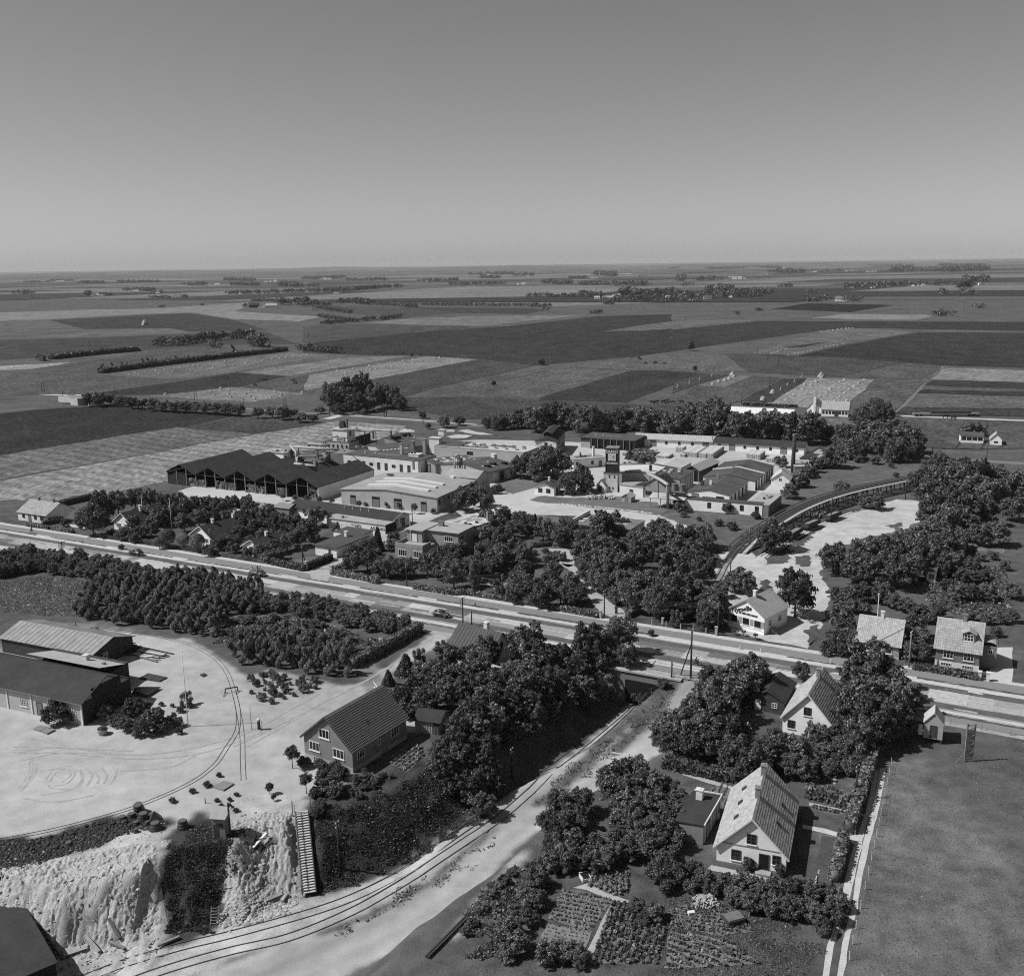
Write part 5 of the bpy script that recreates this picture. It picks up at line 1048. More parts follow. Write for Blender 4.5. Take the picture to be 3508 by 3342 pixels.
# patched roof building
h = blk('patched_roof_barn','barn with patchwork roof of pale and grey sheets and a brick stack','barn',('e',1567,848),('e',1752,893),('e',1872,795),3.2,'flat',1,RENDERD,RENDER,.3,ang=None)
r3 = random.Random(8); pms = [mat('sheet_%d' % k,a,var=.12,scale=.8,fine=.1) for k, a in enumerate((.5,.42,.33,.24,.46,.5))]
for i in range(9):
 for j in range(7): h.put(MB().box((-.3+(i+.5)*(h.W+.6)/9,-.3+(j+.5)*(h.D+.6)/7,3.24+.02*((i+j) % 2)),((h.W+.6)/9-.03,(h.D+.6)/7-.03,.04)),'roof_sheet',r3.choice(pms),h.ro)
h.chimney(h.W*.85,h.D*.72,3.1,5.6,CHIM,.7,.7,h.ro)
h = blk('patched_roof_shed','smaller pale sheet-roofed shed adjoining the patchwork barn','shed',('f',115,792),('f',222,803),('f',310,748),3.,'flat',1,RENDERD,RENDER,.2,ang=None)
for i in range(5):
 for j in range(5): h.put(MB().box(((i+.5)*h.W/5,(j+.5)*h.D/5,3.05+.02*((i+j) % 2)),(h.W/5-.03,h.D/5-.03,.04)),'roof_sheet',pms[(i*2+j) % 3],h.ro)
blk('shack','rickety shack with streaked board roof behind the garden trees','shack',('y',1235,690),('y',1330,705),None,2.6,'u',.8,WOODG,WOODD,.3,None,5,W=7); blk('shack','boarded shack with pale roof touching the long black-roofed office building','shack',('y',1500,690),('y',1690,712),None,2.7,'u',.8,WOODG,WOODG,.3,None,5)
blk('shack','flat little black-roofed shed under the trees by the office building','shack',('e',420,850),('e',500,862),None,2.4,'u',.9,FELT,WHITE2,.3,None,4); blk('shack','shed with streaky grey roof behind the two-chimney bungalow','shack',('y',850,770),('y',930,800),None,2.6,'u',1.,ETERNIT,WOODD,.3,None,5)
# pump canopy, tanks and pipe before the white front range
p0 = Q('w',1100,985); r_ = empty('loading_canopy',p0,math.radians(FA)); tag(r_,'pale loading canopy on posts with twin tanks above it','canopy')
MB().slab([(-5.6,-1.5,3.2),(5.4,-1.5,3.2),(5.4,3.0,3.9),(-5.6,3.0,3.9)],.15).build('canopy_roof',FELTW,r_)
for x_ in (-5.2,-2,2,5): MB().box((x_,-1.1,1.6),(.2,.2,3.3)).build('post',WOODG,r_)
for x_ in (1.5,3.9): MB().tube([(x_,1.4,5.2),(x_,1.4,7.2)],.85,12).build('tank',DUCTG,r_); MB().tube([(x_,1.4,7.2),(x_,1.4,7.4)],.95,12).build('tank_lid',DUCTG,r_)
for x_ in (.6,4.8):
 for y_ in (.6,2.2): MB().box((x_,y_,2.6),(.16,.16,5.2)).build('tank_post',IRON,r_)
MB().box((2.7,1.4,5.1),(4.6,2.2,.2)).build('tank_deck',WOODG,r_); MB().box((3.2,1.2,1.5),(3.,1.6,2.4)).build('plant_box',IRON,r_)
duct('thick pale pipe slanting down past the brick workshop to the canopy',[('w',815,495,9.2),('w',1000,590,9),('w',1098,655,8.6),('w',1098,820,4.2),('w',1098,975,.3)],.5,DUCT,legs=(('w',850,515,9,5),('w',968,575,9,3)))
r_ = empty('slim_flue',Q('w',1060,850)); tag(r_,'slim dark flue pipe in front of the brick workshop','flue'); hz_ = tall(Q('w',1060,850),'w',535); MB().tube([(0,0,0),(0,0,hz_)],.28,8).build('pipe',IRON,r_); MB().tube([(0,0,hz_),(0,0,hz_+.4)],.45,8).build('cap',IRON,r_)
# ---- timber stacks in the yard
tim = mat('sawn_timber',.42,var=.2,scale=2.,isl=.25)
def timber(fr, x, y, L, W_, H_, label):
 p = Q(fr,x,y); r_ = empty('timber_stack',p,math.radians(FA)); tag(r_,label,'timber','sawn timber stacks in the yard')
 n = 4
 for j in range(n):
  mb = MB()
  for i in range(5): mb.box((-W_+W_*(i+.5)/5,L/2,H_*(j+.5)/n),(W_/5-.06,L+.3*((i+j) % 2),H_/n-.07))
  mb.build('board_layer',tim,r_)
TL = 'stack of pale sawn timber in the factory yard'
for (x,y,L,W_,H_) in ((1320,205,4,3.2,2.),(1410,262,13,3,1.9),(1510,275,14,3.,1.9),(1640,285,17,3.,1.9),(1735,290,17,3.4,2.),(1340,270,3,2,1.2),(1110,290,6,5,1.),(1300,100,3,3,.8)): timber('w',x,y,L,W_,H_,TL)
for (x,y,L,W_,H_) in ((835,45,9,3,1.8),(920,62,9,3.6,2.),(1110,100,3,3,1.6)): timber('x',x,y,L,W_,H_,TL)
for (x,y,L,W_,H_) in ((1380,420,6,6,1.6),(1600,440,5,7,1.4),(1200,420,3,5,1.2)): timber('v',x,y,L,W_,H_,TL)
def heap(fr, x, y, W_, D_, H_, label, cat, m, n=60, sz=(.7,.25,.2), name='heap', seed=1, z=0., g=None):
 p = Q(fr,x,y,z); r3 = random.Random(seed); mb = MB()
 for i in range(n):
  u, v = r3.uniform(-1,1), r3.uniform(-1,1); k = max(0,1-max(abs(u),abs(v)))**.6
  mb.box((u*W_/2,v*D_/2,r3.uniform(0,1)*H_*k+sz[2]/2),[q*r3.uniform(.7,1.3) for q in sz],r3.uniform(0,3.1),r3.uniform(-.25,.25),r3.uniform(-.25,.25))
 o = mb.build(name,m,None,p); return tag(o,label,cat,g)
heap('v',1300,350,16,7,3.,'heap of pale waste blocks before the open-fronted shed','heap',mat('waste_blocks',.4,var=.4,scale=1.,isl=.6),140,(1.3,1.,.8),'block_heap',4)
heap('v',960,1062,11,5,2.6,'shaggy heap of pale bark slabs beside the gate lodge','heap',mat('bark_heap',.22,var=.4,scale=1.,isl=.6),160,(1.4,.5,.3),'slab_heap',5)
heap('w',150,850,9,2.4,1.,'scattered pale rubble on the grass below the clock tower','rubble',mat('rubble',.36,var=.3,scale=1.,isl=.5),90,(.6,.5,.4),'rubble_heap',6)
heap('w',740,230,13,8,2.4,'lumber heap under a streaked tarpaulin near the timber stacks','heap',mat('tarred_lumber',.16,var=.5,scale=.6,isl=.6),90,(3,.5,.3),'lumber_heap',7)
def stones(fr, pts, n, label, s=.45, m=None, name='stone', cat='stone', g=None, z=0.):
 ps = [Q(fr,*t,z) for t in pts]; ls = [(ps[i+1]-ps[i]).length for i in range(len(ps)-1)]; T = sum(ls); r3 = random.Random(n)
 me = None
 for k in range(n):
  d = T*(k+.5*r3.random())/n; i = 0
  while i < len(ls)-1 and d > ls[i]: d -= ls[i]; i += 1
  p = ps[i].lerp(ps[i+1],d/ls[i])+Vector((r3.uniform(-.3,.3),r3.uniform(-.3,.3),0))
  if me is None:
   mb = MB().tube([(0,0,-.4),(0,0,-.1),(0,0,.35),(0,0,.5)],[.5,.75,.55,.2],7); me = mb.mesh(name); me.materials.append(m or mat('field_stone',.42,var=.2,scale=2.,obj=True))
  o = mob(name,me,None,None,p,r3.uniform(0,6)); o.scale = (s*r3.uniform(.7,1.5),s*r3.uniform(.7,1.2),s*r3.uniform(.6,1.1)); tag(o,label,cat,g)
stones('z',[(565,105),(830,130),(1130,155),(1450,190),(1650,215),(1890,245)],58,'pale boulder in the row edging the factory lawn',.62,g='boulders edging the lawn')
# ================================================================== open ground north of the highway
yardm = mat('gravel_yard',.40,var=.12,scale=.3,big=.2,fine=.12); sandm = mat('sand_ground',.40,var=.25,scale=.25,big=.2,fine=.25); lawnm = mat('lawn',.12,var=.25,scale=.4,big=.3,fine=.3); meadow = mat('meadow',.105,var=.35,scale=.35,big=.3,fine=.4)
roughm = mat('rough_grass',.075,var=.4,scale=.4,big=.3,fine=.4); soil = mat('garden_soil',.14,var=.3,scale=1.,fine=.3); gpath = mat('garden_path',.34,var=.15,scale=.8,fine=.15); drivem = mat('driveway',.33,var=.12,scale=.5,fine=.15)
gardenm = mat('garden_grass',.07,var=.35,scale=.5,big=.3,fine=.4)
sheet('yard',[('e',-420,617),('e',-280,572),('e',0,600),('e',640,690),('e',900,560),('e',1100,430),('e',1270,330),('e',1500,250),('f',100,230),('f',520,240),('f',850,250),('f',1000,232),('f',1255,272),('g',180,330),('g',640,378),('g',770,330),('g',735,425),('g',600,500),('g',485,600),('g',400,700),('f',1640,752),('f',1500,700),('f',1430,790),('f',1560,830),('f',1700,880),('f',1640,920),('f',1300,900),('f',1290,840),('f',800,800),('f',330,790),('f',200,830),('e',1760,830),('e',1650,760),('e',1560,800),('e',1400,870),('e',1230,930),('e',1210,1010),('e',1140,1010),('e',1120,960),('e',1010,940),('e',800,940),('e',650,840),('e',420,800),('e',300,740),('e',100,720),('e',-150,700),('e',-330,665)],yardm,.010,None,.35,2.)
sheet('lawn',[(185,512),(480,480),(700,500),(700,560),(500,592),(340,640),(230,600)],lawnm,.018,'f',.3,2.); sheet('lawn',[(470,682),(560,650),(760,668),(1160,655),(1260,690),(1420,700),(1500,760),(1430,800),(1280,776),(900,738),(700,712),(560,702)],lawnm,.018,'f',.4,1.5)
sheet('meadow',[('f',1440,800),('f',1640,756),('f',1900,772),('g',390,732),('g',490,610),('g',700,440),('g',860,380),('g',1340,380),('g',1500,470),('g',1290,530),('g',900,595),('g',700,680),('g',420,775),('g',330,870),('g',150,965),('g',-20,900),('f',1720,900)],meadow,.018,None,.5,2.)
sheet('sand_ground',[('g',590,915),('g',840,748),('g',1000,692),('g',1190,638),('g',1335,650),('g',1325,780),('g',1230,830),('g',1100,852),('g',940,890),('g',800,960),('g',745,1060),('k',735,300),('k',795,420),('k',765,520),('k',735,600),('k',700,650),('k',665,745),('k',400,700),('k',180,640),('k',150,600),('k',160,420),('k',40,410),('g',90,1010),('g',165,905),('g',300,830),('g',345,900),('g',440,960)],sandm,.012,None,.6,1.8)
for pts in ([('k',380,150),('k',470,120),('k',560,150),('k',520,230),('k',400,240)],[('k',580,190),('k',660,180),('k',680,240),('k',600,255)],[('k',300,120),('k',360,90),('k',440,140),('k',340,200)],[('g',560,900),('g',660,850),('g',690,870),('g',600,930)],[('g',1130,800),('g',1240,780),('g',1200,830)],[('k',360,340),('k',420,330),('k',430,390),('k',370,400)],[('k',640,640),('k',720,600),('k',730,700),('k',650,740)]): sheet('grass_patch',pts,roughm,.020,None,.7,1.)
sheet('sand_ground',[('u',210,205),('u',330,150),('u',490,180),('u',500,205),('u',330,205)],sandm,.02,None,.5,1.5); sheet('sand_ground',[('u',940,265),('u',1100,235),('u',1300,250),('u',1230,285),('u',1000,290)],sandm,.02,None,.5,1.5); sheet('sand_ground',[('u',1090,190),('u',1220,165),('u',1400,205),('u',1620,240),('u',1400,245)],sandm,.02,None,.6,1.5); sheet('sand_ground',[('u',850,175),('u',1040,165),('u',1060,200),('u',880,200)],sandm,.02,None,.6,1.5)
sheet('driveway',[(575,560),(715,600),(930,452),(1160,312),(1200,250),(1120,240),(1085,335),(900,432),(780,468),(590,545)],drivem,.024,'i',.1,1.5); sheet('driveway',[('i',560,560),('i',730,590),('i',700,640),('i',600,640)],drivem,.032,None,.1,1.5)
sheet('garden_path',[(175,770),(420,732),(640,736),(735,772),(790,880),(750,975),(690,995),(550,930),(640,850),(560,800),(430,760),(200,790)],gpath,.014,'z',.15,1.2); sheet('garden_path',[(690,282),(800,292),(880,382),(980,502),(1100,592),(1195,645),(1180,695),(1080,685),(1000,652),(930,572),(870,432),(760,330)],gpath,.014,'j',.15,1.2)
sheet('garden_path',[(110,410),(140,405),(200,450),(300,430),(300,450),(200,475)],gpath,.014,'j',.1,1.2); sheet('park_lawn',[('f',480,1050),('f',560,1040),('f',640,1090),('f',560,1120)],lawnm,.016,None,.2,1.5)
sheet('driveway',[(1750,935),(1850,958),(1900,950),(1900,740),(1775,742),(1770,830)],gravel_l,.014,'k',.1,1.5); sheet('garden_bed',[(1700,545),(1780,550),(1770,600),(1690,590)],soil,.012,'k',.2,1.); sheet('garden_bed',[('g',1550,900),('g',1750,930),('g',1740,960),('g',1560,930)],soil,.012,None,.2,1.); sheet('garden_bed',[('g',1760,930),('g',1850,930),('g',1850,970),('g',1770,965)],soil,.012,None,.2,1.)
sheet('lawn',[(560,1105),(735,1110),(560,1190),(420,1150)],lawnm,.012,'e',.2,1.5); sheet('ploughed_field',[(745,165),(900,160),(1000,190),(860,230),(760,235)],mat('ploughed',.11,var=.45,scale=1.2,stretch=(.3,2.,1)),.012,'g',.3,3)
sheet('front_garden',[('d',200,742),('d',560,800),('d',560,822),('d',190,760)],gardenm,.012,None,.2,2.)
# railway line behind the factory
def trackbed(pts, width, m, name, z=.015, amp=.2):
 ps = [Q(*t) for t in pts]; L, R = [], []
 for i, p in enumerate(ps):
  d = (ps[min(i+1,len(ps)-1)]-ps[max(i-1,0)]).normalized(); n = Vector((-d.y,d.x,0))*width/2; L.append(p+n); R.append(p-n)
 return sheet(name, L+R[::-1], m, z, None, amp, 4.)
ball = mat('ballast',.16,var=.2,scale=.8,fine=.2)
trackbed([('a',-300,815),('a',250,822),('a',480,832)],4.5,gravel_l,'railway'); trackbed([('a',480,832),('a',1400,905),('b',150,942),('b',620,975),('b',880,1000),('f',240,105)],5.,ball,'railway',.05)
trackbed([('b',100,935),('b',500,962),('b',750,982),('b',880,992)],1.6,gravel_l,'railway_path',.06); trackbed([('g',1340,380),('g',1600,400),('g',1850,415),('g',2100,430)],5.,ball,'railway',.05)
trackbed([('c',1260,925),('c',1420,738),('c',1510,660)],3.,mat('track_soil',.14,var=.3,scale=.5),'farm_track',.05); trackbed([('c',1235,935),('c',1500,945),('c',2100,968)],4.,gravel_l,'farm_road',.06); trackbed([('b',30,960),('b',150,930)],5.,gravel_l,'level_crossing',.07)
# lane on the east side
lane_m = mat('lane_gravel',.44,var=.15,scale=.6,fine=.2)
for pts in ([(1090,232),(1130,226),(1100,430),(1040,650),(992,850),(955,1085),(900,1300),(860,1600),(820,1600),(860,1300),(920,1085),(945,900),(985,700),(1040,500)],[(1055,250),(1085,240),(1050,440),(1005,600),(960,800),(915,1000),(870,1120),(810,1310),(770,1600),(725,1600),(770,1310),(830,1130),(870,960),(905,800),(960,630),(1010,480)]): sheet('lane',pts,lane_m,.03,'s',.07,1.6)
sheet('garden_path',[(620,575),(760,600),(900,645),(960,632),(940,705),(920,682),(880,662),(750,627),(620,597)],lane_m,.024,'s',.06,1.); sheet('garden_path',[(60,820),(260,862),(430,905),(420,925),(250,892),(40,850)],gpath,.024,'s',.06,1.)
sheet('lawn',[(650,480),(890,530),(880,625),(760,590),(640,570)],gardenm,.016,'s',.1,1.); sheet('lawn',[(740,640),(870,665),(800,900),(690,860)],gardenm,.016,'s',.1,1.)
# ================================================================== vegetation
LD = leaf_mat('leaves_dark',.095,.3); LM_ = leaf_mat('leaves_mid',.135,.3); LL = leaf_mat('leaves_pale',.18,.3); LF = leaf_mat('leaves_blossom',.12,.3,.13); LC = leaf_mat('needles',.05,.1); LS = leaf_mat('leaves_grey',.19,.3); BARK = mat('bark',.06,var=.3,scale=3.,obj=True)
def leaf_cloud(seed, lobes, n, size, jit=.55, flat=.6, inner=.12):
 """leaf-sized quads spread over lobes: each lobe (cx,cy,cz,rx,ry,rz)"""
 r = np.random.default_rng(seed); lobes = np.array(lobes); ar = (lobes[:,3]*lobes[:,5])
 k = r.choice(len(lobes), n, p=ar/ar.sum())
 d = r.normal(size=(n,3)); d /= np.linalg.norm(d,axis=1)[:,None]; d[:,2] = np.where((d[:,2] < -.2) & (r.random(n) < .6), -d[:,2], d[:,2])
 rad = 1-np.abs(r.normal(size=n))*inner-(r.random(n) < .12)*r.random(n)*.5
 c = lobes[k,:3]+d*lobes[k,3:]*rad[:,None]
 nn = d+r.normal(size=(n,3))*jit; nn /= np.linalg.norm(nn,axis=1)[:,None]
 t = np.cross(nn,r.normal(size=(n,3))); t /= np.linalg.norm(t,axis=1)[:,None]; b = np.cross(nn,t)
 s = size*(.6+.8*r.random(n))[:,None]
 V = np.stack([c-t*s-b*s*flat, c+t*s-b*s*flat*.6, c+t*s*.9+b*s*flat, c-t*s*.7+b*s*flat*.8],1).reshape(-1,3)
 return V, np.arange(n*4).reshape(-1,4)
def mk_lobes(seed, n, spread_, r0, r1, low=-.6, top=.95, squash=.9):
 r = random.Random(seed); L = [(0,0,-.05,.62,.62,.62)]
 for i in range(n):
  a = i*2.399+r.uniform(-.4,.4); z = low+(top-low)*((i+.5)/n)**.9; w_ = math.sqrt(max(.05,1-(z*.92)**2))*spread_*r.uniform(.75,1.05); q = r.uniform(r0,r1)*(1-.25*max(0,z))
  L.append((w_*math.cos(a),w_*math.sin(a),z*.78,q,q,q*squash))
 S = []
 for (x,y,z,q,_1,_2) in L[1:]:               # every limb carries smaller sprays
  S.append((x,y,z,q*.85,q*.85,q*.8))
  for j in range(7):
   a = r.uniform(0,6.28); e = r.uniform(-.35,1.); ce = math.sqrt(1-e*e) if abs(e) < 1 else 0; k = r.uniform(.28,.52)*q; d = q*r.uniform(.75,1.12)
   S.append((x+d*ce*math.cos(a),y+d*ce*math.sin(a),z+d*e*.9,k,k,k*.75))
 return L[:1]+S
CR = {}
def crown(kind, lobes_, n, size, m, **kw):
 V, F_ = leaf_cloud(len(CR)*13+5, lobes_, n, size, **kw); me = np_mesh('crown_'+kind, V, F_); me.materials.append(m); CR.setdefault(kind,[]).append(me)
for sd in range(3): crown('b',mk_lobes(sd,17,.72,.26,.40),6500,.050,LM_,jit=.8,inner=.2)
for sd in range(2): crown('d',mk_lobes(sd+20,15,.70,.30,.44),6500,.050,LD,jit=.8,inner=.2)
for sd in range(2): crown('l',mk_lobes(sd+40,18,.72,.24,.36),6500,.046,LF,jit=.8,inner=.2)
for sd in range(2): crown('w',mk_lobes(sd+45,18,.72,.24,.36),6500,.046,LL,jit=.8,inner=.2)
for sd in range(2): crown('f',[(random.Random(sd*50+k).uniform(-.6,.6),random.Random(sd*50+k+9).uniform(-.6,.6),random.Random(sd*70+k).uniform(-.9,.8),.28,.28,.42) for k in range(16)],2600,.062,LM_,jit=.9,inner=.35)
for sd in range(2): crown('p',[(.5*math.cos(k*2.4+sd)*(1-.3*(k/18)**2),.5*math.sin(k*2.4+sd)*(1-.3*(k/18)**2),-.85+1.7*((k*7) % 18)/18,.36-.004*k,.36-.004*k,.34) for k in range(18)],3600,.070,LS,jit=.9,inner=.25)
crown('g',[(0,0,0,.96,.96,.96)],4000,.055,LM_,jit=.5,inner=.05)
cl = []
for k in range(9):
 z = -.9+1.8*k/9; q = .95*(1-k/9.5)
 for j in range(6): cl.append((q*.6*math.cos(j*1.05+k),q*.6*math.sin(j*1.05+k),z,q*.42+.04,q*.42+.04,.12))
crown('c',cl,3600,.07,LC,jit=.6)
def mk_trunk(seed):
 r = random.Random(seed); mb = MB().tube([(0,0,-.3),(.01,0,.5),(.03,.02,1.0)],[.085,.065,.045],7)
 for i in range(5): a = i*1.26+r.uniform(-.3,.3); z = r.uniform(.5,.85); mb.tube([(.01,0,z),(.28*math.cos(a),.28*math.sin(a),z+.35),(.5*math.cos(a),.5*math.sin(a),z+.75)],[.035,.022,.008],5)
 me = mb.mesh('trunk'); me.materials.append(BARK); return me
TRK = [mk_trunk(k) for k in range(3)]
vr = random.Random(99); NT = [0]
def plant_at(p, R, ar, kind, name, label, cat, group, trunk=True, lift=.35, hz=None):
 NT[0] += 1
 z0 = float(hgt(p.x,p.y)); zc = R*ar*(1 if trunk else .82)+(lift*R if trunk else 0)
 me = vr.choice(CR[kind]); sc = (R*vr.uniform(.92,1.1),R*vr.uniform(.92,1.1),R*ar*vr.uniform(.92,1.08))
 if trunk:
  r_ = empty(name,(p.x,p.y,z0),vr.uniform(0,6.28)); tag(r_,label,cat,group)
  c_ = mob('crown',me,r_,None,(0,0,zc)); c_.scale = sc
  t_ = mob('trunk',vr.choice(TRK),r_); k = (zc+.1*R); t_.scale = (max(R,1)*.75,max(R,1)*.75,k)
  return r_
 o = mob(name,me,None,None,(p.x,p.y,z0+zc),vr.uniform(0,6.28)); o.scale = sc; return tag(o,label,cat,group)
def T(fr, lst, name, label, cat, group=None, ar=1.05, trunk=True, lift=-.05, grow=1.06):
 """crowns given as x,y,width[kind[aspect]] in the photo; the distance follows from the foot on the ground"""
 for it in lst.split():
  a = it.split(','); x, y, w_ = float(a[0]), float(a[1]), float(a[2]); kd = a[3] if len(a) > 3 else vr.choice('bbbd'); q = float(a[4]) if len(a) > 4 else ar*vr.uniform(.88,1.15)
  wp = w_*FR[fr][2]*grow; z = 3.; zg = 0.
  for _ in range(14):
   p = Q(fr,x,y,z); zg = .5*zg+.5*float(hgt(p.x,p.y)); R = wp/2/pxm(p); z = zg+(R*q*(1 if trunk else .82)+(lift*R if trunk else 0))
  lb = label
  if name.endswith('tree') and group: lb = {'w':'pale-leaved ','l':'blossom-flecked ','f':'airy '}.get(kd,'')+('broad-crowned ' if R > 4 else 'small-crowned ' if R < 2.1 else '')+label
  plant_at(p,R,q,kd,name,lb,cat,group,trunk,lift)
def fill(fr, poly, step, r0, r1, kinds, name, label, cat, group, ar=1., trunk=False, z=0., jitter=.4, seed=1, skip=0.):
 ps = [Q(fr,*t,z) if len(t) == 2 else Q(*t,z) for t in poly]; xs = [p.x for p in ps]; ys = [p.y for p in ps]; r3 = random.Random(seed); y = min(ys); k = 0
 while y < max(ys):
  x = min(xs)+(step/2 if k % 2 else 0)
  while x < max(xs):
   px, py = x+r3.uniform(-jitter,jitter)*step, y+r3.uniform(-jitter,jitter)*step
   if r3.random() >= skip and bool(inside(np.array(px),np.array(py),ps)): plant_at(Vector((px,py,0)),r3.uniform(r0,r1),ar*r3.uniform(.85,1.2),r3.choice(kinds),name,label,cat,group,trunk)
   x += step
  y += step*.87; k += 1
def hedge(label, pts, width, height, m=None, dens=70, size=.2, name='hedge', group=None, z=0.):
 ps = [Q(*t,z) if not isinstance(t,Vector) else t for t in pts]; r = np.random.default_rng(len(label)+int(abs(ps[0].x)*10)); V = []; core = MB(); o_ = ps[0]
 for i in range(len(ps)-1):
  a, b = ps[i]-o_, ps[i+1]-o_; za, zb = float(hgt(ps[i].x,ps[i].y))-o_.z, float(hgt(ps[i+1].x,ps[i+1].y))-o_.z; d = b-a; L = d.length; d = d/L; nrm = Vector((-d.y,d.x,0)); n = int(L*dens*(width+2*height)/4)
  core.bar(a+Vector((0,0,za+height*.46)),b+Vector((0,0,zb+height*.46)),width*.8,height*.9)
  t = r.random(n)*L; side = r.random(n)*(width+2*height); wob = .88+.2*np.array([float(vnoise(q*.6+i*9,o_.x,1.,4)) for q in t])
  off = np.where(side < height, -width/2, np.where(side < height+width, side-height-width/2, width/2))*wob; zz = np.where(side < height, side, np.where(side < height+width, height, side-height-width))*wob
  off += r.normal(size=n)*.06; zz += r.normal(size=n)*.06
  nn = np.stack([np.where(side < height,-1,np.where(side < height+width,0,1))*nrm.x, np.where(side < height,-1,np.where(side < height+width,0,1))*nrm.y, np.where((side >= height) & (side < height+width),1,.25)],1)+r.normal(size=(n,3))*.6
  nn /= np.linalg.norm(nn,axis=1)[:,None]; tt = np.cross(nn,r.normal(size=(n,3))); tt /= np.linalg.norm(tt,axis=1)[:,None]; bb = np.cross(nn,tt)
  c = np.stack([a.x+d.x*t+nrm.x*off, a.y+d.y*t+nrm.y*off, za+(zb-za)*t/L+zz],1); s_ = size*(.6+.8*r.random(n))[:,None]
  V.append(np.stack([c-tt*s_-bb*s_*.6, c+tt*s_-bb*s_*.5, c+tt*s_+bb*s_*.6, c-tt*s_*.8+bb*s_*.6],1).reshape(-1,3))
 V = np.concatenate(V); nv = len(V); cv = np.array(core.v); cf = np.array(core.f)+nv
 me = np_mesh(name, np.concatenate([V,cv]), np.concatenate([np.arange(nv).reshape(-1,4),cf])); me.materials.append(m or LD)
 o = mob(name,me,None,None,o_); return tag(o,label,'hedge',group)
def tufts(name, label, poly, n, h0, h1, m, z=0., seed=1, kind='stuff', top=True, cat='scrub'):
 """rank grass and weeds: upright blades and leaf clumps over a polygon, one mass"""
 ps = [G(*t) for t in poly]; r = np.random.default_rng(seed); xs = np.array([p.x for p in ps]); ys = np.array([p.y for p in ps])
 X = r.uniform(xs.min(),xs.max(),n*3); Y = r.uniform(ys.min(),ys.max(),n*3); k = inside(X+(vnoise(X,Y,.5,61)-.5)*3.2+(vnoise(X,Y,1.6,62)-.5)*1.6,Y+(vnoise(X,Y,.5,63)-.5)*3.2,ps); X, Y = X[k][:n], Y[k][:n]; n = len(X); Z = hgt(X,Y)
 hh = h0+(h1-h0)*r.random(n)**2; a = r.random(n)*6.28; w_ = hh*(.35+.4*r.random(n)); lean = r.normal(size=(n,2))*hh[:,None]*1.0
 dx, dy = np.cos(a)*w_, np.sin(a)*w_
 V = np.stack([np.stack([X-dx,Y-dy,Z-.05],1),np.stack([X+dx,Y+dy,Z-.05],1),np.stack([X+dx*.7+lean[:,0],Y+dy*.7+lean[:,1],Z+hh],1),np.stack([X-dx*.6+lean[:,0],Y-dy*.6+lean[:,1],Z+hh*.9],1)],1).reshape(-1,3)
 me = np_mesh(name,V,np.arange(n*4).reshape(-1,4)); me.materials.append(m); o = mob(name,me); o['kind'] = 'stuff'; o['label'] = label; o['category'] = cat; return o
# ---- gardens west of the works gate
T('d','690,725,230,d 760,640,190 880,590,160 1010,565,150 1120,570,150 1240,600,130 1190,700,160,d 1090,690,130 1300,680,140 1420,640,170 1540,620,150 1650,640,160 1740,610,140 1850,610,130 1380,740,150 1490,705,120 1820,760,140 1900,700,120 745,555,110 1000,740,110 1130,790,120 640,700,150 1330,595,150,l 1700,700,120 1600,710,110','garden_tree','leafy garden tree among the bungalows along the highway','tree','garden trees west of the works gate')
T('d','930,830,110 1050,810,110 830,825,70 1640,905,110 1560,955,100 1690,890,120 1740,935,100 1850,830,110 380,690,80 480,745,60 1000,860,80 1770,880,90 1880,880,90','bush','rounded garden bush behind the highway fence','bush','garden bushes along the highway fence',.95,False)
T('d','1255,850,112,g 1375,870,96,g 1475,880,112,g 1190,885,84,g','clipped_tree','clipped globe tree on a short trunk by the fence','tree','clipped globe trees',.95,True,.45)
T('e','60,830,150 120,760,140 250,800,150 180,880,150 330,870,170 450,860,150 560,900,150 480,960,140 400,1000,120 300,1030,120 130,1010,110 390,930,120 40,930,130 210,960,120','garden_tree','leafy tree in the thick gardens before the long black-roofed building','tree','garden trees before the office building')
T('e','620,800,170,w 760,890,90,l','blossoming_tree','pale-flowering tree beside the lettered carport','tree','blossoming trees by the carport')
T('e','220,1065,150 610,965,80 830,850,80 330,1090,110 110,1080,90 260,1110,110','bush','dark bush by the flat-roofed house hedge','bush','bushes by the flat-roofed house',.95,False)
T('e','368,655,42 457,668,46 548,670,42 645,680,42 738,685,42 1355,738,50 940,710,44 1240,722,36 1145,715,32','small_tree','small round young tree along the hall front','tree','young trees along the hall front',1.1,True,.7)
T('e','830,700,26 990,716,32 1170,732,32 1497,768,46 1040,714,24','bush','little bush against the hall wall','bush','bushes against the hall wall',1.,False)
T('e','1740,680,180 1850,660,160 1800,620,120 1900,690,120 1690,705,100 1955,605,62 1985,600,60','yard_tree','broad tree by the shaded side of the pale hall','tree','trees by the shaded side of the pale hall')
T('e','1080,970,100,c,1.9 1200,970,110 1185,1020,100','garden_tree','tree between the flat-roofed house and the villa','tree','trees beside the villa drive')
T('e','900,1080,140 980,1040,140 1000,1130,160 880,1150,140 1060,1100,120 1150,1180,160 1230,1195,140 1320,1190,140 1450,1165,150 1500,1100,110 1560,1085,120 1620,1085,130 1700,1065,130 1650,1140,140 1560,1200,150 1760,1180,130 1870,1130,150 1930,1070,150 1750,925,120 1720,970,100 1880,1210,130 1960,1150,140 1090,1190,120','park_tree','dense tree in the planting round the brick villa','tree','trees round the brick villa')
T('e','1650,1235,200,w 1900,960,190,l','pale_tree','pale-leaved round tree standing out in the dark park','tree','pale trees in the park')
T('e','1800,1235,120,f,1.7','weeping_tree','slim drooping birch at the park edge beside the villa','tree')
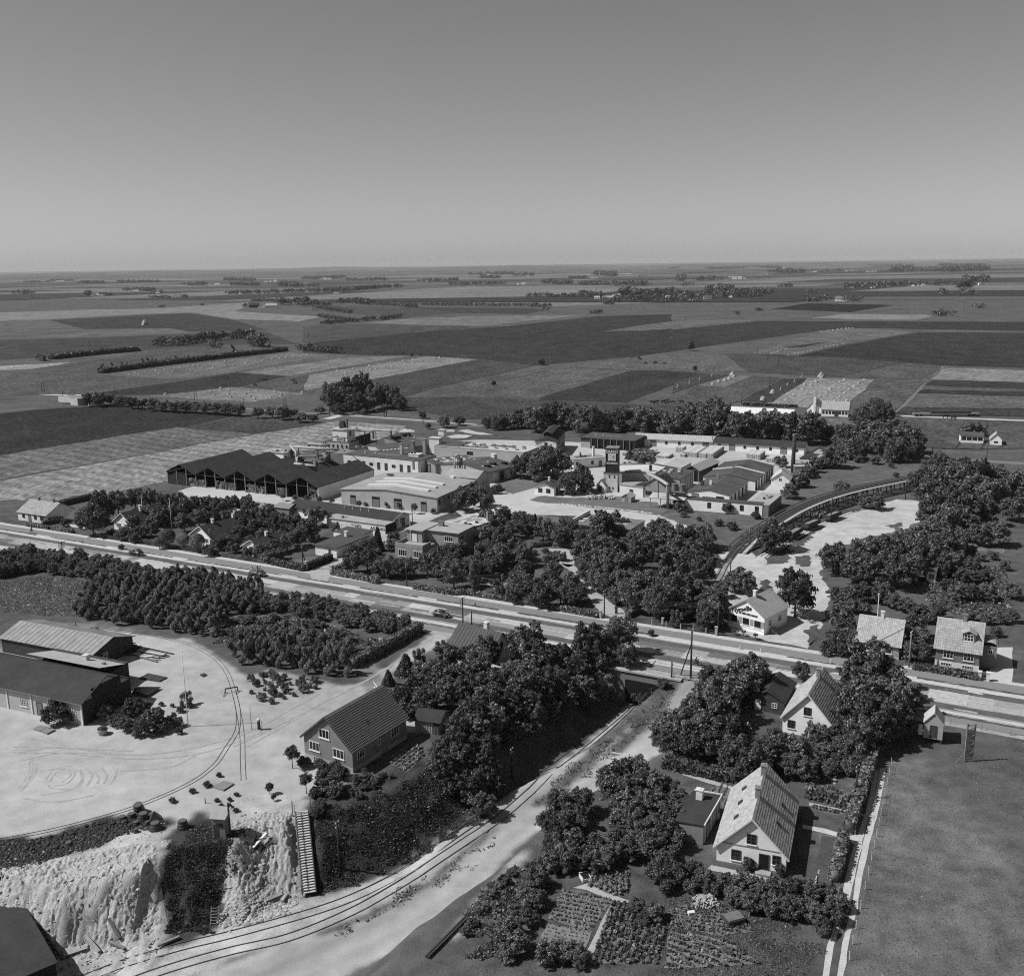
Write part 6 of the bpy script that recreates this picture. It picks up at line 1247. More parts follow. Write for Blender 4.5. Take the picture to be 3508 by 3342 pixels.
# ---- the park
PK = ('park_tree','dense leafy tree in the park behind the highway hedge','tree','trees of the park')
T('f','150,825,140 270,800,140 220,880,160 390,845,140 340,905,150 450,870,130 570,900,150 640,930,130 740,885,150 790,910,130 700,955,130 270,1000,180 370,1060,180 250,1095,190 420,1100,150 200,1180,170 1030,885,240 980,960,170 1135,935,140 860,960,110 880,1015,150 960,1045,190 860,1085,160 1080,1065,190 1000,1125,190 900,1155,160 1180,1055,180 1280,1005,180 1350,945,160 1450,905,170 1380,1025,200 1300,1095,210 1480,1005,190 1560,955,170 1640,960,160 1720,950,140 1790,1000,130 1600,1060,210 1500,1125,220 1650,1150,210 1720,1085,170 1200,1165,210 1100,1185,190 1000,1205,160',*PK)
T('f','510,850,72,c,2.0 860,525,170,d 905,570,120','park_conifer','dark conifer by the factory lawn','tree','dark conifers')
T('f','1170,885,120,f 100,1110,120,f,1.8 60,1200,110,f,1.8','weeping_tree','loose drooping birch in the park','tree','birches of the park')
T('f','750,560,140,w','blossoming_tree','pale blossoming tree beside the gate lodge','tree')
T('j','1000,325,190 900,335,150 960,420,140 1080,430,170 1185,425,190 1290,460,190 1400,440,220,d 1520,470,260,d 1620,440,200 1700,500,170,d 1480,560,250,d 1600,580,220,d 1390,570,190 1200,540,200,f 1120,520,140 1700,610,180 1560,700,120,f',*PK)
T('j','430,345,150 380,430,170 470,465,190 560,525,170 620,430,160 700,500,180 780,425,150 800,535,140 850,500,130 645,335,130 600,260,90 340,525,120 250,500,90 60,425,100,f,1.8 90,290,100,f,1.8','park_tree','tree in the round shrubbery by the park path','tree','trees by the park path')
T('j','590,190,60,d 700,230,95 500,200,60 220,425,64 180,420,50 670,205,50 640,245,60','bush','clipped dark bush beside the curved park path','bush','bushes by the curved park path',.8,False)
T('j','1810,660,180 1860,560,150 1780,720,130 1900,480,130 1930,600,100','roadside_tree','tree between the park and the stone works office','tree','trees west of the works office')
T('f','400,430,160 350,455,110 470,400,150 560,400,190 640,420,190 720,410,160 690,350,120 600,345,140 520,455,140','yard_tree','broad tree in the clump before the mill house','tree','tree clump before the mill house')
T('f','530,515,90,g 1300,385,120 1380,380,80 1220,345,90,c 1600,740,110,l 1740,825,42,d 1930,745,72 1620,790,60','bush','bush on the factory grounds','bush','bushes on the factory grounds',.9,False)
# ---- belt behind the factory
T('f','240,110,110 330,100,120 430,80,160 520,80,170 620,65,180 720,65,170 850,85,160 930,95,180 1020,115,140 1160,85,170 1250,75,190 1330,105,160 1420,95,140 1530,130,160 1620,115,190 1700,95,190 1800,70,180 1900,95,190','belt_tree','tall dark tree in the belt behind the factory','tree','tree belt behind the factory',1.05,True,-.3,1.3)
T('g','60,190,190 150,200,150 240,212,160 330,205,170 420,195,150 500,205,150 670,222,150 790,252,100 890,262,130 980,272,150 1050,235,130 1065,292,150 1150,302,180 1200,235,130 1270,292,150 1290,342,110 1190,352,140 900,342,110 810,392,130 960,345,110 90,90,100 40,105,90 560,205,130,c,1.4','belt_tree','dark tree in the eastern belt behind the timber yard','tree','eastern tree belt',1.05,True,-.3,1.25)
T('g','1450,392,100 1530,402,50 1600,425,110 1380,432,80 1190,490,40 1160,432,40 540,592,110,l 600,522,110,l 650,472,110,l 690,442,90,l 640,542,60 170,692,90 335,737,60 490,412,90 860,572,100,l 190,802,70 110,782,50,d 1060,655,120 1000,662,80 960,395,60 1060,400,70 700,420,80','bush','bush in the rough meadow along the trestle line','bush','bushes in the meadow by the trestle',.85,False)
T('g','450,862,190,d 400,892,130','tree','dense tree shading the start of the trestle','tree','trees at the start of the trestle')
WD = ('wood_tree','dark tree in the wood east of the gravel waste','tree','wood east of the gravel waste')
T('g','1350,540,170 1450,522,180 1560,522,210 1680,522,210 1790,522,170 1420,602,200,d 1550,622,210,d 1480,682,220,d 1590,702,220,d 1400,722,150 1700,602,200 1800,602,150 1900,560,170 1520,782,200 1620,802,170 1430,792,130,l 1730,722,170 1700,852,150 1800,852,150 1380,852,150 1300,902,160 1220,882,110,l 1450,932,180 1550,902,150 1360,982,190 1240,982,200 1130,982,200,d 1000,982,200,d 930,1062,180,d 1060,1062,200,d 1180,1082,200,d 810,1002,190,d 1300,1062,150 1450,1022,160 1900,700,150',*WD)
T('g','1560,1002,140 1650,952,140 1650,1042,130 1560,1092,130 1480,1092,140 1730,1092,120 1780,980,110 1850,1040,120 1700,990,110','orchard_tree','fruit tree in the allotment orchard','tree','orchard trees',.8,True,0.,.62)
T('k','580,410,250,d','lone_tree','broad dark tree alone on the sand behind the works office','tree')
T('k','840,425,190,d 900,435,190,d 980,405,200,d 1100,405,200 1170,455,150 930,485,150 1000,505,120 1250,482,150 1330,525,160 1400,565,120 1450,525,150 1560,405,160 1650,405,160 1750,405,160 1500,355,130 1600,305,150 1700,305,130 1500,245,150 1420,205,150 1560,205,140 1650,225,140 1640,545,120 1740,565,120 1830,565,110 1800,645,110 1900,400,150 1900,550,120','orchard_tree','tree in the gardens behind the two brick houses','tree','garden trees behind the brick houses',.9,True,0.,.72)
T('k','860,560,170,l 890,625,150 930,685,140 870,735,130 790,722,140,f 860,762,80 1300,625,170 1320,705,160 1270,765,130 1350,775,120 1070,747,62 950,770,70','shrub','thick shrub beside the pale brick house','shrub','shrubs beside the pale brick house',1.,False)
T('k','20,60,150 10,150,130,d 20,270,150,d 80,465,160,d 60,535,170,d 120,545,120 20,525,100 240,335,160 295,375,110 200,345,110','roadside_tree','dark tree round the track west of the works office','tree','trees round the track')
for it in ('205,640,30','262,645,30','335,665,32'): T('k',it,'small_tree','tiny flat-topped ornamental tree before the works office','tree','ornamental trees before the works office',.6,True,1.2)
# ---- south of the highway
UP = ('young_poplar','upright young poplar in the roadside plantation','poplar','young poplar plantation')
fill('h',[(570,900),(620,780),(880,650),(1340,620),(1750,680),(1969,740),('i',230,800),('i',150,900),('i',0,900),(1650,1060),(1250,1010),(860,960)],2.3,1.0,1.4,'pp',*UP,1.5,True,0,.35,2)
fill('m',[(-40,270),(150,215),(500,250),(880,310),(890,500),(560,450),(150,395),(20,390)],2.2,.95,1.35,'pp','young_poplar','upright young poplar in the corner plantation by the driveway','poplar','corner plantation',1.6,True,0,.35,3)
fill('h',[(100,560),(220,440),(600,480),(1000,530),(1170,590),(1130,640),(880,680),(600,610),(300,590)],2.4,1.1,1.65,'bbw','thicket_shrub','dense roadside thicket shrub beside the verge','shrub','roadside thicket',.95,False,0,.4,4)
fill('h',[(-200,560),(120,440),(240,430),(240,600),(-200,640)],3.,1.4,2.1,'bbd','thicket_shrub','dense roadside thicket shrub at the grass plot','shrub','roadside thicket by the grass plot',.95,False,0,.4,14)
fill('i',[(0,700),(300,810),(640,810),(930,880),(1150,930),(1370,1000),(1290,1060),(1000,1040),(700,950),(450,890),(0,880)],2.6,1.1,1.7,'bbwl','flowering_shrub','mixed shrub in the roadside planting near the cottage lane','shrub','roadside shrubs near the cottage lane',1.,False,0,.4,5)
fill('i',[(0,930),(450,920),(700,990),(1000,1070),(1260,1090),(900,1270),(850,1200),(450,1130),(0,1080)],3.1,.7,1.3,'bbw','scrub_bush','low bush in the overgrown plot','bush','low bushes of the overgrown plot',.7,False,0,.45,6,.3)
tufts('weeds','rank grass and weeds of the overgrown plot',[('i',-100,900),('i',450,900),('i',700,980),('i',1000,1060),('i',1280,1090),('i',900,1280),('i',-100,1100)],12000,.15,.5,LM_,0,11)
tufts('weeds','rank grass of the roadside plot',[('h',-100,640),('h',300,600),('h',620,620),('h',800,690),('h',600,760),('h',560,900),('h',-100,850)],9000,.10,.26,LM_,0,12)
hedge('clipped hedge with stakes along the cottage lane',[('i',890,1290),('i',1150,1150),('i',1400,1005)],1.5,2.0,LM_)
T('m','1290,375,170,c 1390,320,110,f 1160,475,110,c 1440,435,200 1600,335,190 1780,325,190 1550,505,240 1700,485,220 1850,435,200 1930,525,200 1360,565,190 1250,640,170 1450,640,200 1600,605,220 1750,605,230,d 1880,655,200,d 1180,612,110','cottage_tree','leafy tree in the garden of the metal-roofed cottage','tree','trees round the metal-roofed cottage')
T('m','1300,722,160 1530,225,36 1570,215,36 1200,690,90','bush','low bush by the white swing gate','bush','bushes by the swing gate',.8,False)
CT = ('cutting_tree','dark tree on the steep side of the railway cutting','tree','trees of the railway cutting')
T('m','1700,765,120,l 1680,865,190,d 1800,875,220,l 1900,865,220,d 1650,985,210,d 1780,1005,220,d 1900,1005,230,d 1550,1025,170 1700,1125,220,d 1850,1135,230,d 1600,1155,190,d 1750,1255,210,d 1900,1255,220,d',*CT)
T('n','150,180,200 80,255,210 330,335,220,w 560,235,220 700,225,200,d 980,255,230,d 800,305,220,d 850,435,200,w 650,405,240,d 720,515,230,d 550,455,240,d 400,445,230 250,405,220 1000,435,200,w 900,545,190,d 450,565,230,d 300,565,220 150,545,220 50,425,210 50,655,230,d 200,695,240,l 350,645,200,d 500,685,210,d 620,625,190,d 100,805,210,l 300,805,190,d 400,765,170,d',*CT)
T('n','460,135,300,b 480,300,190,l','maple_tree','big round maple behind the metal-roofed cottage','tree','maples behind the cottage')
T('n','900,135,270 1050,95,290 1150,195,260 1200,275,180','oak_tree','large spreading tree overhanging the cutting by the highway railing','tree','large trees by the highway railing')
T('q','1550,155,220,d 1700,105,230,d 1850,155,240,d 1650,285,220,d 1800,325,230,d 1920,305,230,d 1880,455,200,d',*CT)
ER = ('roadside_tree','leafy tree in the row east of the gravel road','tree','tree row east of the gravel road')
T('n','1850,425,250 1780,555,250 1700,645,250 1600,705,230 1500,765,220 1550,855,240,d 1650,885,230,d 1750,785,250 1860,655,250,d 1920,545,200 1930,785,210 1450,835,150',*ER)
T('o','560,250,200 480,302,220 400,382,220 320,452,220 350,562,200,d 450,562,200,d 240,530,200',*ER)
GT = ('garden_tree','fruit tree in the garden between the two white houses','tree','garden trees between the two white houses')
T('o','700,622,190 800,642,170 620,652,170 885,560,120 930,580,110,d 960,562,110,d 480,652,170 560,702,160 770,702,130 850,730,110',*GT)
T('o','1180,205,230 1120,272,220 1250,272,210 1150,382,250 1280,372,230 1350,352,170 1200,482,230,d 1080,462,190,d 1300,462,190,d 1120,562,190,d','lane_tree','towering tree at the top of the lane','tree','towering trees at the top of the lane',1.1)
T('o','820,222,90','roadside_tree','small dark tree by itself on the highway verge','tree')
T('o','1050,622,140 1100,642,130 940,642,110 970,722,90 1060,722,90 1130,702,80 1000,680,80','bush','shrub in the strip garden by the lane','shrub','shrubs of the strip garden by the lane',1.,False)
ST = ('shrubbery_tree','dense shrubby tree west of the white gabled house','tree','shrubbery west of the white gabled house')
T('r','700,455,240 800,545,230 600,585,190 850,425,210,d 700,625,190 1050,255,190,l 1150,205,210 1280,185,210,l 1100,335,220,l 1250,335,240 1380,305,230 1500,325,190 1580,405,170 1400,435,240 1300,485,230 1500,505,220 1590,545,170 1180,425,190,l 1300,625,240 1450,645,240 1540,705,180 1380,765,240 1250,765,210 1500,845,220,d 1450,955,200,d 1560,965,180,d',*ST,.95)
T('r','1150,575,180,l','blossoming_shrub','white-blossoming elder over the garden fence','shrub',None,1.,False)
T('r','1120,665,150 1100,805,190 950,755,190 800,725,210,l 650,745,170 750,845,220 620,885,190 880,855,190 1000,875,200 520,1005,180 450,1105,180 520,1155,160,d 400,1255,180 480,1305,140,d 1700,935,170,d 1680,1055,140 1780,995,140 1500,1055,140,d 1280,1205,140 1400,1255,150 1330,1305,120','hedge_shrub','overgrown hedge shrub between gravel road and vegetable garden','shrub','overgrown hedge by the vegetable garden',.85,False)
T('r','340,1375,190,l 380,1485,210,l 280,1445,190,l 600,1565,190,l 700,1545,200 800,1535,150 850,1605,150 300,1565,150','blossoming_shrub','flowering shrub at the foot of the vegetable garden','shrub','flowering shrubs by the vegetable garden',.85,False)
T('r','330,955,80 270,1015,100 180,1115,100 100,1225,110 40,1335,100 230,1060,70 -10,1400,90','road_shrub','weedy shrub on the strip beside the gravel road','shrub','weedy shrubs beside the gravel road',.7,False)
T('s','60,965,110 150,925,140 250,935,150 350,965,150 450,965,150 560,965,150 660,985,150 760,985,150 820,1025,140 300,1045,150 420,1065,150 540,1085,150 640,1095,150 720,1125,150 800,1125,150 740,1195,130,d 860,1065,100,d 200,1010,120','front_shrub','dense shrub in the thicket before the white gabled house','shrub','thicket before the white gabled house',.9,False)
for x, y, w_ in ((295,810,74),(480,850,60)): T('s','%d,%d,%d' % (x,y,w_),'climber','climbing shrub against the white gable wall','shrub','climbers on the white gable',1.4,False)
hedge('tall clipped hedge between the two white house gardens',[('o',110,715),('o',350,770),('o',560,800)],1.6,1.7,LD); hedge('clipped hedge closing the garden behind the white gabled house',[('s',640,400),('s',760,430),('s',900,478)],1.5,1.9,LD); hedge('tall hedge along the lane above the garden path',[('s',1045,170),('s',1000,330),('s',950,470),('s',902,630)],1.4,1.9,LM_); hedge('hedge along the lane below the garden path',[('s',872,675),('s',845,800),('s',808,925)],1.3,1.6,LM_)
hedge('dark clipped hedge before the flat-roofed house',[('e',290,1165),('e',535,1215)],1.4,1.6,LD); hedge('dark hedge beside the factory drive',[('e',552,1205),('e',735,1130)],1.3,1.7,LD); hedge('long clipped hedge of the villa park beside the highway',[('e',742,1240),('e',1000,1290),('e',1090,1310)],1.3,1.4,LM_); hedge('hedge turning in along the factory drive',[('e',750,1235),('e',860,1185)],1.2,1.4,LD)
hedge('long low clipped hedge bounding the park from the highway path',[('i',1350,690),('i',1650,738),('j',0,512),('j',500,600),('j',985,690)],1.1,1.1,LM_); hedge('short hedge by the park gate',[('j',1200,690),('j',1290,640)],1.3,1.3,LM_); hedge('dark low hedge before the dark brick house',[('k',1290,870),('k',1480,900),('k',1690,938)],1.2,1.1,LD)
hedge('curved dark hedge at the head of the park path',[('z',170,715),('z',450,690),('z',720,725)],1.,1.1,LD); hedge('hedge between cornfield and cottages',[('d',430,625),('d',690,565)],1.6,1.8,LD); hedge('low hedge before the whitewashed cottage',[('d',205,770),('d',365,792)],1.,1.,LM_); hedge('low hedge before the small white cottage',[('d',390,798),('d',550,820)],1.,1.,LM_)
hedge('hedge between the two western cottages',[('d',320,765),('d',470,735)],1.4,1.5,LD)
# yard planting
T('l','420,755,190,d','yard_bush','large dense dark bush against the workshop front','bush',None,.9,False)
T('l','550,775,90,d 800,745,130,w 860,805,120 1000,725,190 940,835,130 1060,705,130 1160,795,190 1080,855,150 1200,855,120 1330,815,90 1020,905,60 1265,800,60','yard_shrub','shrub in the planting island before the workshop','shrub','planting island before the workshop',.9,False)
T('l','1400,650,120,f 1350,720,60 1290,690,34 1208,680,40 1300,770,50 1340,880,60','yard_shrub','loose small shrub round the flagpole','shrub','shrubs round the flagpole',1.,False)
fill('m',[(90,500),(250,440),(500,490),(740,530),(640,585),(430,660),(220,705),(130,620)],1.9,.4,.95,'bbwf','bed_shrub','small shrub in the sandy planting bed','shrub','shrubs of the sandy planting bed',.9,False,0,.45,7,.15)
T('m','435,1050,115,d 540,1245,115,d','standard_tree','small lollipop tree on the sand by the pantiled house','tree','lollipop trees by the pantiled house',1.,True,1.)
T('q','270,318,62,d 300,390,40,d','standard_tree','tiny dark tree near the head of the stairs','tree','tiny trees near the stairs',1.,True,.6)
T('m','530,1115,110,d 640,1125,90,d 700,1065,90 760,1075,90 820,1110,80 680,1180,110,d 760,1160,120,d','house_shrub','dark shrub under the gable of the pantiled house','shrub','shrubs under the pantiled gable',.8,False)
T('q','700,275,190,d 760,335,140,d 620,355,110,d 650,445,110,d 800,215,120,d 630,500,90,d','bank_shrub','dark shrub at the top of the overgrown bank','shrub','shrubs at the top of the bank',.8,False)
T('q','920,262,80 1060,262,80 970,315,70 900,355,80 1130,222,46 1180,232,46 1000,242,70 980,192,50 1040,300,70 1100,240,50 940,380,70','currant_bush','currant bush in rows below the pantiled house','bush','currant bushes',.9,False)
for it in ('1640,225,44,d','1550,295,60,d','1440,345,50,d','1290,415,56,d'): T('p',it,'sand_shrub','lone small shrub on the bare sand near the slag heap','shrub','lone shrubs on the sand',.8,False)
tufts('bank_scrub','scrub and rank grass covering the bank beside the stairs',[('q',570,540),('q',720,480),('q',1000,440),('q',1300,280),('q',1500,220),('q',1800,200),('q',1900,480),('q',1760,610),('q',1500,790),('q',1200,950),('q',900,1060),('q',615,1130)],80000,.05,.17,leaf_mat('scrub_leaf',.080,.4),-2.5,21)
tufts('spur_scrub','dark scrub covering the quarry spur',[('p',1500,600),('p',1760,650),('p',1800,800),('p',1700,1250),('p',1560,1380),('p',1280,1440),('p',1200,1200),('p',1190,950),('p',1300,760)],46000,.05,.17,leaf_mat('scrub_leaf',.080,.4),-2,22)
tufts('strip_grass','grass strip between rails and gravel road',[('n',500,1313),('n',850,1010),('n',1130,800),('n',1400,560),('n',1540,470),('n',1600,480),('n',1400,700),('n',1150,900),('n',950,1060),('n',600,1313)],9000,.07,.2,LM_,-4.5,23)
tufts('strip_grass','weeds along the rails',[('q',640,1410),('q',1000,1290),('q',1500,1010),('q',1969,680),('q',1969,720),('q',1500,1060),('q',1000,1330),('q',700,1430)],2200,.10,.28,LS,-6,24)
tufts('bank_weeds','weeds on the bank between gravel road and garden hedge',[('r',0,1600),('r',250,1260),('r',470,930),('r',560,880),('r',620,960),('r',420,1200),('r',250,1600)],9000,.08,.25,LM_,-2,28)
tufts('road_weeds','weeds on the strip east of the gravel road',[('r',-100,1420),('r',100,1180),('r',330,920),('r',400,960),('r',250,1180),('r',60,1430)],6000,.08,.28,LM_,-3,25)
tufts('pasture_grass','rough grass of the pasture beside the lane',[('s',1140,240),('s',1400,250),('s',1900,60),('s',2000,60),('s',2100,1700),('s',930,1700),('s',1000,1000),('s',1080,560)],9000,.05,.12,leaf_mat('pasture_leaf',.2,.4),0,26)
tufts('garden_grass','rough garden grass below the white gabled house',[('r',1480,1100),('r',1969,1250),('s',520,1180),('s',760,1330),('s',700,1700),('r',1450,1750),('r',1500,1380)],16000,.05,.14,LM_,0,29)
# ================================================================== rails, trestle, wagons
RAIL = mat('rail_steel',.09,var=.2,scale=3.,rough=.5); SLEEP = mat('sleeper',.07,var=.3,scale=2.)
def spline(ps, n=6):
 out = []
 for i in range(len(ps)-1):
  p0, p1, p2, p3 = ps[max(i-1,0)], ps[i], ps[i+1], ps[min(i+2,len(ps)-1)]
  for j in range(n):
   t = j/n; out.append(.5*((2*p1)+(p2-p0)*t+(2*p0-5*p1+4*p2-p3)*t*t+(3*p1-p0-3*p2+p3)*t**3))
 return out+[ps[-1]]
def offset(ps, d):
 out = []
 for i, p in enumerate(ps):
  t = ps[min(i+1,len(ps)-1)]-ps[max(i-1,0)]; t.z = 0; t.normalize(); out.append(p+Vector((-t.y,t.x,0))*d)
 return out
def track(ps, gauge, label, z=None, w_=.09, group=None, sleepers=0., sl=None, name='railway_track'):
 ps = spline(ps,5); o_ = ps[0].copy()
 if z is None: ps = [Vector((p.x,p.y,float(hgt(p.x,p.y))+(.06 if gauge > 1 else .03))) for p in ps]
 r_ = empty(name,o_); tag(r_,label,'railway track',group)
 for sg in (-1,1):
  q = offset(ps,sg*gauge/2); mb = MB()
  for i in range(len(q)-1): mb.bar(q[i]-o_,q[i+1]-o_,w_,.09 if gauge > 1.3 else .14 if gauge > 1 else .05)
  mb.build('rail',RAIL,r_)
 if sleepers:
  me = MB().box((0,0,0),(sl or gauge+1.,.28,.16)).mesh('sleeper'); me.materials.append(SLEEP); d = 0.
  for i in range(len(ps)-1):
   a, b = ps[i], ps[i+1]; L = (b-a).length
   while d < L: p = a.lerp(b,d/L); mob('sleeper',me,r_,None,p-o_-Vector((0,0,.14)),math.atan2((b-a).y,(b-a).x)+math.pi/2); d += sleepers
   d -= L
 return r_
track([Q('q',*t,DEP) for t in ((-1300,1830),(-850,1650),(-400,1515),(0,1418),(600,1250),(950,1120),(1300,945),(1600,760),(1850,595))]+[Q('n',*t,DEP) for t in ((260,1330),(500,1150),(760,960),(980,780),(1180,610),(1300,470))],1.43,'track under the bank running into the cutting shade')
track([Q('q',*t,DEP) for t in ((-1100,1930),(-750,1770),(-400,1650),(0,1540),(400,1448),(800,1290),(1200,1085),(1600,850),(1969,625))]+[Q('n',*t,DEP) for t in ((460,1312),(640,1155),(810,1015),(1080,790),(1270,610),(1380,470))],1.43,'track nearer the gravel road passing under the highway')
track([Q('p',*t) for t in ((-300,760),(130,690),(500,612),(1000,470),(1400,300),(1600,160),(1700,20))]+[Q('l',*t) for t in ((1775,880),(1785,740),(1755,600),(1700,445),(1600,330),(1420,232),(1150,168),(850,124),(560,92),(120,45),(-300,-10))],.7,'narrow gauge track curving round the gravel yard',w_=.07)
track([Q('l',*t) for t in ((1825,1250),(1818,1100),(1815,940),(1795,780),(1762,620))],.7,'short narrow gauge siding crossing the yard drive',w_=.07)
# trestle
def tz(k): return [0,0,0,.3,1.2,2.4,3.2,3.2,3.2,3.2,3.2,3.2,3.2,3.2][k]
gp = [('k',20,440),('k',110,320),('g',150,1040),('g',205,955),('g',265,895),('g',335,840),('g',430,782),('g',560,706),('g',700,645),('g',850,598),('g',1000,562),('g',1200,522),('g',1400,486),('g',1560,460)]
TP = [Q(*t,tz(k)+.1) for k, t in enumerate(gp)]; TS = spline(TP,5)
track(TP[:5],1.2,'rails curving over the sand to the foot of the trestle',z=1,w_=.14,sleepers=.75)
r_ = track(TP[3:],1.2,'long curved timber trestle with sleepered track and a plank walkway',z=1,w_=.14,sleepers=.8,sl=3.0,name='trestle'); r_['category'] = 'trestle'
o_ = TP[3].copy(); PLK = mat('plank_pale',.34,var=.25,scale=2.,isl=.2); PL2 = mat('plank_dark',.055,var=.3,scale=1.)
core = spline(TP[3:],5)
for d0, w_, m_, nm in ((-2.6,.9,PLK,'walkway'),(2.5,.5,PL2,'guard_beam'),(-3.2,.25,PL2,'guard_beam')):
 q = offset(core,d0)
 for i in range(len(q)-1): MB().bar(q[i]-o_-Vector((0,0,.1)),q[i+1]-o_-Vector((0,0,.1)),w_,.14).build(nm,m_,r_)
mb = MB()
for d0 in (-1.6,1.6):
 q = offset(core,d0)
 for i in range(len(q)-1): mb.bar(q[i]-o_-Vector((0,0,.45)),q[i+1]-o_-Vector((0,0,.45)),.35,.5)
mb.build('girder',PL2,r_)
for i in range(8,len(core)-1,2):
 p = core[i]; t = core[i+1]-core[i-1]; t.z = 0; t.normalize(); n = Vector((-t.y,t.x,0)); zz = p.z-.5
 mb = MB()
 for d0 in (-2.6,-1.,1.,2.4): a = p+n*d0-o_; mb.bar(Vector((a.x,a.y,p.z-o_.z-.5)),Vector((a.x+n.x*d0*.12,a.y+n.y*d0*.12,-o_.z)),.26)
 mb.bar(p+n*-2.8-o_-Vector((0,0,.6)),p+n*2.6-o_-Vector((0,0,.6)),.25).bar(p+n*-2.6-o_-Vector((0,0,.8)),p+n*2.4-o_-Vector((0,0,zz+.2)),.15).build('bent',PL2,r_)
sid = [Q('g',*t) for t in ((380,990),(520,900),(640,830),(800,765),(930,715),(1050,690))]
trackbed([('g',380,990),('g',520,905),('g',640,835),('g',800,770),('g',930,718)],2.2,gravel_l,'siding_bed',.03,.15); track(sid,1.2,'siding below the trestle',w_=.14)
ss = spline(sid,5)
def wagon(p, d, label):
 r_ = empty('goods_wagon',Vector((p.x,p.y,0)),math.atan2(d.y,d.x)); tag(r_,label,'wagon','open wagons under the trestle')
 for (c,s_) in (((0,-1.1,1.6),(7.2,.1,1.1)),((0,1.1,1.6),(7.2,.1,1.1)),((-3.55,0,1.6),(.1,2.2,1.1)),((3.55,0,1.6),(.1,2.2,1.1))): MB().box(c,s_).build('side_board',WOODD,r_)
 MB().box((0,0,1.0),(7.2,2.2,.16)).build('floor',SLEEP,r_); MB().box((0,0,1.5),(6.9,2.0,.6)).build('load',mat('wagon_load',.2,var=.4,scale=3.),r_); MB().box((0,0,.8),(7.,.5,.25)).build('underframe',IRON,r_)
 for x_ in (-2.2,2.2):
  for y_ in (-.6,.6): MB().tube([(x_,y_-.06,.55),(x_,y_+.06,.55)],.42,12).build('wheel',IRON,r_)
 for x_ in (-3.75,3.75):
  for y_ in (-.8,.8): MB().tube([(x_-.15,y_,1.),(x_+.15,y_,1.)],.16,8).build('buffer',IRON,r_)
for i in (7,11,15): wagon(ss[i],ss[i+1]-ss[i],'dark open goods wagon standing under the trestle')
heap('g',700,735,10,3,.6,'broken planks dumped on the slope under the trestle','planks',PLK,40,(2.5,.25,.12),'plank_heap',31)
# ================================================================== poles
PWOOD = mat('pole_wood',.04,var=.3,scale=2.); INS = mat('insulator',.6,var=.05)
def pole(b, t, arms=0, label='', group=None, r=.13, fr=None, strut=None, m=None, name='telephone_pole', cat='pole', z=None, ball=0, two=False):
 p = Q(*b,0) if z is not None and z == 0 else G(*b); h_ = tall(p,*((b[0],t)))
 r_ = empty(name,p); tag(r_,label,cat,group)
 MB().tube([(0,0,-.4),(0,0,h_*.5),(0,0,h_)],[r*1.15,r,r*.8],8).build('shaft',m or PWOOD,r_,smooth=True)
 ax = HN if not two else HU
 for k in range(arms):
  z_ = h_-.25-.42*k; MB().bar(ax*-1.0+Vector((0,0,z_)),ax*1.0+Vector((0,0,z_)),.1,.1).build('cross_arm',PWOOD,r_)
  for e in (-.9,-.45,.45,.9): MB().tube([ax*e+Vector((0,0,z_+.05)),ax*e+Vector((0,0,z_+.24))],.07,6).build('insulator',INS,r_)
 if not arms and cat == 'pole':
  for k in range(4): MB().tube([(.17*(-1)**k,0,h_-.15-.3*k),(.17*(-1)**k,0,h_+.05-.3*k)],.07,6).build('insulator',INS,r_)
 if strut: q = G(b[0],*strut)-p; MB().tube([q,(0,0,h_*.72)],.11,7).build('strut',m or PWOOD,r_)
 if ball: MB().tube([(0,0,h_),(0,0,h_+.15),(0,0,h_+.3)],[.02,.16,.02],8).build('finial',INS,r_)
 return p+Vector((0,0,h_))
tops = []
tops.append(pole(('h',480,520),337,4,'roadside telephone pole rising out of the thicket')); tops.append(pole(('i',195,745),520,4,'four-armed telephone pole on the verge by the poplar plantation')); tops.append(pole(('i',1720,960),757,4,'four-armed telephone pole behind the metal-roofed cottage')); tops.append(pole(('n',1676,376),12,0,'tall strutted pole at the head of the gravel road',strut=(1600,352),r=.17,two=True))
pole(('i',1785,975),850,0,'plain pole beside the metal-roofed cottage'); pole(('n',1533,392),250,0,'short pole by the bridge railing')
ftops = [pole(('d',1580,925),790,0,'far-side pole before the two-chimney bungalow'),pole(('e',523,1205),1010,0,'strutted pole by the factory gate pillar',strut=(550,1190)),pole(('e',1300,1328),1152,0,'pole in the villa hedge'),pole(('j',267,565),362,0,'pole in the long park hedge'),pole(('j',1028,690),482,0,'pole beside the park gate'),pole(('j',1880,822),570,0,'pole between park and works office'),pole(('k',100,668),480,0,'pole at the corner of the works office yard') if False else Q('j',1885,570,8.),pole(('k',1268,862),640,0,'grey pole between the two brick houses',m=WOODG)]
pole(('o',1100,885),705,0,'pole in the hedge by the lane bend'); pole(('o',1052,715),470,0,'slender tall pole in the strip garden',r=.08); pole(('s',705,1000),875,2,'two-armed pole in the shrub thicket'); pole(('n',338,1130),897,0,'lamp pole deep in the cutting shade'); pole(('q',795,935),570,0,'pole standing on the overgrown bank')
for b_, t_, lb in ((('g',298,940),805,'pole at the start of the trestle'),(('g',180,1135),1010,'pole beside the curving rails on the sand'),(('g',795,775),632,'pole in front of the trestle middle'),(('g',1246,640),515,'pole near the far end of the trestle'),(('g',1410,372),283,'pole by the eastern railway'),(('g',1740,405),290,'pole before the white sheds by the railway'),(('v',1630,462),240,'stout pole behind the clock tower'),(('x',1610,80),0,'thin pole by the far store'),(('f',1835,300),200,'pole beside the white row building')): pole(b_,t_,0,lb)
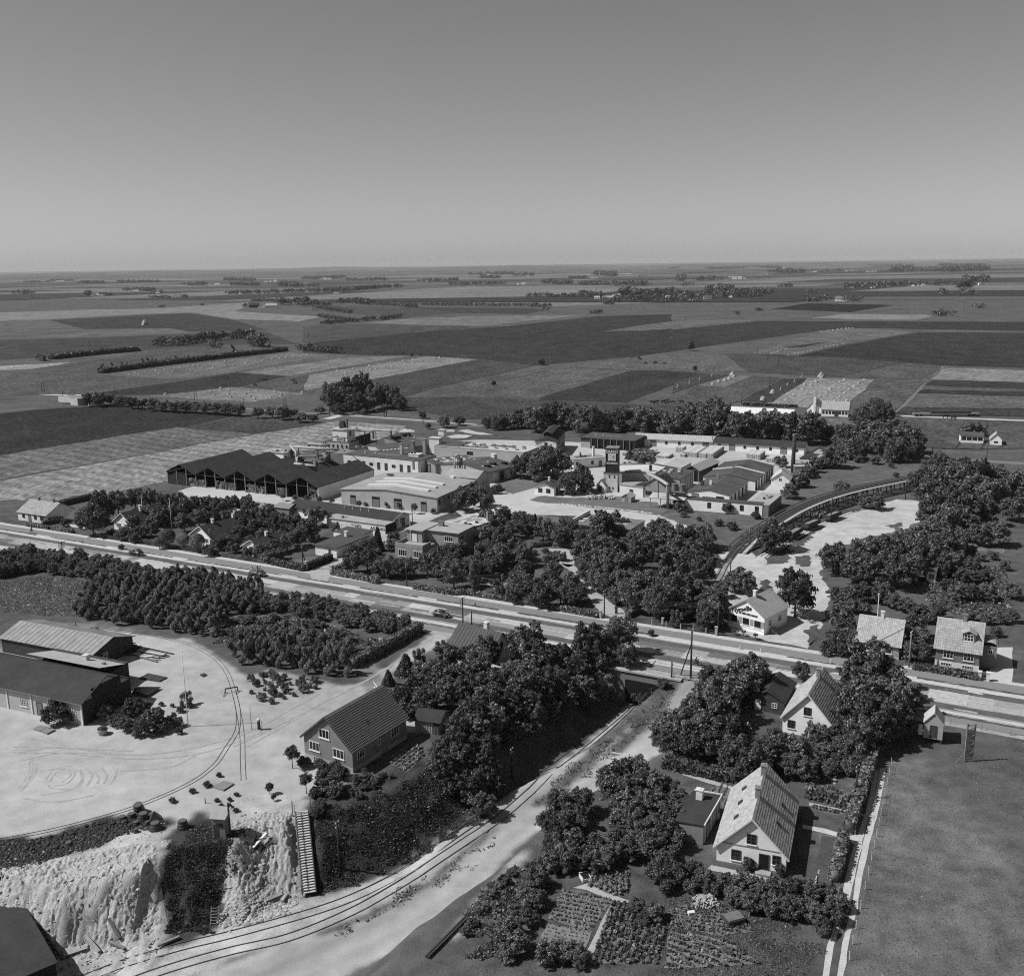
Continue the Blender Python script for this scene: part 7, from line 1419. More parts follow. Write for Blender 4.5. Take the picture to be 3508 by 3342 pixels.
for b_, t_, lb in ((('l',1412,850),293,'tall white flagpole in the gravel yard'),(('k',1060,798),420,'thin flagpole before the pale brick house'),(('i',1333,492),200,'thin flagpole before the brick villa'),(('d',1290,812),565,'white flagpole between the bungalows'),(('d',1075,730),558,'flagpole behind the single-chimney bungalow')): pole(b_,t_,0,lb,name='flagpole',cat='flagpole',r=.07,m=FRAMEW,ball=1)
fp = [('b',355,950,872),('b',368,950,872),('b',573,985,905),('b',985,990,925),('b',995,990,930),('b',48,945,890),('a',1095,855,800),('a',1108,855,800),('a',1372,910,845),('a',1598,905,840),('a',1610,905,838),('a',355,845,790),('a',645,822,788),('a',657,822,790),('a',237,805,748),('a',250,805,745)]
for i, (f_, x, y, t) in enumerate(fp): pole((f_,x,y),t,0,'pole along the railway line behind the fields','poles along the railway',.16)
for f_, x, y, t in (('c',548,782,703),('c',392,872,784),('c',667,718,655),('c',595,666,603),('c',538,628,570),('c',478,592,538),('c',433,555,515),('c',395,526,483),('c',1445,936,875),('c',1070,902,860),('c',820,445,418),('c',1275,345,308),('c',1633,352,285),('c',1332,402,370),('a',1735,498,452),('a',503,555,508),('b',512,475,428),('b',1062,446,404),('b',1578,415,380),('b',1495,362,330),('b',1812,345,312),('c',78,405,372),('c',216,885,842)): pole((f_,x,y),t,0,'wooden pole crossing the open fields','poles crossing the fields',.17)
# wires along the highway
WIRE = mat('wire',.05,var=.1)
def wires(label, pts, n=4, dz=.42):
 o_ = pts[0]; r_ = empty('overhead_wires',o_); tag(r_,label,'wires')
 for k in range(n):
  mb = MB()
  for i in range(len(pts)-1):
   a, b = pts[i]-o_-Vector((0,0,.2+dz*k)), pts[i+1]-o_-Vector((0,0,.2+dz*k)); q = [a.lerp(b,t/8)-Vector((0,0,4*.9*(t/8)*(1-t/8))) for t in range(9)]
   mb.tube(q,.018,3,False)
  mb.build('wire',WIRE,r_)
wires('telephone wires along the near side of the highway',tops); wires('telephone wires along the far side of the highway',ftops[:6],4,.3)
# ================================================================== vehicles and people
PAINTD = mat('car_paint_dark',.045,var=.1,rough=.25,spec=.6); PAINTM = mat('car_paint_mid',.10,var=.1,rough=.3,spec=.6); PAINTB = mat('car_paint_grey',.07,var=.1,rough=.25,spec=.6); TYRE = mat('tyre',.02,var=.2); HUB = mat('hub',.4,var=.1,rough=.4); CHROME = mat('chrome',.5,var=.05,rough=.25,metal=.8)
def loft(secs):                                # sections (x, half width, z low, z high, squareness)
 mb = MB(); n = 14
 for (x,hw,z0,z1,e) in secs:
  for k in range(n):
   a = 2*math.pi*k/n; c, s_ = math.cos(a), math.sin(a); cx = math.copysign(abs(c)**e,c); sz = math.copysign(abs(s_)**e,s_)
   mb.v.append((x,hw*cx,(z0+z1)/2+(z1-z0)/2*sz))
 for i in range(len(secs)-1):
  for k in range(n): k2 = (k+1) % n; mb.f.append((i*n+k,(i+1)*n+k,(i+1)*n+k2,i*n+k2))
 mb.f.append(tuple(range(n))); mb.f.append(tuple((len(secs)-1)*n+k for k in range(n-1,-1,-1))); return mb
def car(fr, x, y, label, paint, beetle=False, rev=False):
 p = Q(fr,x,y,0); p.z = .085; ang = math.atan2(HU.y,HU.x)+(math.pi if rev else 0); r_ = empty('car',p,ang); tag(r_,label,'car','cars on the highway')
 if beetle:
  B_ = [(-2.0,.25,.45,.65,.7),(-1.8,.55,.35,.85,.7),(-1.2,.72,.3,1.05,.7),(-.4,.76,.3,1.1,.65),(.5,.76,.3,1.0,.65),(1.2,.66,.32,.92,.7),(1.75,.5,.36,.78,.7),(2.0,.25,.42,.62,.7)]; C_ = [(-1.75,.3,.7,.8,.7),(-1.2,.58,.8,1.25,.7),(-.6,.62,.8,1.5,.65),(.1,.62,.8,1.52,.65),(.55,.56,.8,1.3,.7),(.8,.45,.8,.95,.8)]
 else:
  B_ = [(-2.3,.35,.5,.7,.6),(-2.1,.66,.38,.92,.6),(-1.4,.80,.32,1.05,.55),(-.3,.84,.32,1.08,.55),(.7,.82,.32,1.05,.55),(1.5,.68,.36,1.02,.6),(2.1,.5,.4,.9,.65),(2.3,.3,.45,.8,.7)]; C_ = [(-1.9,.35,.85,.95,.7),(-1.4,.62,.9,1.35,.6),(-.8,.68,.9,1.58,.55),(.2,.68,.9,1.6,.55),(.6,.62,.9,1.4,.6),(.85,.55,.9,1.05,.7)]
 loft(B_).build('body',paint,r_,smooth=True); loft(C_).build('cabin',paint,r_,smooth=True)
 for sg in (-1,1):
  for x0, w_ in ((-.75,.5),(.02,.55)): MB().box((x0,sg*(.61 if beetle else .67),1.22),(w_,.07,.28)).build('side_window',GLASS,r_)
  for x0 in (-1.25,1.3): loft([(x0-.5,.1,.3,.4,.8),(x0-.3,.2,.3,.68,.7),(x0,.24,.3,.82,.7),(x0+.3,.2,.3,.68,.7),(x0+.5,.1,.3,.4,.8)]).build('fender',paint,r_,(0,sg*(.68 if beetle else .74),0),smooth=True)
  for x0 in (-1.25,1.3):
   w0 = empty('wheel',(x0,sg*.72,.33),0,r_); MB().tube([(0,-.09,0),(0,.09,0)],.33,16).build('tyre',TYRE,w0); MB().tube([(0,sg*.09,0),(0,sg*.12,0)],.17,12).build('hub_cap',HUB,w0)
  MB().tube([(2.0 if not beetle else 1.72,sg*.55,.78),(2.12 if not beetle else 1.84,sg*.55,.78)],.13,10).build('headlight',INS,r_)
  MB().box((0,sg*.82,.36),(1.5,.14,.06)).build('running_board',IRON,r_)
 e = .15 if beetle else 0
 MB().box((2.3-e,0,.45),(.08,1.4,.14)).build('bumper',CHROME,r_); MB().box((-2.3+e,0,.45),(.08,1.4,.14)).build('bumper',CHROME,r_)
 MB().box((.72,0,1.22),(.05,1.05,.3),0,0,-.5).build('windscreen',GLASS,r_); MB().box((-1.42,0,1.2),(.05,.8,.22),0,0,.6).build('rear_window',GLASS,r_)
car('d',1022,985,'dark rounded saloon driving in the far lane before the clipped trees',PAINTD,rev=True); car('i',180,592,'mid-grey saloon passing behind the four-armed pole',PAINTM,rev=True); car('i',1557,900,'small round-backed dark car in the near lane',PAINTB,True)
SKIN = mat('skin',.3,var=.05); CLOTH = mat('cloth_dark',.04,var=.2,scale=6.); CLOTHL = mat('cloth_pale',.5,var=.1); HAIR = mat('hair',.03,var=.1)
def person_skin(parent, joints, edges, m, name='body'):
 me = bpy.data.meshes.new(name); me.from_pydata([j[0] for j in joints],edges,[]); me.update(); o = mob(name,me,parent,m)
 md = o.modifiers.new('skin','SKIN'); 
 for k, sv in enumerate(me.skin_vertices[0].data): sv.radius = joints[k][1]; sv.use_root = (k == 0)
 o.modifiers.new('sub','SUBSURF').levels = 1; return o
def rider(parent, lean=.2, z=.0, seat=(0,0,.85), hand=(.62,.3,1.02), foot=(.05,.2,.32), coat=CLOTH, hat=None):
 sx, _y, sz = seat; r_ = empty('person',(0,0,0)); r_.parent = None
 ch = (sx+lean*.5+.02,0,sz+.48); nk = (sx+lean*.6,0,sz+.60); hd = (sx+lean*.65+.02,0,sz+.78)
 J = [((sx,0,sz+.05),(.15,.13)),((sx+lean*.3,0,sz+.28),(.15,.12)),(ch,(.17,.12)),(nk,(.06,.06)),(hd,(.10,.115)),((hd[0],0,hd[2]+.1),(.07,.08))]; E_ = [(0,1),(1,2),(2,3),(3,4),(4,5)]
 for sg in (-1,1):
  k = len(J); J += [((ch[0],sg*.2,ch[2]),(.075,.075)),(((ch[0]+hand[0])/2-.02,sg*.27,(ch[2]+hand[2])/2-.06),(.055,.055)),((hand[0],sg*hand[1],hand[2]),(.04,.04)),((hand[0]+.08,sg*hand[1],hand[2]-.02),(.045,.03))]; E_ += [(2,k),(k,k+1),(k+1,k+2),(k+2,k+3)]
  k = len(J); J += [((sx+.02,sg*.11,sz),(.1,.1)),((sx+.42,sg*.17,sz-.08),(.08,.08)),((foot[0]+.03,sg*foot[1],foot[2]+.05),(.055,.055)),((foot[0]+.2,sg*foot[1],foot[2]-.02),(.05,.04))]; E_ += [(0,k),(k,k+1),(k+1,k+2),(k+2,k+3)]
 b = person_skin(r_,J,E_,coat)
 MB().tube([(hd[0],0,hd[2]-.03),(hd[0],0,hd[2]+.08),(hd[0],0,hd[2]+.17)],[.125,.13,.04],10).build('headwear' if hat else 'hair',hat or HAIR,r_,smooth=True)
 f = loft([(hd[0]+.03,.085,hd[2]-.10,hd[2]+.06,.9),(hd[0]+.10,.06,hd[2]-.08,hd[2]+.04,.9),(hd[0]+.125,.025,hd[2]-.03,hd[2]+.02,1.)]).build('face',SKIN,r_,smooth=True)
 for sg in (-1,1): MB().box((hd[0]+.105,sg*.035,hd[2]+.015),(.02,.022,.014)).build('eye',INK,f)
 return r_
def cycle(p, ang, label, motor, plabel):
 r_ = empty('motorcycle' if motor else 'bicycle',p,ang); tag(r_,label,'motorcycle' if motor else 'bicycle'); wb, wr = (.68,.32) if motor else (.52,.34)
 for sg in (-1,1):
  w0 = empty('wheel',(sg*wb,0,wr),0,r_); ring = [(wr*math.cos(a),0,wr*math.sin(a)) for a in np.linspace(0,2*math.pi,17)]; MB().tube(ring,.05 if motor else .025,6,False).build('tyre',TYRE,w0); mb = MB()
  for k in range(6): mb.bar((0,0,0),(wr*math.cos(k*1.05),0,wr*math.sin(k*1.05)),.012)
  mb.build('spokes',HUB,w0)
 MB().tube([(-wb,0,wr),(-.2,0,.62),(.35,0,.78),(wb,0,wr)],.03,6).tube([(-.2,0,.62),(0,0,.3),(.4,0,.75)],.03,6).build('frame',IRON,r_)
 MB().bar((.42,-.32,1.0),(.42,.32,1.0),.03).bar((.42,0,1.0),(.5,0,.7),.04).build('handlebar',IRON,r_); MB().box((-.22,0,.80 if motor else .9),(.4 if motor else .24,.22,.08)).build('saddle',TYRE,r_)
 if motor: loft([(-.05,.05,.72,.8,.9),(.1,.14,.66,.9,.8),(.35,.12,.7,.9,.8),(.5,.05,.75,.82,.9)]).build('tank',PAINTD,r_,smooth=True); MB().box((.05,0,.42),(.42,.26,.34)).build('engine',IRON,r_); MB().tube([(.58,0,.86),(.7,0,.86)],.09,8).build('headlight',INS,r_); MB().tube([(-.1,.16,.3),(-.9,.16,.28)],.05,6).build('exhaust',CHROME,r_)
 q = rider(None,.22,0,(-.18,0,.86 if motor else .96),(.42,.28,1.04),(.02,.2,.3),CLOTH,INS if motor else None); q.location = p; q.rotation_euler = (0,0,ang); tag(q,plabel,'person')
pm_ = Q('j',1718,1046); pm_.z = .085; cycle(pm_,math.atan2(HU.y,HU.x),'dark motorcycle in the near lane by the strutted pole',True,'rider in dark clothes and pale cap bent over the motorcycle')
pc2 = Q('d',240,822); pc2.z = .03; cycle(pc2,math.atan2(HU.y,HU.x)+math.pi,'bicycle on the path before the whitewashed cottage',False,'cyclist in dark clothes riding along the path')
# ================================================================== fences, gates, railings
def fence(label, pts, every, hp, rails_, m, pm=None, name='fence', pw=.1, rw=(.04,.1), zz=None):
 ps = [G(*t) if not isinstance(t,Vector) else t for t in pts]; o_ = ps[0].copy(); r_ = empty(name,o_); tag(r_,label,'fence'); me = MB().box((0,0,hp/2-.1),(pw,pw,hp+.2)).mesh('post'); me.materials.append(pm or m)
 for i in range(len(ps)-1):
  a, b = ps[i], ps[i+1]; n = max(1,round((b-a).length/every)); ang = math.atan2((b-a).y,(b-a).x)
  for k in range(n+(i == len(ps)-2)):
   p = a.lerp(b,k/n); p.z = float(hgt(p.x,p.y)); mob('post',me,r_,None,p-o_,ang)
  for z_ in rails_:
   for k in range(n):
    p, q = a.lerp(b,k/n), a.lerp(b,(k+1)/n); p.z = float(hgt(p.x,p.y)); q.z = float(hgt(q.x,q.y)); MB().bar(p-o_+Vector((0,0,z_)),q-o_+Vector((0,0,z_)),rw[0],rw[1]).build('rail',m,r_)
 return r_
fence('dark board fence along the single-chimney bungalow garden',[('d',700,850),('d',960,885),('d',1170,912)],2.4,1.2,(.35,.65,.95),WOODD,rw=(.05,.24)); fence('dark board fence before the clipped globe trees',[('d',1220,925),('d',1480,962),('d',1640,990)],2.4,1.2,(.35,.65,.95),WOODD,rw=(.05,.24)); fence('dark fence with pale posts before the creeper-clad bungalow',[('d',1660,1000),('d',1900,1035),('e',60,1128),('e',190,1150)],2.6,1.2,(.4,.7,1.),WOODD,WOODG,rw=(.05,.2))
fence('iron pipe railing of the bridge south of the highway',[HW(27.5,-11.6),HW(40,-11.6),HW(46,-11.6)],2.2,1.1,(.55,1.02),IRON,CONC,name='railing',pw=.12,rw=(.05,.05)); fence('iron pipe railing of the bridge north of the highway',[('j',1385,745),('j',1600,775),('j',1790,808)],2.4,1.2,(.6,1.1),IRON,CONC,name='railing',pw=.16,rw=(.05,.05))
fence('wire fence with pale leaning posts between lane and pasture',[('s',1160,210),('s',1120,400),('s',1085,580),('s',1040,790),('s',1000,970),('s',945,1210),('s',905,1400)],3.2,1.1,(.5,.95),IRON,FRAMEW,name='wire_fence',pw=.07,rw=(.012,.012))
fence('wire mesh fence along the highway edge of the pasture',[('o',1590,500),('o',1750,530),('o',1900,555)],3.,1.2,(.4,.8,1.15),WOODG,WOODG,name='wire_fence',pw=.09,rw=(.015,.015)); fence('dark wooden fence by the white sheds',[('g',1552,338),('g',1580,295)],2.5,1.2,(.5,1.),WOODD); fence('stock fence round the white shed run',[('g',1555,340),('g',1700,348),('g',1725,305)],3.,1.1,(.5,1.),WOODD)
fence('low garden fence under the elder',[('r',920,670),('r',1060,720)],1.6,1.,(.3,.6,.9),WOODG,rw=(.04,.16)); fence('plank fence between works yard and track',[('k',20,650),('k',95,665)],2.,1.1,(.4,.8),WOODD)
def gate(label, a, b, h_, bars, m, diag=True, pw=.16):
 a, b = G(*a), G(*b); r_ = empty('gate',a); tag(r_,label,'gate'); d = b-a
 for q in (Vector((0,0,0)),d): MB().box((q.x,q.y,q.z+h_*.6),(pw,pw,h_*1.25)).build('post',m,r_)
 for k in range(bars): z_ = h_*(.25+.7*k/max(1,bars-1)); MB().bar(Vector((0,0,z_)),d+Vector((0,0,z_)),.07,.16).build('bar',m,r_)
 if diag: MB().bar(Vector((0,0,h_*.25)),d+Vector((0,0,h_*.95)),.06,.12).build('brace',m,r_)
gate('white swing gate closing the drive behind the pantiled house',('m',1050,560),('m',1110,640),1.2,2,FRAMEW); gate('white two-bar barrier standing across the gravel road edge',('n',1078,985),('n',1215,1010),1.3,2,FRAMEW,True); gate('small iron gate between white pillars of the dark brick house',('k',1705,935),('k',1742,940),1.0,4,IRON,False)
def pillar(fr, x, y, h_, w_, label, m=CONC):
 p = Q(fr,x,y); r_ = empty('gate_pillar',p,math.radians(-27.5)); tag(r_,label,'pillar'); MB().box((0,0,h_/2),(w_,w_,h_)).build('shaft',m,r_); MB().box((0,0,h_+.08),(w_+.16,w_+.16,.16)).build('cap',m,r_); return r_
pillar('e',545,1207,2.1,.75,'concrete pillar west of the factory gate'); pillar('e',737,1238,2.1,.75,'concrete pillar east of the factory gate'); pillar('k',1697,938,1.5,.55,'white gate pillar nearer the dark brick house hedge',WHITE2); pillar('k',1748,945,1.5,.55,'white gate pillar beside the pale drive',WHITE2); pillar('j',1000,692,1.5,.5,'pillar at the hedge end of the park gate'); pillar('j',1118,660,1.4,.45,'dark pillar inside the park gate',IRON); pillar('j',1465,748,1.5,.4,'pale post at the bridge railing end'); pillar('j',1868,822,1.7,.5,'pale stone post by the works office corner'); pillar('e',1230,895,3.2,.4,'pale lamp pillar beside the office building',WHITE2); pillar('i',1343,240,5.,.15,'lamp post with white globe behind the villa',IRON)
for f_, x, y in (('d',617,897),('j',62,604),('i',700,808),('i',145,548),('k',240,752),('k',365,772),('k',790,838),('i',1810,822)):
 p = Q(f_,x,y); o = MB().tube([(0,0,0),(0,0,.7),(0,0,.85)],[.11,.1,.04],8).build('bollard',FRAMEW if f_ == 'k' else IRON,None,p); tag(o,'small white verge stone by the works office' if f_ == 'k' else 'small dark verge stone beside the highway','bollard','white verge stones' if f_ == 'k' else 'dark verge stones')
for f_, x, y, w_, lb in (('h',908,395,44,'round bush standing on the bare verge beside the saloon'),('j',1380,818,56,'round bush standing on the verge by the bridge'),('i',215,725,30,'little bush at the foot of the four-armed pole')): T(f_,'%d,%d,%d,d' % (x,y-14,w_),'verge_bush',lb,'bush',None,.95,False)
# sign board, benches, washing
p = Q('h',718,305); r_ = empty('sign_board',p,math.radians(-27)); tag(r_,'small framed notice board on the garden fence by the highway','sign'); MB().box((0,0,1.),(1.1,.08,1.1)).build('board',FRAMEW,r_); MB().box((0,-.06,1.0),(.8,.04,.7)).build('notice',WOODD,r_); MB().box((-.4,0,.3),(.1,.1,.8)).build('post',WOODG,r_); MB().box((.4,0,.3),(.1,.1,.8)).build('post',WOODG,r_)
for f_, x, y, a, lb in (('j',838,385,-.9,'white bench at the bend of the park path'),('j',945,490,-.9,'white bench halfway down the park path')):
 r_ = empty('bench',Q(f_,x,y),a); tag(r_,lb,'bench')
 for k in range(3): MB().box((0,.12*k,.45),(1.6,.1,.05)).build('seat_slat',FRAMEW,r_); MB().box((0,.4,.6+.14*k),(1.6,.05,.1)).build('back_slat',FRAMEW,r_)
 for x_ in (-.7,.7): MB().box((x_,.15,.22),(.08,.4,.45)).build('leg',FRAMEW,r_)
a_, b_ = Q('e',810,912), Q('e',925,925); r_ = empty('clothes_line',a_); tag(r_,'clothes line hung with white washing by the carport','clothes line'); d = b_-a_
MB().box((0,0,1.),(.08,.08,2.)).build('post',WOODG,r_); MB().box((d.x,d.y,1.),(.08,.08,2.)).build('post',WOODG,r_); MB().bar((0,0,1.95),(d.x,d.y,1.95),.02).build('line',WIRE,r_)
for k in range(8): q = d*(.1+.11*k); MB().box((q.x,q.y,1.5),(.42,.04,.75+.2*(k % 3)),math.atan2(d.y,d.x)).build('garment',FRAMEW,r_)
# ================================================================== gravel yard furniture
def planks(label, fr, items, z=0., m=PLK, name='plank_pile', cat='planks'):
 ps = [(Q(fr,a,b,.25),Q(fr,c,d,.25),m_) for a,b,c,d,m_ in items]; o_ = ps[0][0].copy(); o_.z = float(hgt(o_.x,o_.y)); r_ = empty(name,o_); tag(r_,label,cat)
 for k, (a,b,m_) in enumerate(ps): MB().bar(a-o_+Vector((0,0,-.1+.05*(k % 4)-.0)),b-o_+Vector((0,0,-.1+.05*(k % 4))),.32,.09).build('plank',m_,r_)
planks('fan of long pale and dark planks laid out on the gravel','l',[(1005,236,1300,300,WOODD),(985,250,1240,300,PLK),(975,262,1230,310,FRAMEW),(960,268,1215,318,WOODG),(950,280,1200,302,PLK),(945,288,1185,322,FRAMEW),(960,300,1230,330,WOODG),(1030,318,1190,330,FRAMEW),(1050,300,1260,320,WOODD),(1040,325,1200,345,PLK),(1025,318,1180,360,WOODG),(1100,335,1265,312,WOODD),(990,270,1160,290,WOODG)])
def slabs(label, fr, quads, m, name='sheet_pile', cat='sheets'):
 o_ = Q(fr,*quads[0][0]); r_ = empty(name,o_); tag(r_,label,cat)
 for k, q in enumerate(quads): MB().slab([Q(fr,*t)-o_+Vector((0,0,.22+.03*k)) for t in q],.12).build('sheet',m,r_)
slabs('flat dark sheets leaning behind the workshop gable','l',[[(1040,492),(1110,456),(1255,486),(1195,516)],[(1060,488),(1120,462),(1180,472),(1130,508)]],WOODD); slabs('square manhole cover of planks in the gravel','l',[[(1497,466),(1530,453),(1552,466),(1520,480)]],WOODD,'cover','cover'); slabs('pair of plank covers before the workshop','l',[[(247,872),(300,845),(360,858),(300,890)],[(305,892),(362,860),(415,880),(355,910)]],WOODG,'plank_cover','cover'); slabs('boarded platform beside the planting near the slag heap','p',[[(1595,322),(1680,276),(1755,298),(1675,350)]],WOODG,'platform','platform')
o_ = Q('l',990,600); r_ = empty('plank_deck',o_); tag(r_,'low deck of weathered planks behind the workshop gable','deck')
for k in range(11):
 t = k/11; a = Q('l',990+20*t,600-50*t,.4)-o_; b = Q('l',1110+100*t,615-65*t,.4)-o_; MB().bar(a+Vector((0,0,-.0)),b,.5,.1).build('plank',WOODD,r_)
heap('l',650,215,7,4,1.2,'heap of dark scrap iron beside the low hall','scrap',mat('scrap_iron',.03,var=.5,scale=2.,isl=.6),110,(1.2,.25,.25),'scrap_heap',41); heap('l',890,285,7,4,1.4,'heap of dark pipe bends beside the fan of planks','scrap',mat('scrap_iron',.03),120,(1.,.35,.35),'pipe_heap',42); heap('l',610,160,6,3,1.,'dark machine parts by the yard pole','scrap',mat('scrap_iron',.03),70,(1.4,.5,.5),'machine_heap',43); heap('l',760,300,5,3,.9,'low pile of dark rubble in the yard','scrap',mat('scrap_iron',.03),70,(.9,.5,.4),'rubble_pile',44)
planks('stack of dark beams near the low hall','l',[(358,118,440,135,WOODD),(360,112,448,130,WOODD),(362,125,450,140,WOODD),(460,138,540,155,WOODD),(465,132,545,150,WOODD),(490,130,545,142,WOODD)],name='beam_stack',cat='beams')
p = Q('l',725,215); r_ = empty('machine_bed',p,-.4); tag(r_,'long dark machine frame standing on the gravel','machine'); MB().box((0,0,.8),(5.5,1.6,.4)).build('bed',IRON,r_)
for k in range(5): MB().box((-2.2+1.1*k,0,1.2),(.15,1.6,.8)).build('rib',IRON,r_)
for x_ in (-2.4,2.4): MB().box((x_,0,.3),(.3,1.5,.6)).build('foot',IRON,r_)
p = Q('l',880,228); r_ = empty('trestle_table',p,-.3); tag(r_,'tarpaulin over a bent trestle in the yard','trestle'); MB().slab([(-2.3,-1,1.1),(2.4,-1,1.0),(2.3,1,1.3),(-2.3,1,1.2)],.06).build('tarpaulin',WOODD,r_)
for x_ in (-1.9,1.9): MB().tube([(x_,0,0),(x_+.1,0,.9),(x_-.3,0,1.05)],.07,6).build('leg',IRON,r_)
pole(('l',580,200),65,0,'dark pole at the end of the low hall roof')
p = Q('l',770,905); r_ = empty('planter',p); tag(r_,'round pale planter of flowers before the workshop','planter'); MB().tube([(0,0,0),(0,0,.15),(0,0,.8),(0,0,.85)],[.55,.65,.85,.82],16).build('tub',RENDER,r_)
V_, F_ = leaf_cloud(77,[(0,0,.9,.75,.75,.3)],500,.10,jit=.7); me = np_mesh('plants',V_,F_); me.materials.append(LD); mob('plants',me,r_)
p = Q('m',192,872); r_ = empty('petrol_pump',p,-.4); tag(r_,'slim dark petrol pump with pale head standing on the drive','petrol pump'); hp = tall(p,'m',786); MB().box((0,0,.06),(1.,.8,.12)).build('plinth',CONC,r_); MB().tube([(0,0,.1),(0,0,hp*.55),(0,0,hp*.8)],[.27,.24,.27],10).build('column',IRON,r_); MB().tube([(0,0,hp*.8),(0,0,hp*.95),(0,0,hp)],[.27,.27,.12],10).build('head',INS,r_); MB().tube([(.22,0,hp*.85),(.65,0,hp*.8),(.6,0,hp*.3),(.2,0,.5)],.035,6).build('hose',TYRE,r_)
pole(('m',135,868),690,0,'thin post beside the petrol pump',r=.05,m=WOODG,cat='post',name='post'); MB_ = None
a_, b_ = Q('m',135,866), Q('m',192,870); o = MB().bar(Vector((0,0,.03)),b_-a_+Vector((0,0,.03)),.12,.06).build('pump_pipe',WOODG,None,a_); tag(o,'pipe lying on the ground from the post to the pump','pipe')
a_, b_ = Q('l',1690,598), Q('l',1782,582); r_ = empty('barrier_trestle',a_); tag(r_,'low dark barrier trestle beside the yard track','barrier'); d = b_-a_; MB().bar((0,0,.8),d+Vector((0,0,.8)),.14,.18).build('bar',WOODD,r_)
for k in (0,1): q = d*k; MB().bar(q,q+Vector((0,0,.85)),.12).build('leg',WOODD,r_); MB().bar(q+Vector((.1,-1.6,0)),q+Vector((0,0,.5)),.1).build('brace',WOODD,r_)
# wheel marks on the yard
wm = mat('wheel_mark',.315,var=.3,scale=.8,fine=.3)
MK = [0]
def mark(fr, pts, w_=.30, z=.035):
 MK[0] += 1; z = .005+.0012*MK[0]
 ps = spline([Q(fr,*t) for t in pts],7); mb = MB(); L = offset(ps,w_/2); R = offset(ps,-w_/2)
 for i in range(len(ps)-1): mb.add([(q.x,q.y,float(hgt(q.x,q.y))+z) for q in (L[i],L[i+1],R[i+1],R[i])],[(0,3,2,1)])
 o = mb.build('wheel_mark',wm); o['kind'] = 'structure'
for pts in ([(150,350),(230,240),(250,150),(235,90)],[(165,340),(260,230),(275,140)],[(135,330),(210,230),(225,120)],[(340,270),(400,190),(520,160),(560,220),(500,290),(400,310)],[(370,280),(420,210),(500,190),(530,230),(460,280)],[(300,200),(450,180),(600,200),(620,260),(560,330),(300,380)],[(340,250),(380,320),(520,330),(610,270),(600,190)],[(640,180),(690,230),(650,310)],[(880,170),(860,250),(820,300)],[(760,170),(800,230),(780,290)],[(170,400),(400,430),(700,380)],[(900,195),(1050,190),(1300,160),(1500,60)],[(150,120),(500,60),(900,80)],[(130,60),(420,20),(800,40)],[(700,210),(740,240),(730,290)]): mark('p',pts)
for pts in ([(100,1000),(500,1010),(1000,1060),(1500,1000),(1969,850)],[(100,1040),(500,1050),(1000,1090),(1500,1050),(1969,890)],[(200,930),(600,1010),(1000,1030)]): mark('l',pts,.3)
for pts in ([(0,1000),(300,860),(600,700),(900,560),(1100,440),(1500,180)],[(100,1000),(400,830),(700,650),(1000,500),(1180,400)],[(0,940),(300,790),(650,600)]): mark('m',pts,.35)
# ================================================================== quarry
rockm = mat('slag_stone',.05,var=.4,scale=2.,obj=True,isl=.5); palerock = mat('rubble_stone',.34,var=.3,scale=2.,obj=True,isl=.3)
def rock_mesh(seed, name='rock'):
 r = random.Random(seed); mb = MB(); n = 7
 for z_, q in ((-.35,.5),(-.1,.85),(.25,.75),(.5,.35)):
  for k in range(n): a = 2*math.pi*k/n; w_ = q*r.uniform(.75,1.2); mb.v.append((w_*math.cos(a),w_*math.sin(a),z_*r.uniform(.8,1.2)))
 for i in range(3):
  for k in range(n): k2 = (k+1) % n; mb.f.append((i*n+k,i*n+k2,(i+1)*n+k2,(i+1)*n+k))
 mb.f.append(tuple(3*n+k for k in range(n))); return mb.mesh(name)
RK = [rock_mesh(k) for k in range(4)]
for me in RK: me.materials.append(rockm)
def scatter_rocks(name, label, poly, n, s0, s1, m, seed, z=0., squash=.7):
 ps = [Q(*t,z) for t in poly]; r = random.Random(seed); xs = [p.x for p in ps]; ys = [p.y for p in ps]; V = []; F_ = []; base = [(np.array([v.co[:] for v in me.vertices]),[tuple(f.vertices) for f in me.polygons]) for me in RK]; k = 0
 while k < n:
  x, y = r.uniform(min(xs),max(xs)), r.uniform(min(ys),max(ys))
  if not bool(inside(np.array(x),np.array(y),ps)): continue
  k += 1; b, f = r.choice(base); s_ = s0+(s1-s0)*r.random()**2.5; a = r.uniform(0,6.28); c, sn = math.cos(a), math.sin(a); q = b*s_; zz = float(hgt(x,y)); o_ = len(V)
  V += [(x+v[0]*c-v[1]*sn,y+v[0]*sn+v[1]*c,zz+s_*.12+v[2]*squash) for v in q]; F_ += [tuple(i+o_ for i in g) for g in f]
 me = bpy.data.meshes.new(name); me.from_pydata(V,[],F_); me.update(); me.materials.append(m); o = mob(name,me); o['kind'] = 'stuff'; o['label'] = label; o['category'] = 'rubble'; return o
scatter_rocks('slag_heap','dark heap of slag lumps along the quarry edge',[('p',-200,720),('p',300,700),('p',850,560),('p',1100,520),('p',1280,590),('p',1100,640),('p',900,680),('p',760,760),('p',400,850),('p',150,960),('p',-200,1060)],5200,.04,.27,rockm,51,0.,1.2)
scatter_rocks('rubble_fan','fan of broken pale stone at the foot of the stairs',[('q',-120,1300),('q',60,1190),('q',300,1190),('q',450,1150),('q',480,1190),('q',350,1280),('q',150,1340),('q',-100,1380)],900,.12,.42,palerock,52,DEP)
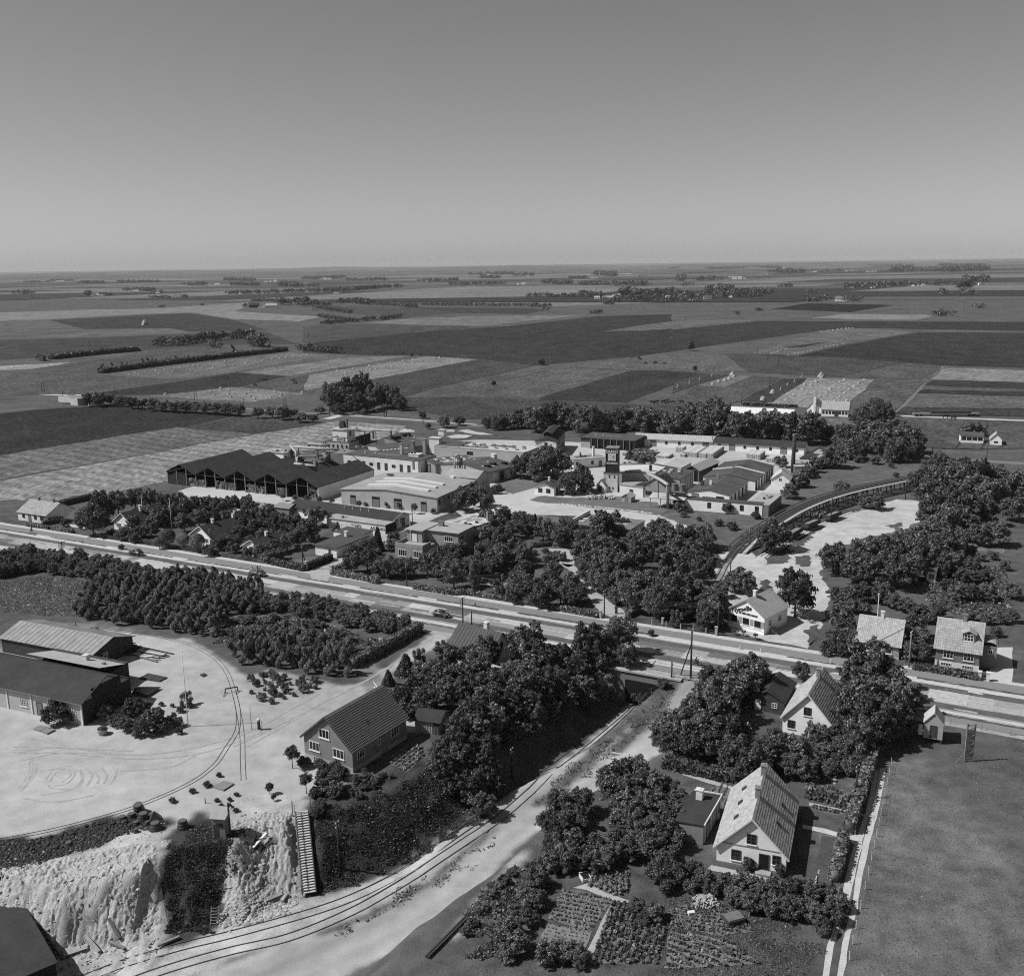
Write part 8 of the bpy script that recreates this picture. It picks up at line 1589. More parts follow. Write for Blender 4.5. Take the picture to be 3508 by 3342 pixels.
scatter_rocks('fallen_stones','pale stones fallen from the quarry face',[('p',-100,1250),('p',500,1300),('p',1100,1250),('p',1230,1400),('p',1100,1500),('p',500,1620),('p',-100,1700)],420,.10,.4,palerock,53,DEP+.5); scatter_rocks('fallen_stones','stones strewn over the broken slope by the stairs',[('q',0,700),('q',450,700),('q',520,1130),('q',250,1200),('q',-50,1300)],260,.08,.35,palerock,54,-4)
scatter_rocks('face_stones','small stones bedded in the quarry face',[('p',-100,900),('p',500,860),('p',1050,750),('p',1280,730),('p',1200,1000),('p',1220,1380),('p',600,1560),('p',-100,1650)],1500,.05,.20,palerock,56,-3)
rs = random.Random(61)
for k in range(20):
 x = 200+k*45+rs.uniform(-20,20); y = 815-.26*x+rs.uniform(-40,70); p = G('p',x,y); o = mob('slag_block',RK[k % 4],None,None,p+Vector((0,0,.2)),rs.uniform(0,6)); s_ = rs.uniform(.25,.5); o.scale = (s_,s_,s_*.8); tag(o,'big dark slag block lying in the heap at the quarry edge','slag block','big slag blocks')
def ladle(fr, x, y, label, w_=1.3, h_=1.5, up=True, tilt=0.):
 w_ *= .62; h_ *= .68; p = G(fr,x,y); r_ = empty('slag_casting',p); tag(r_,label,'casting'); rr = [(w_*.72,0),(w_*.8,h_*.3),(w_*.86,h_*.32),(w_*.9,h_*.62),(w_*.96,h_*.64),(w_,h_)]; rr = rr if not up else [(w_,0),(w_*.94,h_*.34),(w_*.88,h_*.36),(w_*.82,h_*.68),(w_*.78,h_*.7),(w_*.72,h_)]
 b = MB().tube([(0,0,z) for q, z in rr],[q for q, z in rr],18).build('casting_body',mat('cast_iron',.035,var=.4,scale=2.,rough=.5,spec=.5),r_); b.rotation_euler = (tilt,0,0)
 t_ = MB().tube([(0,0,h_),(0,0,h_+.04)],(w_*.66 if up else w_*.92),18).build('top_crust',mat('crust',.10,var=.4,scale=4.),r_); t_.rotation_euler = (tilt,0,0)
ladle('p',1045,500,'tall ribbed iron casting standing highest on the slag heap',1.3,1.9,True,.25); ladle('p',1075,560,'flat-topped round casting on the slag heap',1.35,1.4); ladle('p',1165,632,'round casting with crusted top on the bare sand',1.35,1.4); ladle('p',1372,622,'lone ribbed casting on the sand apart from the heap',1.25,1.6); ladle('p',1020,655,'small pale-topped casting below the heap',.6,.7); ladle('p',1020,600,'low casting half sunk in the slag',.8,.7); ladle('p',1105,598,'small round casting between two larger ones',.6,.7); ladle('p',515,750,'shallow casting in the dark slag',.9,.6); ladle('p',915,560,'wide shallow casting in the dark slag behind the flat-topped one',1.1,.7); ladle('p',985,545,'dark casting beside the tallest one',1.,.9)
p = G('p',1160,560); r_ = empty('pyramid_casting',p,.5); tag(r_,'pyramid-shaped casting lying on the slag heap','casting'); MB().add([(-.9,-.8,0),(.9,-.8,0),(.9,.8,0),(-.9,.8,0),(0,0,1.3)],[(3,2,1,0),(0,1,4),(1,2,4),(2,3,4),(3,0,4)]).build('casting_body',MATS['cast_iron'],r_)
# stairs
a_, b_ = Q('q',512,515,.05), Q('q',570,1132,DEP+.1); u = (b_-a_); uh = Vector((u.x,u.y,0)).normalized(); sd = Vector((-uh.y,uh.x,0)); r_ = empty('stairs',a_); tag(r_,'long straight timber stairs down the quarry bank','stairs'); N = 31; Wd = 1.7
for k in range(N): q = u*((k+.5)/N); MB().box((q.x,q.y,q.z+.42),(Wd,.44,.07),math.atan2(sd.y,sd.x)).build('tread',mat('tread_wood',.44,var=.2,scale=2.,isl=.2),r_)
for s_ in (-1,1): MB().bar(sd*s_*Wd/2+Vector((0,0,.35)),u+sd*s_*Wd/2+Vector((0,0,.35)),.14,.4).build('stringer',WOODD,r_)
for k in range(7):
 q = u*(k/6.2)+sd*-(Wd/2+.08); MB().box((q.x,q.y,q.z+.8),(.09,.09,1.3)).build('post',WOODG,r_)
MB().bar(sd*-(Wd/2+.08)+Vector((0,0,1.4)),u*.97+sd*-(Wd/2+.08)+Vector((0,0,1.4)),.07,.09).build('handrail',WOODG,r_); MB().box((sd*1.2).to_tuple()[:2]+(.9,),(.1,.1,2.4)).box((sd*-1.2).to_tuple()[:2]+(.9,),(.1,.1,2.4)).build('post',WOODG,r_)
# bridge front under the highway
r_ = empty('road_bridge',HW(31,-12.0),math.atan2(HU.y,HU.x)); tag(r_,'concrete bridge front where the tracks pass under the highway','bridge'); MB().box((0,0,-3.2),(17,.6,6.2)).build('wall',BRICK,r_); MB().box((2.5,-.32,-3.9),(9,.06,4.6)).build('opening_shade',DARK,r_); MB().box((0,-.1,.05),(17,1.,.3)).build('coping',CONC,r_)  # wall colour darkened for the cutting's shade; opening is a black shade panel
T('n','1330,380,110,d 1400,395,100,d 1470,420,90 1270,350,120,d','bridge_bush','dark bush overgrowing the bridge front','bush','bushes at the bridge front',.9,False)
# hut on the spur
p = G('p',1665,672); p.z = -.1; r_ = empty('watch_hut',p,-.15); tag(r_,'narrow grey wooden hut with lean-to roof on the quarry spur','hut'); MB().box((0,0,1.3),(1.7,1.6,3.0)).build('wall',WOODG,r_); MB().slab([(-1.1,-1.1,2.95),(1.1,-1.1,2.95),(1.1,1.0,3.6),(-1.1,1.0,3.6)],.1).build('roof',ETERNIT,r_); w0 = MB().box((.3,-.83,1.9),(.6,.06,.55)).build('window',FRAMED,r_); MB().box((.3,-.87,1.9),(.45,.03,.4)).build('pane',GLASS,w0); MB().box((-.4,-.83,1.1),(.6,.05,1.8)).build('door',WOODD,r_); MB().box((0,-1.,-.15),(2.6,.4,.15)).build('sill_beam',WOODG,r_)
pole(('p',1728,690),432,0,'dark pole beside the narrow hut'); pole(('p',1540,440),395,0,'short leaning post above the planted bed',r=.06,cat='post',name='post')
fill('p',[(1590,430),(1790,370),(1800,520),(1640,540)],1.5,.35,.55,'dd','bed_plant','dark round plant in the square bed by the hut','plant','plants of the square bed',.8,False,0,.15,71)
for x1,y1,x2,y2,lb in ((815,1315,895,1465,'dark beam sliding down the quarry face'),(640,1445,745,1565,'pale plank lying at the quarry foot'),(1180,1522,1345,1452,'dark beam at the foot of the spur'),(820,1490,935,1540,'split log in the quarry rubble')):
 a_, b_ = G('p',x1,y1), G('p',x2,y2); o = MB().bar(Vector((0,0,.3)),b_-a_+Vector((0,0,.3)),.35,.22).build('beam',PLK if 'pale' in lb else WOODG,None,a_); tag(o,lb,'beam')
slabs_ = None
p = G('p',565,1560); r_ = empty('plank_crate',p,.55); tag(r_,'slatted plank crate at the quarry foot','crate')
for k in range(5): MB().box((0,-.5+.26*k,.5),(2.6,.22,.08)).build('slat',PLK,r_)
for x_ in (-1.2,1.2): MB().box((x_,0,.2),(.15,1.2,.5)).build('side',WOODG,r_)
p = G('p',1610,1335); r_ = empty('ladder',p,.1); tag(r_,'short ladder leaning at the foot of the spur','ladder')
for s_ in (-.45,.45): MB().bar((s_,-.3,0),(s_,.9,1.7),.1).build('rail',WOODG,r_)
for k in range(6): MB().bar((-.45,-.3+.2*k,.15+.28*k),(.45,-.3+.2*k,.15+.28*k),.08).build('rung',WOODG,r_)
for pts, lb in (([(250,1165),(360,1120),(370,1145),(262,1190)],'flat concrete slab lying in the rubble by the stairs'),([(350,1185),(385,1140),(412,1135),(375,1190)],'tilted concrete slab beside the rubble fan')):
 q = [G('q',*t) for t in pts]; o = MB().slab([v-q[0]+Vector((0,0,.5)) for v in q],.3).build('slab',CONC,None,q[0]); tag(o,lb,'slab')
a_, b_ = G('q',150,800), G('q',250,705); o = MB().bar(Vector((0,0,.6)),b_-a_+Vector((0,0,.9)),.35,.12).build('board',FRAMEW,None,a_); tag(o,'white board propped over the gully','board')
for x1,y1,x2,y2 in ((1440,1600,1740,1295),(1460,1605,1750,1310)):
 a_, b_ = G('q',x1,y1), G('q',x2,y2); o = MB().bar(Vector((0,0,.25)),b_-a_+Vector((0,0,.2)),.2,.2).build('kerb_beam',WOODD,None,a_); tag(o,'long dark beam lying beside the gravel road','beam','long beams beside the gravel road')
# dark hoist building in the near corner of the quarry
p = G('p',150,1620); pb_ = Q('p',415,1625,-2.4); pv_ = Q('p',120,1110,-2.4)-pb_; pu_ = Vector((pv_.y,-pv_.x,0)).normalized(); st = Site(pb_-pu_*8,pb_,D=pv_.length); st.o.z = DEP
h = House('hoist_house','black-roofed hoist house at the foot of the quarry','hoist house',st); h.walls(3.4,None,'v',BOARD); h.flat(3.42,FELT,.2,.12); h.win('R',2.,.9,1.,1.); h.door('F',5,1.2,2.,WOODD)
r_ = empty('hoist_rails',Q('p',440,1620,DEP)); tag(r_,'pair of hoist rails running down beside the hoist house','rails'); o_ = Q('p',440,1620,DEP)
for dx in (0,45): a_, b_ = Q('p',265+dx*.6,1345,-3.2), Q('p',420+dx,1600,DEP+.3); MB().bar(a_-o_,b_-o_,.14,.2).build('rail',RAIL,r_)
for k in range(8): t = k/7; MB().bar(Q('p',265+155*t,1345+255*t,-3.2+(DEP+3.5)*t)-o_-Vector((0,0,.15)),Q('p',292+173*t,1345+255*t,-3.2+(DEP+3.5)*t)-o_-Vector((0,0,.15)),.18,.14).build('sleeper',SLEEP,r_)
# wooden mast on the pasture
p = Q('o',1682,688); r_ = empty('lattice_mast',p); tag(r_,'narrow weathered wooden lattice mast on the pasture edge','mast'); hm = tall(p,'o',492)
for x_ in (-.55,.55): MB().box((x_,0,hm/2),(.2,.2,hm)).build('upright',WOODG,r_)
for k in range(9): z_ = hm*(k+.5)/9; MB().box((0,.02,z_),(1.1,.08,.12)).build('rung',WOODG,r_); MB().bar((-.5,-.08,z_),(.5,-.08,z_+hm/9*(1 if k % 2 else -1)*.8),.07).build('brace',WOODG,r_)
MB().box((0,.06,hm*.45),(.95,.04,hm*.7)).build('boarding',WOODP,r_); MB().bar((-2.2,-.6,.1),(-.5,0,1.6),.06).build('stay',WOODG,r_); MB().bar((1.2,1.6,.1),(.5,0,1.8),.06).build('stay',WOODG,r_)
# ================================================================== gardens: beds and crops
def crop(label, poly, d0, d1, spacing, step, size, m, name='crop_rows', z=0., seed=1, soil_m=soil, amp=.1, zs=.012):
 ps = [Q(*t,z) for t in poly]; dv = (Q(*d1,z)-Q(*d0,z)); ang = math.atan2(dv.y,dv.x); c, s_ = math.cos(ang), math.sin(ang); r = np.random.default_rng(seed)
 if soil_m: 
  poly2 = ragged(ps,amp,1.); me = bpy.data.meshes.new('garden_bed'); me.from_pydata([(q.x,q.y,float(hgt(q.x,q.y))+zs+.03) for q in poly2],[],[tuple(range(len(poly2)))]); me.update()
  if me.polygons[0].normal.z < 0: me.flip_normals()
  mob('garden_bed',me,None,soil_m)['kind'] = 'structure'
 cx = sum(q.x for q in ps)/len(ps); cy = sum(q.y for q in ps)/len(ps); R = max((q-Vector((cx,cy,q.z))).length for q in ps); us = np.arange(-R,R,step); vs = np.arange(-R,R,spacing); U, V_ = np.meshgrid(us,vs); U = U+r.normal(size=U.shape)*step*.25; V_ = V_+r.normal(size=V_.shape)*spacing*.08
 X = (cx+U*c-V_*s_).ravel(); Y = (cy+U*s_+V_*c).ravel(); k = inside(X,Y,ps); X, Y = X[k], Y[k]; Z = hgt(X,Y); n = 7; L = []
 for j in range(n):
  q = len(X); d = r.normal(size=(q,3)); d[:,2] = np.abs(d[:,2])+.2; d /= np.linalg.norm(d,axis=1)[:,None]; ctr = np.stack([X,Y,Z+size*.4],1)+d*size*.6; nn = d+r.normal(size=(q,3))*.5; nn /= np.linalg.norm(nn,axis=1)[:,None]; t = np.cross(nn,r.normal(size=(q,3))); t /= np.linalg.norm(t,axis=1)[:,None]; b = np.cross(nn,t); ss = size*.55
  L.append(np.stack([ctr-t*ss-b*ss*.6,ctr+t*ss-b*ss*.6,ctr+t*ss+b*ss*.6,ctr-t*ss+b*ss*.6],1).reshape(-1,3))
 V2 = np.concatenate(L); me = np_mesh(name,V2,np.arange(len(V2)).reshape(-1,4)); me.materials.append(m); o = mob(name,me); o['kind'] = 'stuff'; o['label'] = label; o['category'] = 'crop'
R_ = lambda *a: [('r',)+t for t in a]
crop('dense leafy crop filling the middle garden bed',R_((1085,1180),(1250,1190),(1500,1380),(1440,1640),(930,1640),(1000,1400)),('r',1085,1180),('r',930,1600),.62,.45,.36,LM_,seed=81); crop('square bed of rows beside the overgrown hedge',R_((720,1090),(840,1090),(1085,1160),(950,1360),(880,1390),(600,1300)),('r',720,1090),('r',1085,1160),.75,.35,.24,LS,seed=82)
crop('thin sown bed with pale stubble rows',R_((600,1335),(930,1400),(880,1560),(540,1470)),('r',600,1335),('r',930,1400),.6,.5,.14,LL,seed=83,soil_m=mat('garden_soil_pale',.17,var=.3,scale=1.,fine=.3)); crop('furrowed potato rows at the bottom of the garden',R_((1520,1370),(1969,1480),(2200,1640),(1480,1680)),('r',1520,1450),('r',1969,1600),.9,.32,.30,LM_,seed=84,soil_m=mat('garden_soil_pale',.17))
crop('leafy bed above the garden path',R_((930,930),(1200,960),(1210,1100),(1140,1140),(915,1060)),('r',930,930),('r',915,1060),.6,.45,.36,LM_,seed=85); crop('broad green plot beside the thicket',R_((1500,1240),(1750,1160),(1969,1230),(2150,1400),(1900,1430),(1530,1360)),('r',1500,1240),('r',1969,1300),.6,.5,.26,LM_,seed=86)
crop('potato plot below the pantiled house',[('m',1150,1110),('m',1290,1000),('m',1400,990),('m',1420,1080),('m',1300,1190)],('m',1150,1110),('m',1290,1000),.75,.4,.30,LL,seed=87); crop('tidy vegetable rows behind the yard shed',[('s',60,360),('s',120,320),('s',210,360),('s',150,470),('s',50,440)],('s',120,320),('s',60,440),.8,.35,.2,LM_,seed=88)
crop('flower border under the clipped hedge',[('s',680,455),('s',890,500),('s',885,515),('s',670,475)],('s',680,455),('s',890,500),.5,.35,.25,LF,seed=89); crop('strip bed beside the gravel garden path',[('o',930,690),('o',1000,690),('o',960,800),('o',900,780)],('o',930,690),('o',900,790),.7,.4,.3,LM_,seed=90)
crop('orchard undergrowth in the eastern gardens',[('k',1330,250),('k',1850,250),('k',1900,560),('k',1400,530)],('k',1330,250),('k',1850,250),1.4,1.0,.5,LM_,seed=91,soil_m=None)
for pts, lb in (([(800,1072),(900,1040),(1040,1110),(1215,1170),(1190,1195),(1080,1165),(900,1090)],'r'),([(1085,1175),(1105,1180),(950,1560),(900,1600),(890,1560)],'r'),([(1010,690),(1030,690),(995,810),(980,800)],'o'),([(140,735),(220,745),(370,790),(500,830),(490,840),(350,805),(230,765)],'o'),([(660,440),(1060,525),(1060,540),(660,460)],'s')):
 ps = [Q(lb,*t) for t in pts]; ps = ragged(ps,.06,1.2); me = bpy.data.meshes.new('garden_path'); me.from_pydata([(q.x,q.y,float(hgt(q.x,q.y))+.05) for q in ps],[],[tuple(range(len(ps)))]); me.update()
 if me.polygons[0].normal.z < 0: me.flip_normals()
 mob('garden_path',me,None,gpath)['kind'] = 'structure'
heap('r',1790,1190,2.6,2.,1.1,'pile of pale firewood by the shrub thicket','firewood',PLK,110,(.7,.14,.14),'woodpile',95,0.); p = Q('r',1680,1275); o = MB().box((0,0,.25),(.8,.45,.4),.2).build('crate',FRAMEW,None,p); tag(o,'small white crate left on the green plot','crate')
p = Q('r',885,1005); r_ = empty('cold_frame',p,.3); tag(r_,'white-framed garden cold frame by the beds','cold frame')
for c, s_ in (((0,-.6,.2),(1.1,.1,.4)),((0,.6,.3),(1.1,.1,.6)),((-.5,0,.25),(.1,1.2,.5)),((.5,0,.25),(.1,1.2,.5))): MB().box(c,s_).build('frame_board',FRAMEW,r_)
MB().slab([(-.5,-.6,.4),(.5,-.6,.4),(.5,.6,.6),(-.5,.6,.6)],.02).build('glass',GLASS,r_)
for f_, x, y, lb in (('r',1870,545,'white tub standing in the yard by the outbuilding'),):
 o = MB().tube([(0,0,0),(0,0,.5)],[.4,.5],12).build('tub',FRAMEW,None,Q(f_,x,y)); tag(o,lb,'tub')
p = Q('s',200,1165); r_ = empty('compost_box',p,.35); tag(r_,'raised soil box with dark shadow on the lawn plot','compost box'); MB().box((0,0,.3),(2.2,1.6,.7)).build('box',WOODD,r_); MB().box((0,0,.7),(2.,1.4,.12)).build('soil',soil,r_)
# ================================================================== the open country
# greenhouse, white house with tall gable chimney, sheds by the railway
GLZ = mat('greenhouse_glass',.62,var=.12,scale=.6,rough=.35,isl=.12)
st = Site(('g',160,128),('g',548,148),D=12.,ang=None); h = House('greenhouse','double-span whitewashed greenhouse behind the tree belt','greenhouse',st)
for k in (0,1):
 y0, y1 = k*6.,k*6.+5.9; h.walls(1.3,3.,'u',GLZ,y0=y0,y1=y1,name='glass_wall'); ro = h.roof(1.3,3.,'u',GLZ,.1,.06,y0=y0,y1=y1,name='glass_roof',cover=('panels',(0,),22,GLZ))
h.put(MB().box((h.W/2,-.05,.35),(h.W,.12,.7)),'base_wall',WOODD)
st = Site(('g',735,132),('g',897,139),D=8.5); h = House('farmhouse','white farmhouse with arched windows and long grey roof behind the greenhouse','farmhouse',st)
h.walls(3.2,6.6,'u',WHITE); h.roof(3.2,6.6,'u',ETERNIT,.3,.12,cover=('panels',(0,),14,ETERNIT))
for k in range(8): h.win('F',h.W*(.07+.123*k),1.1,1.,1.3,2,2,FRAMED) if k != 4 else h.door('F',h.W*(.07+.123*k),1.5,2.3,WOODD)
st = Site(('g',648,115),('g',732,120),D=8.); h = House('gabled_wing','white steep-gabled house with tall square chimney before its gable','house',st); h.walls(2.4,6.2,'v',WHITE); h.roof(2.4,6.2,'v',ETERNIT,.3,.12); h.put(MB().box((h.W*.55,-.6,4.),(1.1,1.1,8.2)),'chimney',WHITE2); h.win('F',h.W*.25,1.,.9,1.1)
st = Site(('g',1580,297),('g',1720,303),D=6.); h = House('white_shed','white shed with four dark openings beside the railway pasture','shed',st); h.walls(3.,None,'u',WHITE,eave2=3.6); h.flat(3.02,FELT2,.3,.12,z2=3.6,axis='u')
for k in range(4): h.win('F',h.W*(.14+.24*k),1.3,1.7,1.3,2,1,FRAMED)
st = Site(('g',1760,310),('g',1832,314),D=7.); h = House('white_shed','small white gabled shed next to the four-bayed one','shed',st); h.walls(2.4,4.6,'v',WHITE); h.roof(2.4,4.6,'v',ETERNIT,.3,.12); h.win('F',h.W*.5,1.,1.4,.7,2,1,FRAMED)
hedge('row of little firs behind the greenhouse',[('g',260,68),('g',420,74),('g',590,82)],1.2,1.4,LC,30,.3)
T('g','1085,70,90,d 1060,50,70,d 1130,90,80,d 1020,120,110 1080,135,120 960,120,70 1140,130,90 940,145,60 1000,140,90','farm_tree','dark tree sheltering the white farmhouse','tree','trees by the white farmhouse')
T('g','1640,215,110 1700,220,100 1600,215,60,l','shed_tree','bushy tree behind the four-bayed white shed','tree','trees behind the white sheds',.8)
# grove and hedgerows of the middle distance
T('b','50,830,90,b,1.5 110,820,80,b,1.6 175,800,100,b,1.5 235,790,100,b,1.6 290,840,90,b,1.4 340,830,90,b,1.4 400,840,90,b,1.3 440,870,70 200,870,90 130,870,80 260,880,90','grove_tree','tall tree in the grove between the railway and the stubble','tree','grove beyond the railway',1.05,True,-.2,1.25)
T('b','110,905,80 240,920,40,l 570,938,50 690,975,80,l 775,970,62 930,980,70 1030,985,70 600,1000,40,l 1240,640,42,d 970,760,28,d 460,590,16 508,600,22 556,598,14 300,592,14','field_tree','dark bush standing in the fields beyond the railway','bush','field bushes beyond the railway',.95,False)
T('c','105,545,48 132,672,28 1640,205,90,d,.6','field_tree','lone tree standing in the open fields','tree','lone field trees')
T('a','500,850,80 560,850,80 620,850,70 680,860,70 740,868,70 800,875,70 860,880,70 920,885,70 980,890,70 1040,892,70 1100,895,70 1160,898,70 1220,902,70 1280,905,70 1340,910,70 1450,925,60 1530,920,70 1590,925,80 1650,930,60 1690,950,70,w 1760,955,50 1800,910,50 1880,905,50','rail_hedge_tree','bushy tree in the hedge along the railway','tree','hedge trees along the railway',.75,True,0.,1.25)
T('a','1870,850,90,b,1.5 1940,840,90,b,1.5','grove_tree','tall tree at the west end of the grove','tree','grove beyond the railway, west end')
T('a','572,672,30,p,1.5 630,660,22,p,1.7 686,655,18,p,1.9 716,652,14,p,2 803,640,24,p,1.9 832,638,24,p,1.9 852,635,18,p,2 878,637,18,p,1.6 934,626,14,p,1.6 989,620,16,p,1.8 1038,615,10,p,2 1060,610,12,p,2 1310,565,28,p,1.6 1268,590,8,p,2 1335,580,10,p,2 1360,577,10,p,2','row_poplar','slim young poplar in the field-edge row','poplar','field-edge poplars')
hedge('dark straight hedge along the stooked stubble',[('a',565,703),('a',900,660),('a',1250,618),('a',1610,578)],5.,3.2,LD,6,.9); hedge('ragged hedge between the dark pasture and the corn',[('a',290,625),('a',420,610),('a',600,592),('a',780,578)],8.,3.4,LD,5,1.1)
def farwood(fr, pts, hgt_, width, label, seed, m=None, dens=1., name='far_wood'):
 ps = [Q(fr,*t) for t in pts]; r = np.random.default_rng(seed); L = []
 for i in range(len(ps)-1):
  a, b = ps[i], ps[i+1]; ln = (b-a).length; n = max(3,int(ln/(hgt_*.30)*dens))
  for k in range(n):
   c = a.lerp(b,(k+r.random())/n)+Vector(((r.random()-.5)*width*.3,(r.random()-.5)*width,0)); R = hgt_*(.35+.35*r.random()); hh = hgt_*(.5+.6*r.random())
   L.append((c.x,c.y,hh*.55,R,R,hh*.5))
 lob = np.array(L); V, F_ = leaf_cloud(seed,lob,max(200,len(L)*48),1.,jit=.6,inner=.15); sc_ = np.repeat(np.full(len(F_),hgt_*.11),4)
 c = V.reshape(-1,4,3).mean(1); V = (c[:,None,:]+(V.reshape(-1,4,3)-c[:,None,:])*(hgt_*.11)).reshape(-1,3)
 me = np_mesh(name,V,F_); me.materials.append(m or LD); o = mob(name,me); o['kind'] = 'stuff'; o['label'] = label; o['category'] = 'wood'; return o
FW = [('a',[(880,550),(1030,545),(1060,535),(1200,520),(1450,495)],9,18),('a',[(1190,555),(1240,560)],6,10),('a',[(210,630),(260,635)],5,6),('a',[(1420,545),(1470,560)],12,12),('a',[(1690,572),(1760,578),(1920,590)],6,10),('a',[(1560,320),(1650,315),(1780,310)],14,40),('a',[(1660,330),(1800,325)],11,30),('a',[(1780,335),(1969,365),],6,12),('a',[(1410,300),(1560,295)],6,15),('a',[(1365,330),(1380,330)],7,8),('a',[(1790,385),(1960,410)],5,10),('b',[(10,430),(200,412),(330,405),(440,395)],6,18),('b',[(80,312),(180,308),(280,318)],11,30),('b',[(0,320),(50,322)],7,20),('b',[(310,320),(460,325),(540,330)],6,20),('b',[(450,332),(530,335)],9,30),('b',[(560,322),(900,325),(1160,325)],6,20),('b',[(1160,328),(1280,332)],7,20),('a',[(900,335),(920,335)],7,10),('a',[(1130,322),(1145,322)],7,8),('a',[(690,240),(760,238),(860,245)],13,45),('a',[(860,250),(905,252)],9,30),('a',[(490,265),(500,268)],15,10),('a',[(560,265),(620,268)],9,30),('a',[(840,283),(980,280),(1050,280)],9,25),('a',[(80,260),(190,258)],14,60),('a',[(1040,212),(1160,212)],18,70),('a',[(1280,262),(1500,255),(1700,250),(1969,245)],12,50),('a',[(1570,215),(1680,218)],20,80),('a',[(1680,218),(1790,215)],14,60),('a',[(1270,182),(1420,185)],20,90),('a',[(1700,172),(1800,175),(1930,165)],18,90),('a',[(280,188),(410,186)],18,80),('a',[(450,198),(580,198)],16,80),('a',[(660,195),(900,193)],16,80),('a',[(130,196),(260,194)],14,80),('a',[(1300,208),(1460,212)],14,60),
 ('b',[(0,245),(170,240),(330,225),(450,222)],13,60),('b',[(135,185),(370,182)],18,90),('b',[(840,152),(1080,150)],24,120),('b',[(560,190),(780,185)],16,80),('b',[(900,170),(1000,172)],18,90),('b',[(720,208),(1030,203)],12,60),('b',[(1080,158),(1200,156)],22,100),('b',[(1250,198),(1400,205)],18,80),('b',[(1450,208),(1560,210)],16,80),('b',[(1550,208),(1840,212)],16,80),('b',[(1150,278),(1280,275)],11,50),('b',[(1280,275),(1470,278)],9,40),('b',[(1460,272),(1560,278)],14,50),('b',[(1650,300),(1760,300),(1969,305)],13,70),('b',[(1680,270),(1800,275),(1969,275)],20,80),('b',[(1540,150),(1640,160)],28,120),('b',[(1390,172),(1490,172)],16,80),('b',[(1510,368),(1590,368)],6,15),('b',[(1245,352),(1280,352)],6,10),('b',[(1590,315),(1640,318)],8,20),
 ('c',[(0,280),(120,285),(300,278),(400,272),(490,268)],17,90),('c',[(0,300),(150,300)],11,40),('c',[(400,262),(580,252)],14,60),('c',[(190,255),(360,250)],22,60),('c',[(760,300),(870,298)],13,40),('c',[(970,302),(1055,302)],11,30),('c',[(975,228),(1100,225)],18,70),('c',[(1140,225),(1180,222)],18,50),('c',[(1205,218),(1360,212)],16,70),('c',[(1400,212),(1580,208)],15,70),('c',[(1530,262),(1650,262)],17,70),('c',[(1660,188),(1740,190)],22,90),('c',[(60,212),(105,212)],18,60),('c',[(125,185),(270,182)],20,90),('c',[(1210,135),(1370,132)],34,160),('c',[(1370,128),(1550,132)],26,160),('c',[(1520,135),(1760,128)],30,160),('c',[(430,110),(600,112)],26,160),('c',[(560,135),(720,140)],26,130),('c',[(750,135),(950,132)],22,120),('c',[(940,100),(1100,102)],24,180),('c',[(1130,105),(1350,102)],26,180),('c',[(200,118),(420,112)],24,170),('c',[(1500,100),(1750,102)],26,200),('c',[(40,185),(60,165)],18,60),('c',[(610,220),(670,218)],12,50),('c',[(1460,378),(1550,375)],8,20),('c',[(1700,335),(1750,335)],9,20),('c',[(360,370),(375,372)],6,8),('c',[(470,352),(505,350)],6,10),('c',[(750,250),(830,252)],9,40),('c',[(0,118),(200,105)],22,180),('b',[(1200,110),(1500,105)],26,220),('b',[(450,128),(700,122),(1000,112)],22,260),('a',[(600,140),(1000,135)],18,260),('c',[(600,82),(900,85)],26,300),('c',[(1000,80),(1300,85)],26,300),('c',[(300,88),(500,90)],24,300)]
for k, (f_, pts, hh, wd) in enumerate(FW): farwood(f_,pts,hh,wd,'far dark belt of trees on the plain',200+k,dens=1.)
